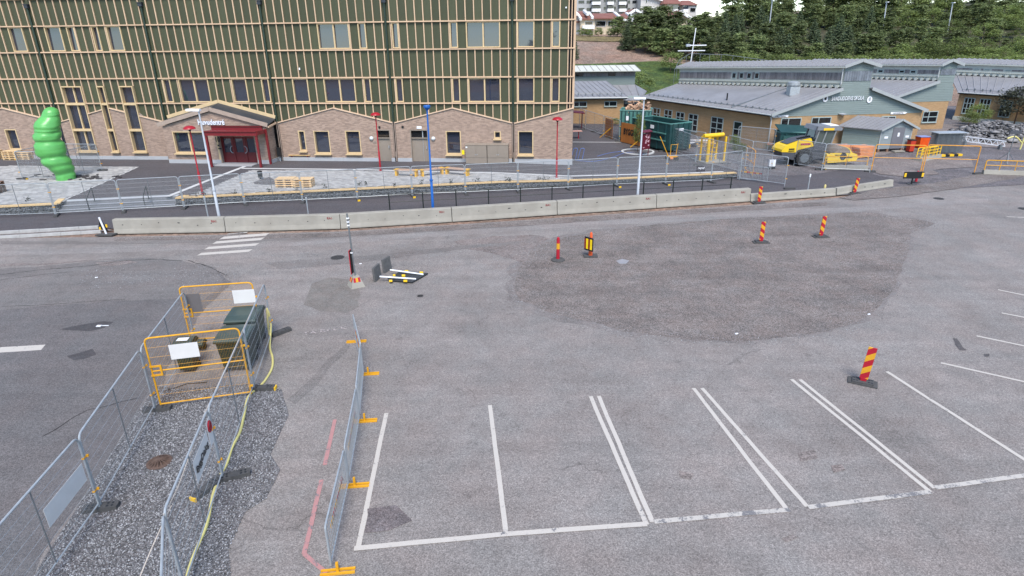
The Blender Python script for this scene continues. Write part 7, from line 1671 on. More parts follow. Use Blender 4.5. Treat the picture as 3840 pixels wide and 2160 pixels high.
for k, x in enumerate((2886, 2898)): P = at(x, 633); t = thing('canister', ['white canister behind the angled fence, the left one', 'white canister behind the angled fence, the right one'][k], 'canister', P, .1, 'white canisters'); b = MB(); b.box((0, 0, .45), (.22, .18, .5)); b.build('body', m_whitep, t); b = MB(); b.box((0, 0, .1), (.26, .22, .2)); b.build('base', m_black, t); b = MB(); b.tube([(0, 0, .7), (0, 0, .76)], .05, 8); b.build('cap', m_black, t)
P = at(2618, 548); t = thing('timber_pile', 'loose pile of boards on the ground left of the turnstile', 'timber pile', P, -.1); r = random.Random(8)
for i in range(14): b = MB(); b.box((0, 0, 0), (r.uniform(1.2, 2.6), .16, .05), Matrix.Translation((r.uniform(-.4, .6), r.uniform(-.6, .6), .06+.04*i)) @ Matrix.Rotation(r.uniform(-.25, .25), 4, 'Z')); b.build('board', [m_pine, m_whitep, mat('dark_board', (.12, .08, .06), .8), m_pine][i % 4], t)
P = at(2910, 568); t = thing('tool_heap', 'heap of red and black tools beside the roller tail', 'tools', P); r = random.Random(9)
for i in range(12): b = MB(); b.box((0, 0, 0), (r.uniform(.2, .9), r.uniform(.1, .3), r.uniform(.08, .3)), Matrix.Translation((r.uniform(-.5, .6), r.uniform(-.4, .4), .15+.07*i)) @ Matrix.Rotation(r.uniform(0, 3), 4, 'Z')); b.build('tool', [mat('tool_red', (.4, .06, .02), .6), m_black, m_rgrey, m_otim][i % 4], t)
# hand cart by the fence corner
P = at(2519, 600); t = thing('hand_cart', 'yellow hand cart with a long handle in the dark yard', 'cart', P); b = MB(); b.box((0, 0, .3), (.8, .5, .08)); b.build('deck', m_yel, t); b = MB(); [b.tube([(x, y-.05, .15), (x, y+.05, .15)], .15, 12) for x in (-.35, .35) for y in (-.28, .28)]; b.build('wheel', m_rubber, t, smooth=True); b = MB(); b.tube([(-.3, 0, .3), (-1.1, 0, 1.9)], .03, 6); b.tube([(.35, .2, .3), (.45, .2, 1.3)], .025, 6); b.tube([(-.1, .2, .3), (-.1, .2, 1.2), (.4, .2, 1.2)], .025, 6); b.build('handle', m_yel, t); b = MB(); b.box((-.1, -.27, .2), (.25, .06, .14)); b.build('tank', m_otim, t)
# blue bike rack / hoses at the corner of the new building
m_bl = mat('blue_tube', (.10, .17, .42), .5); 
P = at(2165, 598); t = thing('bike_rack', 'blue tube bike rack beside the corner of the new building', 'bike rack', P, -.2)
for x in (-.3, .25): b = MB(); b.tube(rounded_path([(x-.2, 0, .02), (x, .0, .9), (x+.3, 0, .9), (x+.15, 0, .02)], .1, 3), .022, 6); b.build('hoop', m_bl, t, smooth=True)
for l, lab in (([(2150, 602), (2230, 606), (2300, 590), (2350, 573), (2420, 575)], 'blue hose curving over the dark yard, nearer loop'), ([(2240, 587), (2290, 574), (2340, 568)], 'blue hose lying over the dark yard, farther end')): b = MB(); b.tube(smooth_path([at(*p, .03) for p in l], 6), .02, 5); o = b.build('hose', m_bl); tag(o, lab, 'hose')
# picnic table at the brick corner
P = at(2150, 520); t = thing('picnic_table', 'red-legged picnic table just behind the brick corner', 'table', P, 0.1); b = MB(); b.box((0, 0, .72), (1.6, .7, .05)); b.build('tabletop', mat('pink_board', (.45, .25, .2), .6), t); b = MB(); [b.bar((x, 0, 0), (x, 0, .7), .08, .08) for x in (-.5, .5)]; b.build('leg', m_redc, t)
P = PD(2155, 440, 68); t = thing('canopy_roof', 'small dark red lean-to roof behind the brick corner', 'roof', (P.x-1, 68, .15)); b = MB(); b.prism([(-1.5, -.5, 2.1), (2.0, -.5, 1.75), (2.0, 1.2, 1.75), (-1.5, 1.2, 2.1)], (0, 0, .1)); b.build('roof', m_wine, t); b = MB(); [b.tube([(x, .3, 0), (x, .3, 1.85)], .05, 6) for x in (-1.2, 1.8)]; b.build('post', m_wine, t)
# fence rack
A_, B_ = at(3490, 576), at(3590, 574); d = B_-A_; L_ = d.length; t = thing('fence_rack', 'rack of stacked site fence panels under a pale top rail', 'fence rack', A_, math.atan2(d.y, d.x)); h = HT(A_, 3512, 500)-A_.z
for k in range(9): y = -.45+k*.11; b = MB(); b.tube([(0, y, .1), (0, y, h), (L_, y, h), (L_, y, .1)], .022, 5); [b.tube([(L_*j/5, y, .1), (L_*j/5, y, h)], .016, 4) for j in range(1, 5)]; b.build('panel_frame', m_galvd, t); b = MB(); [b.quad((L_*j/60-.004, y, .12), (L_*j/60+.004, y, .12), (L_*j/60+.004, y, h), (L_*j/60-.004, y, h)) for j in range(1, 60)]; b.build('wire_mesh', m_galvd, t)['kind'] = 'stuff'
b = MB(); b.box((L_/2, 0, h+.06), (L_+.3, 1.1, .05)); b.build('top_rail', m_galv, t)
# lattice girder lying by the heap
A_, B_ = at(3600, 543), at(3765, 562); A_.z += .35; B_.z += .3; d = B_-A_; t = thing('lattice_girder', 'long white lattice girder lying in front of the rubble heap', 'girder', A_); n = 14; d2 = d/n; up = Vector((0, 0, .42))
b = MB(); b.bar(A_, B_, .06, .07); b.bar(A_+up, B_+up, .06, .07); b.build('chord', m_whitep, t, True); b = MB()
for k in range(n): b.bar(A_+d2*k+(up if k % 2 else up*0), A_+d2*(k+1)+(up*0 if k % 2 else up), .03, .04)
b.build('lattice', m_whitep, t, True); b = MB(); [b.box((A_.x+d.x*f, A_.y+d.y*f, .3), (.2, .3, .5)) for f in (.1, .9)]; b.build('trestle', m_galvd, t, True)
# rubble heap
r = np.random.default_rng(21); c0 = at(3730, 530)
pos = []; szs = []
for k in range(4200):
    u, v = r.uniform(-3.0, 9.0), r.uniform(-2.6, 2.6); hz = 1.45*min(1, max(0.12, (u+3.2)/2.2))*max(0, 1-(v/2.7)**2)*(1+.14*math.sin(u*1.7))
    pos.append((c0.x+u, c0.y+1.6+v+u*-.12, .1+hz*r.uniform(.75, 1.05))); szs.append(r.uniform(.07, .24)*(1 if r.uniform() < .9 else 1.8))
m_rub = mat('broken_rubble', (.15, .145, .145), .85, .25, 3, island=.75); o = stones('rubble_heap', pos, szs, m_rub, flat=.4, seed=31); o['label'] = 'heap of broken concrete and stone in front of the right school wing'
for (x, y, z, pth, lab) in ((3825, 560, 0, [(0, 0, 0), (.1, 0, 1.4), (.15, .1, 2.2), (-.15, .2, 2.7)], 'yellow pipe bent upright at the rubble heap'), (3770, 545, .6, [(0, 0, .6), (.7, 0, .75), (1.4, 0, .2)], 'yellow pipe lying across the rubble heap')):
    P = at(x, y); b = MB(); b.tube(smooth_path([Vector(p) for p in pth], 4), .06, 7); o = b.build('pipe', m_hose, smooth=True); o.location = P; tag(o, lab, 'pipe')
P = at(3772, 610); t = thing('work_light', 'grey tripod work light standing right of the orange gate', 'work light', P); b = MB(); b.tube([(0, 0, 0), (.1, 0, 2.3)], .035, 6); b.build('mast', m_galvd, t); b = MB(); [b.tube([(0, 0, .8), (.7*math.cos(a), .7*math.sin(a), 0)], .025, 5) for a in (0, 2.1, 4.2)]; b.build('leg', m_galvd, t); b = MB(); b.box((0, -.1, 2.35), (.9, .1, .25), Matrix.Rotation(.0, 4, 'Y')); b.build('lamp_head', m_rgrey, t)
for (x, y) in ((2640, 545), (2780, 585), (2790, 580), (2760, 578), (2300, 478), (2320, 480), (2745, 575)):
    pass
# ================================================================ HILL, HOUSES, WOOD
m_grass = asphalt('bank_grass', (.045, .075, .022), grain=.5, gs=6, patch=.35, ps=.3, tint=(1.3, 1.05, .8), bump=1)
def hpt(x, y_, Y): p = PD(x, y_, Y); return p
# grass bank
def patch(name, outline, mt, dz=.12, step=2.0, seed=2):
    """cells of the hillside inside an outline, following the slope"""
    b = MB(); x0, x1 = min(p[0] for p in outline), max(p[0] for p in outline); y0, y1 = min(p[1] for p in outline), max(p[1] for p in outline); O = [Vector((p[0], p[1], 0)) for p in outline]
    bm = bmesh.new(); bm.faces.new([bm.verts.new(p) for p in O])
    for ax_, lo, hi in ((0, x0, x1), (1, y0, y1)):
        k = math.floor(lo/step)*step
        while k < hi:
            co = (k, 0, 0) if ax_ == 0 else (0, k, 0); no = (1, 0, 0) if ax_ == 0 else (0, 1, 0)
            bmesh.ops.bisect_plane(bm, geom=bm.verts[:]+bm.edges[:]+bm.faces[:], dist=1e-4, plane_co=co, plane_no=no); k += step
    bmesh.ops.triangulate(bm, faces=bm.faces); bmesh.ops.recalc_face_normals(bm, faces=bm.faces)
    if len(bm.faces) and sum(f.normal.z for f in bm.faces) < 0: bmesh.ops.reverse_faces(bm, faces=bm.faces)
    for v in bm.verts: v.co.z = hillz(v.co.x, v.co.y)+dz
    me = bpy.data.meshes.new(name); bm.to_mesh(me); bm.free(); me.materials.append(mt); o = link(bpy.data.objects.new(name, me)); o['kind'] = 'structure'; return o
patch('grass_bank', [(-10, 83), (40, 83), (42, 96), (34, 107), (24, 110.5), (12, 109), (-12, 110)], m_grass)
patch('dry_grass', [(2, 124), (24, 124), (26, 133), (0, 134)], asphalt('dry_grass', (.16, .13, .06), grain=.4, gs=5, patch=.3, ps=.4), .12)
m_leaf = mat('leaf_pine', (.145, .178, .070), .65, .35, .6, objvar=.38, island=.40)
m_leafs = mat('leaf_spruce', (.125, .162, .085), .65, .3, .6, objvar=.22, island=.38)
m_leafb = mat('leaf_broad', (.170, .215, .065), .6, .35, .6, objvar=.34, island=.40)
for mm in (m_leaf, m_leafs, m_leafb):
    N = mm.node_tree.nodes; L = mm.node_tree.links; p = N['Principled BSDF']; src = p.inputs['Base Color'].links[0].from_socket; tr = N.new('ShaderNodeBsdfTranslucent'); ms_ = N.new('ShaderNodeMixShader'); ms_.inputs[0].default_value = .38; L.new(src, tr.inputs['Color']); L.new(p.outputs[0], ms_.inputs[1]); L.new(tr.outputs[0], ms_.inputs[2]); L.new(ms_.outputs[0], N['Material Output'].inputs['Surface'])
m_bark = mat('bark', (.095, .06, .042), .9, .25, 3)
def crown_mesh(name, kind, seed, h=10.0):
    r = random.Random(seed); V = []; F = []
    def leaf(c, s, n=None):
        a = Vector((r.gauss(0, 1), r.gauss(0, 1), r.gauss(0, .6))).normalized(); e = a.cross(Vector((r.gauss(0, 1), r.gauss(0, 1), r.gauss(0, 1)))).normalized(); k = len(V)
        V.extend([c-a*s-e*s*.35, c+a*s*.2-e*s*.5, c+a*s+e*s*.1, c-a*s*.1+e*s*.5]); F.append((k, k+1, k+2, k+3))
    if kind == 'pine':          # irregular clumps on a tall trunk
        for i in range(72):
            z = h*(.07+.91*r.random()**.85); f = (z/h); R_ = h*.235*(1.1-f)**.6
            a = r.uniform(0, 6.28); d = R_*math.sqrt(r.random())*1.0; c = Vector((d*math.cos(a), d*math.sin(a), z)); cr = h*r.uniform(.045, .085)
            for j in range(44): q = Vector((r.gauss(0, 1), r.gauss(0, 1), r.gauss(0, .6))); leaf(c+q*cr*.62, h*.024*r.uniform(.7, 1.4))
    elif kind == 'spruce':
        nl = 24
        for i in range(nl):
            f = i/nl; z = h*(.08+.9*f); R_ = h*.20*(1-f)**.85+.1; nb = int(11-6*f)
            for k in range(nb):
                a = 6.283*k/nb+r.uniform(-.3, .3)+i; L_ = R_*r.uniform(.7, 1.15)
                for j in range(max(3, int(16*L_/(h*.2)))):
                    t = (j+.5)/max(3, int(16*L_/(h*.2))); c = Vector((math.cos(a)*L_*t, math.sin(a)*L_*t, z-.28*L_*t+.10*L_*t*t)); 
                    for q in range(2): leaf(c+Vector((r.gauss(0, .09), r.gauss(0, .09), r.gauss(0, .07)))*h*.1, h*.020*r.uniform(.7, 1.4))
    else:
        for i in range(40):
            a = r.uniform(0, 6.28); u = r.uniform(-.8, 1); R_ = h*.30*r.uniform(.55, 1.0); c = Vector((R_*math.sqrt(1-u*u)*math.cos(a), R_*math.sqrt(1-u*u)*math.sin(a), h*.56+u*h*.38)); cr = h*r.uniform(.07, .12)
            for j in range(66): q = Vector((r.gauss(0, 1), r.gauss(0, 1), r.gauss(0, .8))); leaf(c+q*cr*.6, h*.019*r.uniform(.7, 1.5))
    me = bpy.data.meshes.new(name); me.from_pydata([tuple(v) for v in V], [], F); me.materials.append({'pine': m_leaf, 'spruce': m_leafs}.get(kind, m_leafb)); return me
def trunk_mesh(kind, seed, h=10.0):
    r = random.Random(seed); b = MB(); b.tube([(0, 0, -.8), (r.gauss(0, .06), r.gauss(0, .06), h*.4), (r.gauss(0, .12), r.gauss(0, .12), h*.93)], [h*.021, h*.015, h*.004], 7)
    if kind != 'spruce':
        for i in range(7): z = h*r.uniform(.3, .8); a = r.uniform(0, 6.28); L_ = h*r.uniform(.1, .22); b.tube([(0, 0, z), (L_*math.cos(a), L_*math.sin(a), z+L_*.5)], [h*.007, h*.002], 5)
    me = bpy.data.meshes.new('trunk'); me.from_pydata(b.v, [], b.f); me.materials.append(m_bark); return me
TM = {k: [(crown_mesh('crown', k, s+hash(k) % 7), trunk_mesh(k, s)) for s in range(n)] for k, n in (('pine', 4), ('spruce', 3), ('broad', 4))} if False else {k: [(crown_mesh('crown', k, s*13+i), trunk_mesh(k, s)) for s in range(n)] for i, (k, n) in enumerate((('pine', 4), ('spruce', 3), ('broad', 4)))}
def tree(kind, x, y, h, lab, grp=None, wide=1.0, name=None, z=None):
    t = thing(name or {'pine': 'pine_tree', 'spruce': 'spruce_tree', 'broad': 'broadleaf_tree'}[kind], lab, 'tree', (x, y, hillz(x, y) if z is None else z), random.uniform(0, 6.28), grp)
    cm, tm = random.choice(TM[kind]); s = h/10
    inst('trunk', tm, t, scale=(s, s, s)); inst('crown', cm, t, scale=(s*wide, s*wide, s)); return t
def tree_px(kind, xp, y_top, Y, lab, grp=None, wide=1.0, name=None):
    p = PD(xp, y_top, Y); z = hillz(p.x, Y); h = max(1.5, p.z-z); return tree(kind, p.x, Y, h, lab, grp, wide, name)
# single trees one can point to
tree_px('spruce', 2362, 48, 133, 'light green tree in front of the row house terrace', wide=1.8)
tree_px('spruce', 2352, 95, 118, 'dark spruce at the edge of the sandy slope', wide=2.0)
tree_px('pine', 2440, 25, 124, 'broad pine below the apartment block gables', wide=2.0); tree_px('pine', 2490, 20, 128, 'tall pine left of the pale gable house', wide=2.0)
tree_px('pine', 2425, 90, 116, 'bushy pine right of the sandy slope', wide=2.1); tree_px('pine', 2520, 72, 118, 'bushy pine in front of the pale gable house', wide=2.1); tree_px('pine', 2570, 95, 113, 'bushy pine left of the roof aerial', wide=2.0); tree_px('spruce', 2962, 120, 108, 'yellowish spruce alone in front of the wood', wide=1.5)
for xp, yt, Y, lab in ((2400, 52, 121, 'pine left of the broad pine below the apartment gables'), (2465, 48, 121, 'pine between the two tall pines below the apartments'), (2540, 44, 126, 'pine rising in front of the cream gable house'), (2605, 62, 122, 'pine at the left end of the wood, above the roof aerial'), (2640, 45, 128, 'tall pine at the left end of the wood'), (2490, 105, 114, 'low bushy pine behind the path fence'), (2625, 110, 111, 'low bushy pine just right of the roof aerial'), (2318, 62, 131, 'light green tree covering the right end of the terrace')): tree_px('pine', xp, yt, Y, lab, wide=2.0)
tree_px('broad', 2398, 268, 90, 'small bright green tree on the grass bank behind the school', wide=1.5); tree_px('broad', 2520, 195, 104, 'light green bush beside the hill path fence', wide=1.7); tree_px('spruce', 2150, 105, 112, 'dark spruce peeping out beside the new building', wide=1.2); tree_px('broad', 2185, 105, 130, 'green shrub at the top of the sandy slope', wide=2.1)
tree_px('broad', 2245, 103, 131, 'dark round bush below the row houses', wide=1.8, name='bush'); tree_px('broad', 2212, 108, 130, 'mid green bush below the balcony of the row houses', wide=1.8, name='bush'); tree_px('broad', 2290, 105, 131, 'dark green bush right under the row house windows', wide=1.8, name='bush')
tree_px('broad', 2402, 465, 52, '-', wide=.9)
# the wood behind the school : rows one behind the other
rt = random.Random(12)
rows_ = [(106, 2660, 3900, 56, 148, 'pine'), (113, 2600, 3900, 56, 105, 'pine'), (121, 2600, 3900, 58, 70, 'pine'), (130, 2640, 3900, 54, 22, 'pine'), (141, 2680, 3900, 56, -25, 'pine'), (155, 2740, 3920, 70, -80, 'pine')]
k = 0
for (Y, xa, xb, st, yt, kind) in rows_:
    x = xa
    while x < xb:
        right = x > 3300
        kd = rt.choice(['pine', 'pine', 'spruce', 'pine']) if not right else rt.choice(['broad', 'broad', 'pine', 'pine'])
        if Y < 112 and x > 3330: kd = 'broad'
        top = yt+rt.uniform(-22, 26)+(35 if x < 2760 and Y > 125 else 0)+(12 if right and Y < 125 else 0)
        lab = {'pine': 'dark green pine in the dense wood behind the school roofs', 'spruce': 'pointed spruce in the dense wood behind the school roofs', 'broad': 'rounded lighter green tree in the wood behind the school roofs'}[kd]
        if Y > 150: kd = 'pine'
        rw = {106: 'front row', 113: 'second row', 121: 'third row', 130: 'middle', 141: 'back', 155: 'crest'}[Y]
        wh = ['ridge end by the aerial', 'small ridge windows', 'long school ridge', 'school roof vent', 'named school gable', 'roof gap', 'second wing ridge', 'second grey tower', 'third wing ridge', 'right picture edge'][min(9, max(0, int((x-2600)/128)))]
        lab = {'pine': 'dark pine', 'spruce': 'pointed spruce', 'broad': 'rounded lighter tree'}[kd]+(' on the wooded crest' if Y > 150 else ' in the wood, '+rw)+', above the '+wh
        tree_px(kd, x+rt.uniform(-18, 18), top, Y+rt.uniform(-2.5, 2.5), lab, 'trees of the wood behind the school', wide=rt.uniform(1.4, 2.0) if Y < 150 else rt.uniform(1.1, 1.5)); x += st*rt.uniform(.8, 1.2); k += 1
byl = {}
for o in bpy.data.objects:
    if o.get('group') == 'trees of the wood behind the school': byl.setdefault(o['label'], []).append(o)
for l_, os_ in byl.items():
    if len(os_) > 1:
        for w_, o in zip(['left one', 'right one'] if len(os_) == 2 else ['left one', 'middle one', 'right one', 'far right one'], sorted(os_, key=lambda o: o.location.x)): o['label'] = l_+', '+w_
patch('wood_floor', [(38, 99), (60, 99), (140, 99), (150, 175), (60, 175), (46, 160), (36, 120)], asphalt('wood_floor_soil', (.045, .05, .028), grain=.5, gs=5, patch=.4, ps=.4, tint=(1.3, 1, .9)), .2, step=4)
# shrubs hiding the wood floor
for i in range(26): tree_px('broad', 2680+i*46+rt.uniform(-15, 15), 205+rt.uniform(-12, 10), 101+rt.uniform(-1, 2), 'low dark bush at the foot of the wood, the %s from the left' % ['first', 'second', 'third', 'fourth', 'fifth', 'sixth', 'seventh', 'eighth', 'ninth', 'tenth', 'eleventh', 'twelfth', 'thirteenth', 'fourteenth', 'fifteenth', 'sixteenth', 'seventeenth', 'eighteenth', 'nineteenth', 'twentieth', 'twenty-first', 'twenty-second', 'twenty-third', 'twenty-fourth', 'twenty-fifth', 'twenty-sixth'][i], 'bushes at the foot of the wood', wide=rt.uniform(1.8, 2.4), name='bush')
# trees at the right edge, near the heap
t_ = tree('broad', *at(3800, 472)[:2], 4.0, 'dark small-leaved tree in front of the right school wing', wide=1.45, z=.2)
for c in t_.children:
    if c.name.startswith('crown'): c.data = c.data.copy(); c.data.materials[0] = mat('leaf_dark', (.05, .055, .035), .65, .3, .6, island=.4)
tree('pine', *at(3900, 470)[:2], .5, 'tiny pine seedling at the right picture edge', z=.2) if False else None; tree('broad', *at(3660, 470)[:2], 2.2, 'green shrub left of the dark tree at the right school wing', wide=1.6, name='bush', z=.2); tree('broad', *at(3630, 478)[:2], 1.6, 'low green shrub beside the rubble heap', wide=1.7, name='bush', z=.2)
tree('broad', *at(2770, 575)[:2], .9, 'weeds growing at the school wall behind the turnstile', wide=2.2, name='weeds', z=.15); tree('broad', *at(2752, 560)[:2], 1.3, 'thin tall weeds against the school wall', wide=1.0, name='weeds', z=.15); tree('broad', *at(2885, 560)[:2], .7, 'tuft of weeds at the school corner downpipe', wide=1.6, name='weeds', z=.15); tree('broad', *at(2308, 470)[:2], .8, 'low weeds behind the plywood leaf', wide=2.2, name='weeds', z=.15)
P = at(2391, 571); tt_ = [o for o in bpy.data.objects if o.get('label') == '-' and o.name.startswith('broadleaf')]
for o in tt_: o.location = P; o['label'] = 'slim young tree in the white kerb ring, partly behind the light mast'; [setattr(c, 'scale', (.17, .17, .33)) for c in o.children]
# fence along the hill path
fpts = [PD(x, y, 97) for x, y in ((2530, 262), (2548, 225), (2590, 200), (2640, 203), (2720, 205), (2800, 216), (2890, 228))]
t = thing('hill_fence', 'thin wire fence along the path above the school roof', 'fence', (fpts[2].x, 97, fpts[2].z-1.4)); b = MB(); b.tube(fpts, .04, 5); b.build('rail', m_galvd, t, True)
for i in range(12): f = i/11*(len(fpts)-1); j = min(int(f), len(fpts)-2); p = fpts[j].lerp(fpts[j+1], f-j); b = MB(); b.tube([p, p-Vector((0, 0, 1.9))], .035, 5); b.build('post', m_galvd, t, True)
# ---------------------------------------------------------------- houses on the hill
m_rtile = mat('red_roof_tile', (.20, .085, .065), .8, .15, .8); m_wwall = mat('pale_render', (.50, .485, .46), .8, .05, .5); m_gwall = mat('grey_render', (.36, .37, .37), .8, .05, .5); m_cream = mat('cream_render', (.55, .46, .33), .8, .05, .5); m_wtrim = mat('white_trim', (.72, .72, .70), .6)
def hbox(t, name, x0, y0, x1, y1, Y, depth, mt, parent=None, zlow=None):
    a, c = PD(x0, y1, Y), PD(x1, y0, Y); b = MB(); z0 = a.z if zlow is None else zlow; b.box(((a.x+c.x)/2, Y+depth/2, (z0+c.z)/2), (c.x-a.x, depth, c.z-z0)); return b.build(name, mt, parent or t, True)
def hwin(t, x0, y0, x1, y1, Y, frame_=None):
    o = hbox(t, 'window', x0, y0, x1, y1, Y-.06, .10, frame_ or m_wtrim); hbox(t, 'pane', x0+1.5, y0+1.5, x1-1.5, y1-1.5, Y-.09, .05, m_glassd, o); return o
# apartment block
Y = 178; base = PD(2300, 75, Y); t = thing('apartment_block', 'large pale grey apartment block with glazed balconies on the hilltop', 'building', (base.x, Y, base.z-4)); zl = base.z-6
hbox(t, 'wall', 2120, -60, 2225, 60, Y, 12, m_gwall, zlow=zl); hbox(t, 'wall', 2225, -60, 2352, 60, Y-1.5, 12, mat('darker_render', (.29, .30, .30), .8, .05, .5), zlow=zl); hbox(t, 'wall', 2352, -60, 2462, 60, Y, 12, m_gwall, zlow=zl)
for (x0, x1) in ((2168, 2193), (2198, 2220), (2352, 2365), (2370, 2396)):
    for y0 in (-28, 0, 28): hwin(t, x0, y0-0, x1, y0+14, Y, m_gwall)
for (x0, x1) in ((2262, 2275), (2300, 2312)):
    for y0 in (-6, 23): hwin(t, x0, y0, x1, y0+14, Y-1.5, m_gwall)
for (xc, w_) in ((2237, 16), (2290, 12), (2336, 14)):
    for y0 in (-30, -2, 24):
        o = hbox(t, 'balcony', xc-w_, y0+8, xc+w_, y0+20, Y-3.2, 2.5, m_wtrim); hbox(t, 'balcony_glazing', xc-w_+1, y0-2, xc+w_-1, y0+8, Y-3.0, 1.6, m_glassd, o)
# gabled end houses of the block
t = thing('apartment_house', 'pale apartment house with sloping red roof right of the large block', 'building', (PD(2450, 60, 172).x, 172, base.z-4)); 
a, c = PD(2462, 45, 172), PD(2405, 45, 172); zt_ = PD(2430, -12, 172).z; ze_ = PD(2500, 12, 172).z
b = MB(); x0, x1 = PD(2402, 30, 172).x, PD(2505, 30, 172).x; b.prism([(x0, 172, zl), (x1, 172, zl), (x1, 172, ze_), (x0, 172, zt_+.6)], (0, 10, 0)); b.build('wall', m_wwall, t, True, fix=True); b = MB(); b.prism([(x0-.3, 171.4, zt_+.7), (x1+.6, 171.4, ze_-.05), (x1+.6, 182, ze_-.05), (x0-.3, 182, zt_+.7)], (0, 0, .35)); b.build('roof', m_rtile, t, True, fix=True); b = MB(); b.bar((x0-.3, 171.3, zt_+.75), (x1+.6, 171.3, ze_), .15, .45); b.build('verge_board', m_wtrim, t, True)
for (xa, xb, y0, y1) in ((2412, 2434, 26, 44), (2448, 2462, 28, 40), (2440, 2444, 8, 14), (2450, 2454, 8, 14), (2459, 2463, 8, 14), (2420, 2429, -2, 12)): hwin(t, xa, y0, xb, y1, 172)
t = thing('apartment_house', 'cream apartment house with red hipped roof and round balconies', 'building', (PD(2550, 60, 168).x, 168, base.z-4))
hbox(t, 'wall', 2500, 14, 2560, 60, 168, 9, m_cream, zlow=zl); hbox(t, 'wall', 2560, 18, 2614, 60, 166, 9, m_wwall, zlow=zl)
for (xa, xb, ya, yb, Yb) in ((2488, 2562, 14, -16, 167.5), (2555, 2622, 19, -2, 165.5)):
    p, q_ = PD(xa, ya, Yb), PD(xb, ya, Yb); zr2 = PD(xa, yb, Yb).z; b = MB(); mx_ = (p.x+q_.x)/2; b.add([(p.x, Yb, p.z), (q_.x, Yb, q_.z), (q_.x, Yb+10, q_.z), (p.x, Yb+10, p.z), (p.x+1.2, Yb+5, zr2), (q_.x-1.2, Yb+5, zr2)], [(0, 1, 5, 4), (1, 2, 5), (2, 3, 4, 5), (3, 0, 4), (3, 2, 1, 0)]); b.build('roof', m_rtile, t, True, fix=True)
for (xa, xb, y0, y1, Yb) in ((2507, 2518, 24, 38, 168), (2540, 2550, 24, 38, 168), (2586, 2610, 28, 46, 166)): hwin(t, xa, y0, xb, y1, Yb)
for (xc, Yb) in ((2533, 166.8), (2572, 164.8)): o = hbox(t, 'balcony', xc-10, 34, xc+10, 47, Yb, 1.5, m_wtrim); hbox(t, 'balcony_glazing', xc-10, 20, xc+10, 34, Yb+.1, 1.3, m_glass, o)
# row houses
Y = 142; t = thing('row_house', 'row house terrace with brown-red roofs and white party walls below the apartments', 'building', (PD(2250, 110, Y).x, Y, PD(2250, 112, Y).z-1)); zl = PD(2250, 125, Y).z-1.0
hbox(t, 'wall', 2176, 72, 2232, 112, Y, 7, m_cream, zlow=zl); hbox(t, 'wall', 2232, 70, 2345, 108, Y+.4, 7, m_cream, zlow=zl); hbox(t, 'wall', 2110, 60, 2176, 100, Y+2, 7, m_wwall, zlow=zl)
for (xa, xb, y0, y1) in ((2178, 2222, 74, 58), (2222, 2322, 71, 54), (2322, 2372, 70, 56), (2125, 2210, 62, 46), (2120, 2176, 84, 72)):
    Yb = Y-.6 if y1 > 50 and xa > 2150 else Y+1.5; p, q_ = PD(xa, y0, Yb), PD(xb, y0, Yb); zt2 = PD(xa, y1, Yb+4).z; b = MB(); b.prism([(p.x, Yb, p.z), (q_.x, Yb, q_.z), (q_.x, Yb+4.5, zt2), (p.x, Yb+4.5, zt2)], (0, 0, .2)); b.build('roof', m_rtile, t, True, fix=True)
for (x, y0, y1) in ((2178, 76, 58), (2222, 71, 54), (2322, 68, 54), (2368, 68, 56), (2164, 58, 45), (2204, 58, 46)): p = PD(x, y0, Y-.8); q_ = PD(x-4, y1, Y+3); b = MB(); b.bar((p.x, Y-.8, p.z+.2), (p.x-.3, Y+4, q_.z+.3), .5, .5); b.build('party_wall', m_wtrim, t, True)
for (xa, xb, y0, y1) in ((2193, 2224, 79, 94), (2233, 2272, 78, 99), (2279, 2312, 78, 97), (2135, 2160, 62, 75)): hwin(t, xa, y0, xb, y1, Y+.35 if xa > 2230 else Y)
o = hbox(t, 'balcony', 2184, 95, 2230, 109, Y-1.4, 1.4, m_wtrim)
t = thing('row_house', 'grey end house with a pointed white-edged gable behind the tall pine', 'building', (PD(2385, 70, 150).x, 150, zl)); 
def gablehouse(t, xl, xm, xr, ye, yt, Yg, wm, low):
    p, m2, q_ = PD(xl, ye, Yg), PD(xm, yt, Yg), PD(xr, ye, Yg); b = MB(); b.prism([(p.x+.4, Yg, low), (q_.x-.4, Yg, low), (q_.x-.4, Yg, q_.z), (m2.x, Yg, m2.z), (p.x+.4, Yg, p.z)], (0, 9, 0)); b.build('wall', wm, t, True, fix=True)
    for e_ in (p, q_): b = MB(); b.prism([(e_.x, Yg-.6, e_.z), (m2.x, Yg-.6, m2.z+.2), (m2.x, Yg+9.3, m2.z+.2), (e_.x, Yg+9.3, e_.z)], (0, 0, .3)); b.build('roof', m_rtile, t, True, fix=True); b = MB(); b.bar((e_.x, Yg-.7, e_.z+.1), (m2.x, Yg-.7, m2.z+.3), .12, .5); b.build('verge_board', m_wtrim, t, True)
gablehouse(t, 2352, 2381, 2412, 58, 42, 150, m_wwall, zl); hwin(t, 2380, 55, 2386, 72, 150)
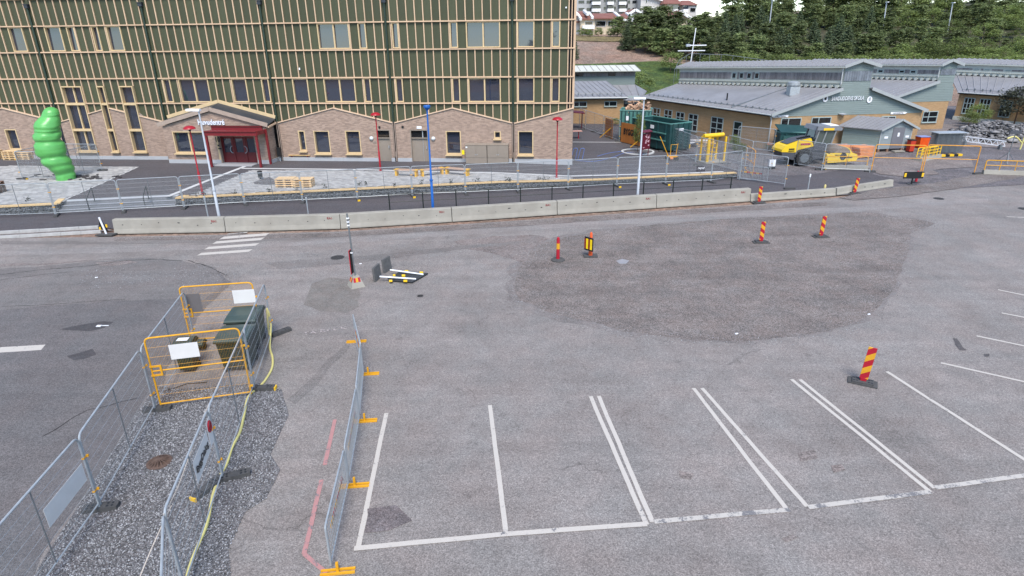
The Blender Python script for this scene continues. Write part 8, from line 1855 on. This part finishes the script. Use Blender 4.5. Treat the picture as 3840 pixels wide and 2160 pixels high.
t = thing('row_house', 'dark timber end house with white balcony below the pointed gable', 'building', (PD(2370, 90, 141).x, 141, zl)); hbox(t, 'wall', 2345, 78, 2398, 108, 141, 6, mat('brown_boards', (.16, .10, .08), .8), zlow=zl); p, q_ = PD(2338, 78, 140.5), PD(2400, 84, 140.5); b = MB(); b.prism([(p.x, 140.3, p.z), (q_.x, 140.3, q_.z), (q_.x, 147, q_.z+1), (p.x, 147, p.z+1)], (0, 0, .25)); b.build('roof', m_wtrim, t, True, fix=True); hbox(t, 'balcony', 2352, 92, 2366, 106, 140, 1, m_wtrim)
t = thing('row_house', 'cream gable house with a white roof edge among the pines', 'building', (PD(2560, 90, 150).x, 150, zl)); gablehouse(t, 2527, 2558, 2592, 72, 56, 150, m_cream, zl-3); gablehouse(t, 2528, 2550, 2580, 62, 48, 155, m_cream, zl-3)
# lamp posts on the crest
for (x, yt, yb, lab) in ((2893, 3, 45, 'thin grey light pole at the left part of the wood'), (3322, 8, 60, 'thin grey light pole in the middle of the wood'), (3570, 10, 55, 'thin grey light pole at the right part of the wood')):
    p = PD(x, yb, 125); q_ = PD(x+3, yt, 125); t = thing('light_pole', lab, 'light pole', (p.x, 125, hillz(p.x, 125))); b = MB(); b.tube([(p.x, 125, hillz(p.x, 125)), (q_.x, 125, q_.z)], .09, 6); b.build('pole', m_pole, t, True); b = MB(); b.box((q_.x, 124.8, q_.z), (.3, .7, .12)); b.build('lamp_head', m_whitep, t, True)
# trees across the street behind the camera, seen mirrored in the upper windows
for k, (x, y, h, lab) in enumerate(((-34, -44, 13.5, 'far left'), (-22, -50, 11.5, 'second from the left'), (-12, -46, 14.5, 'third from the left'), (-4, -52, 12.0, 'left of the middle'), (5, -48, 14.0, 'right of the middle'), (13, -46, 11.5, 'third from the right'), (21, -50, 13.0, 'second from the right'), (32, -48, 12.5, 'far right'))): tree('pine', x, y, h, 'pine mirrored in the upper windows, '+lab+' of its row', 'pines mirrored in the windows', wide=1.3, z=-.1)
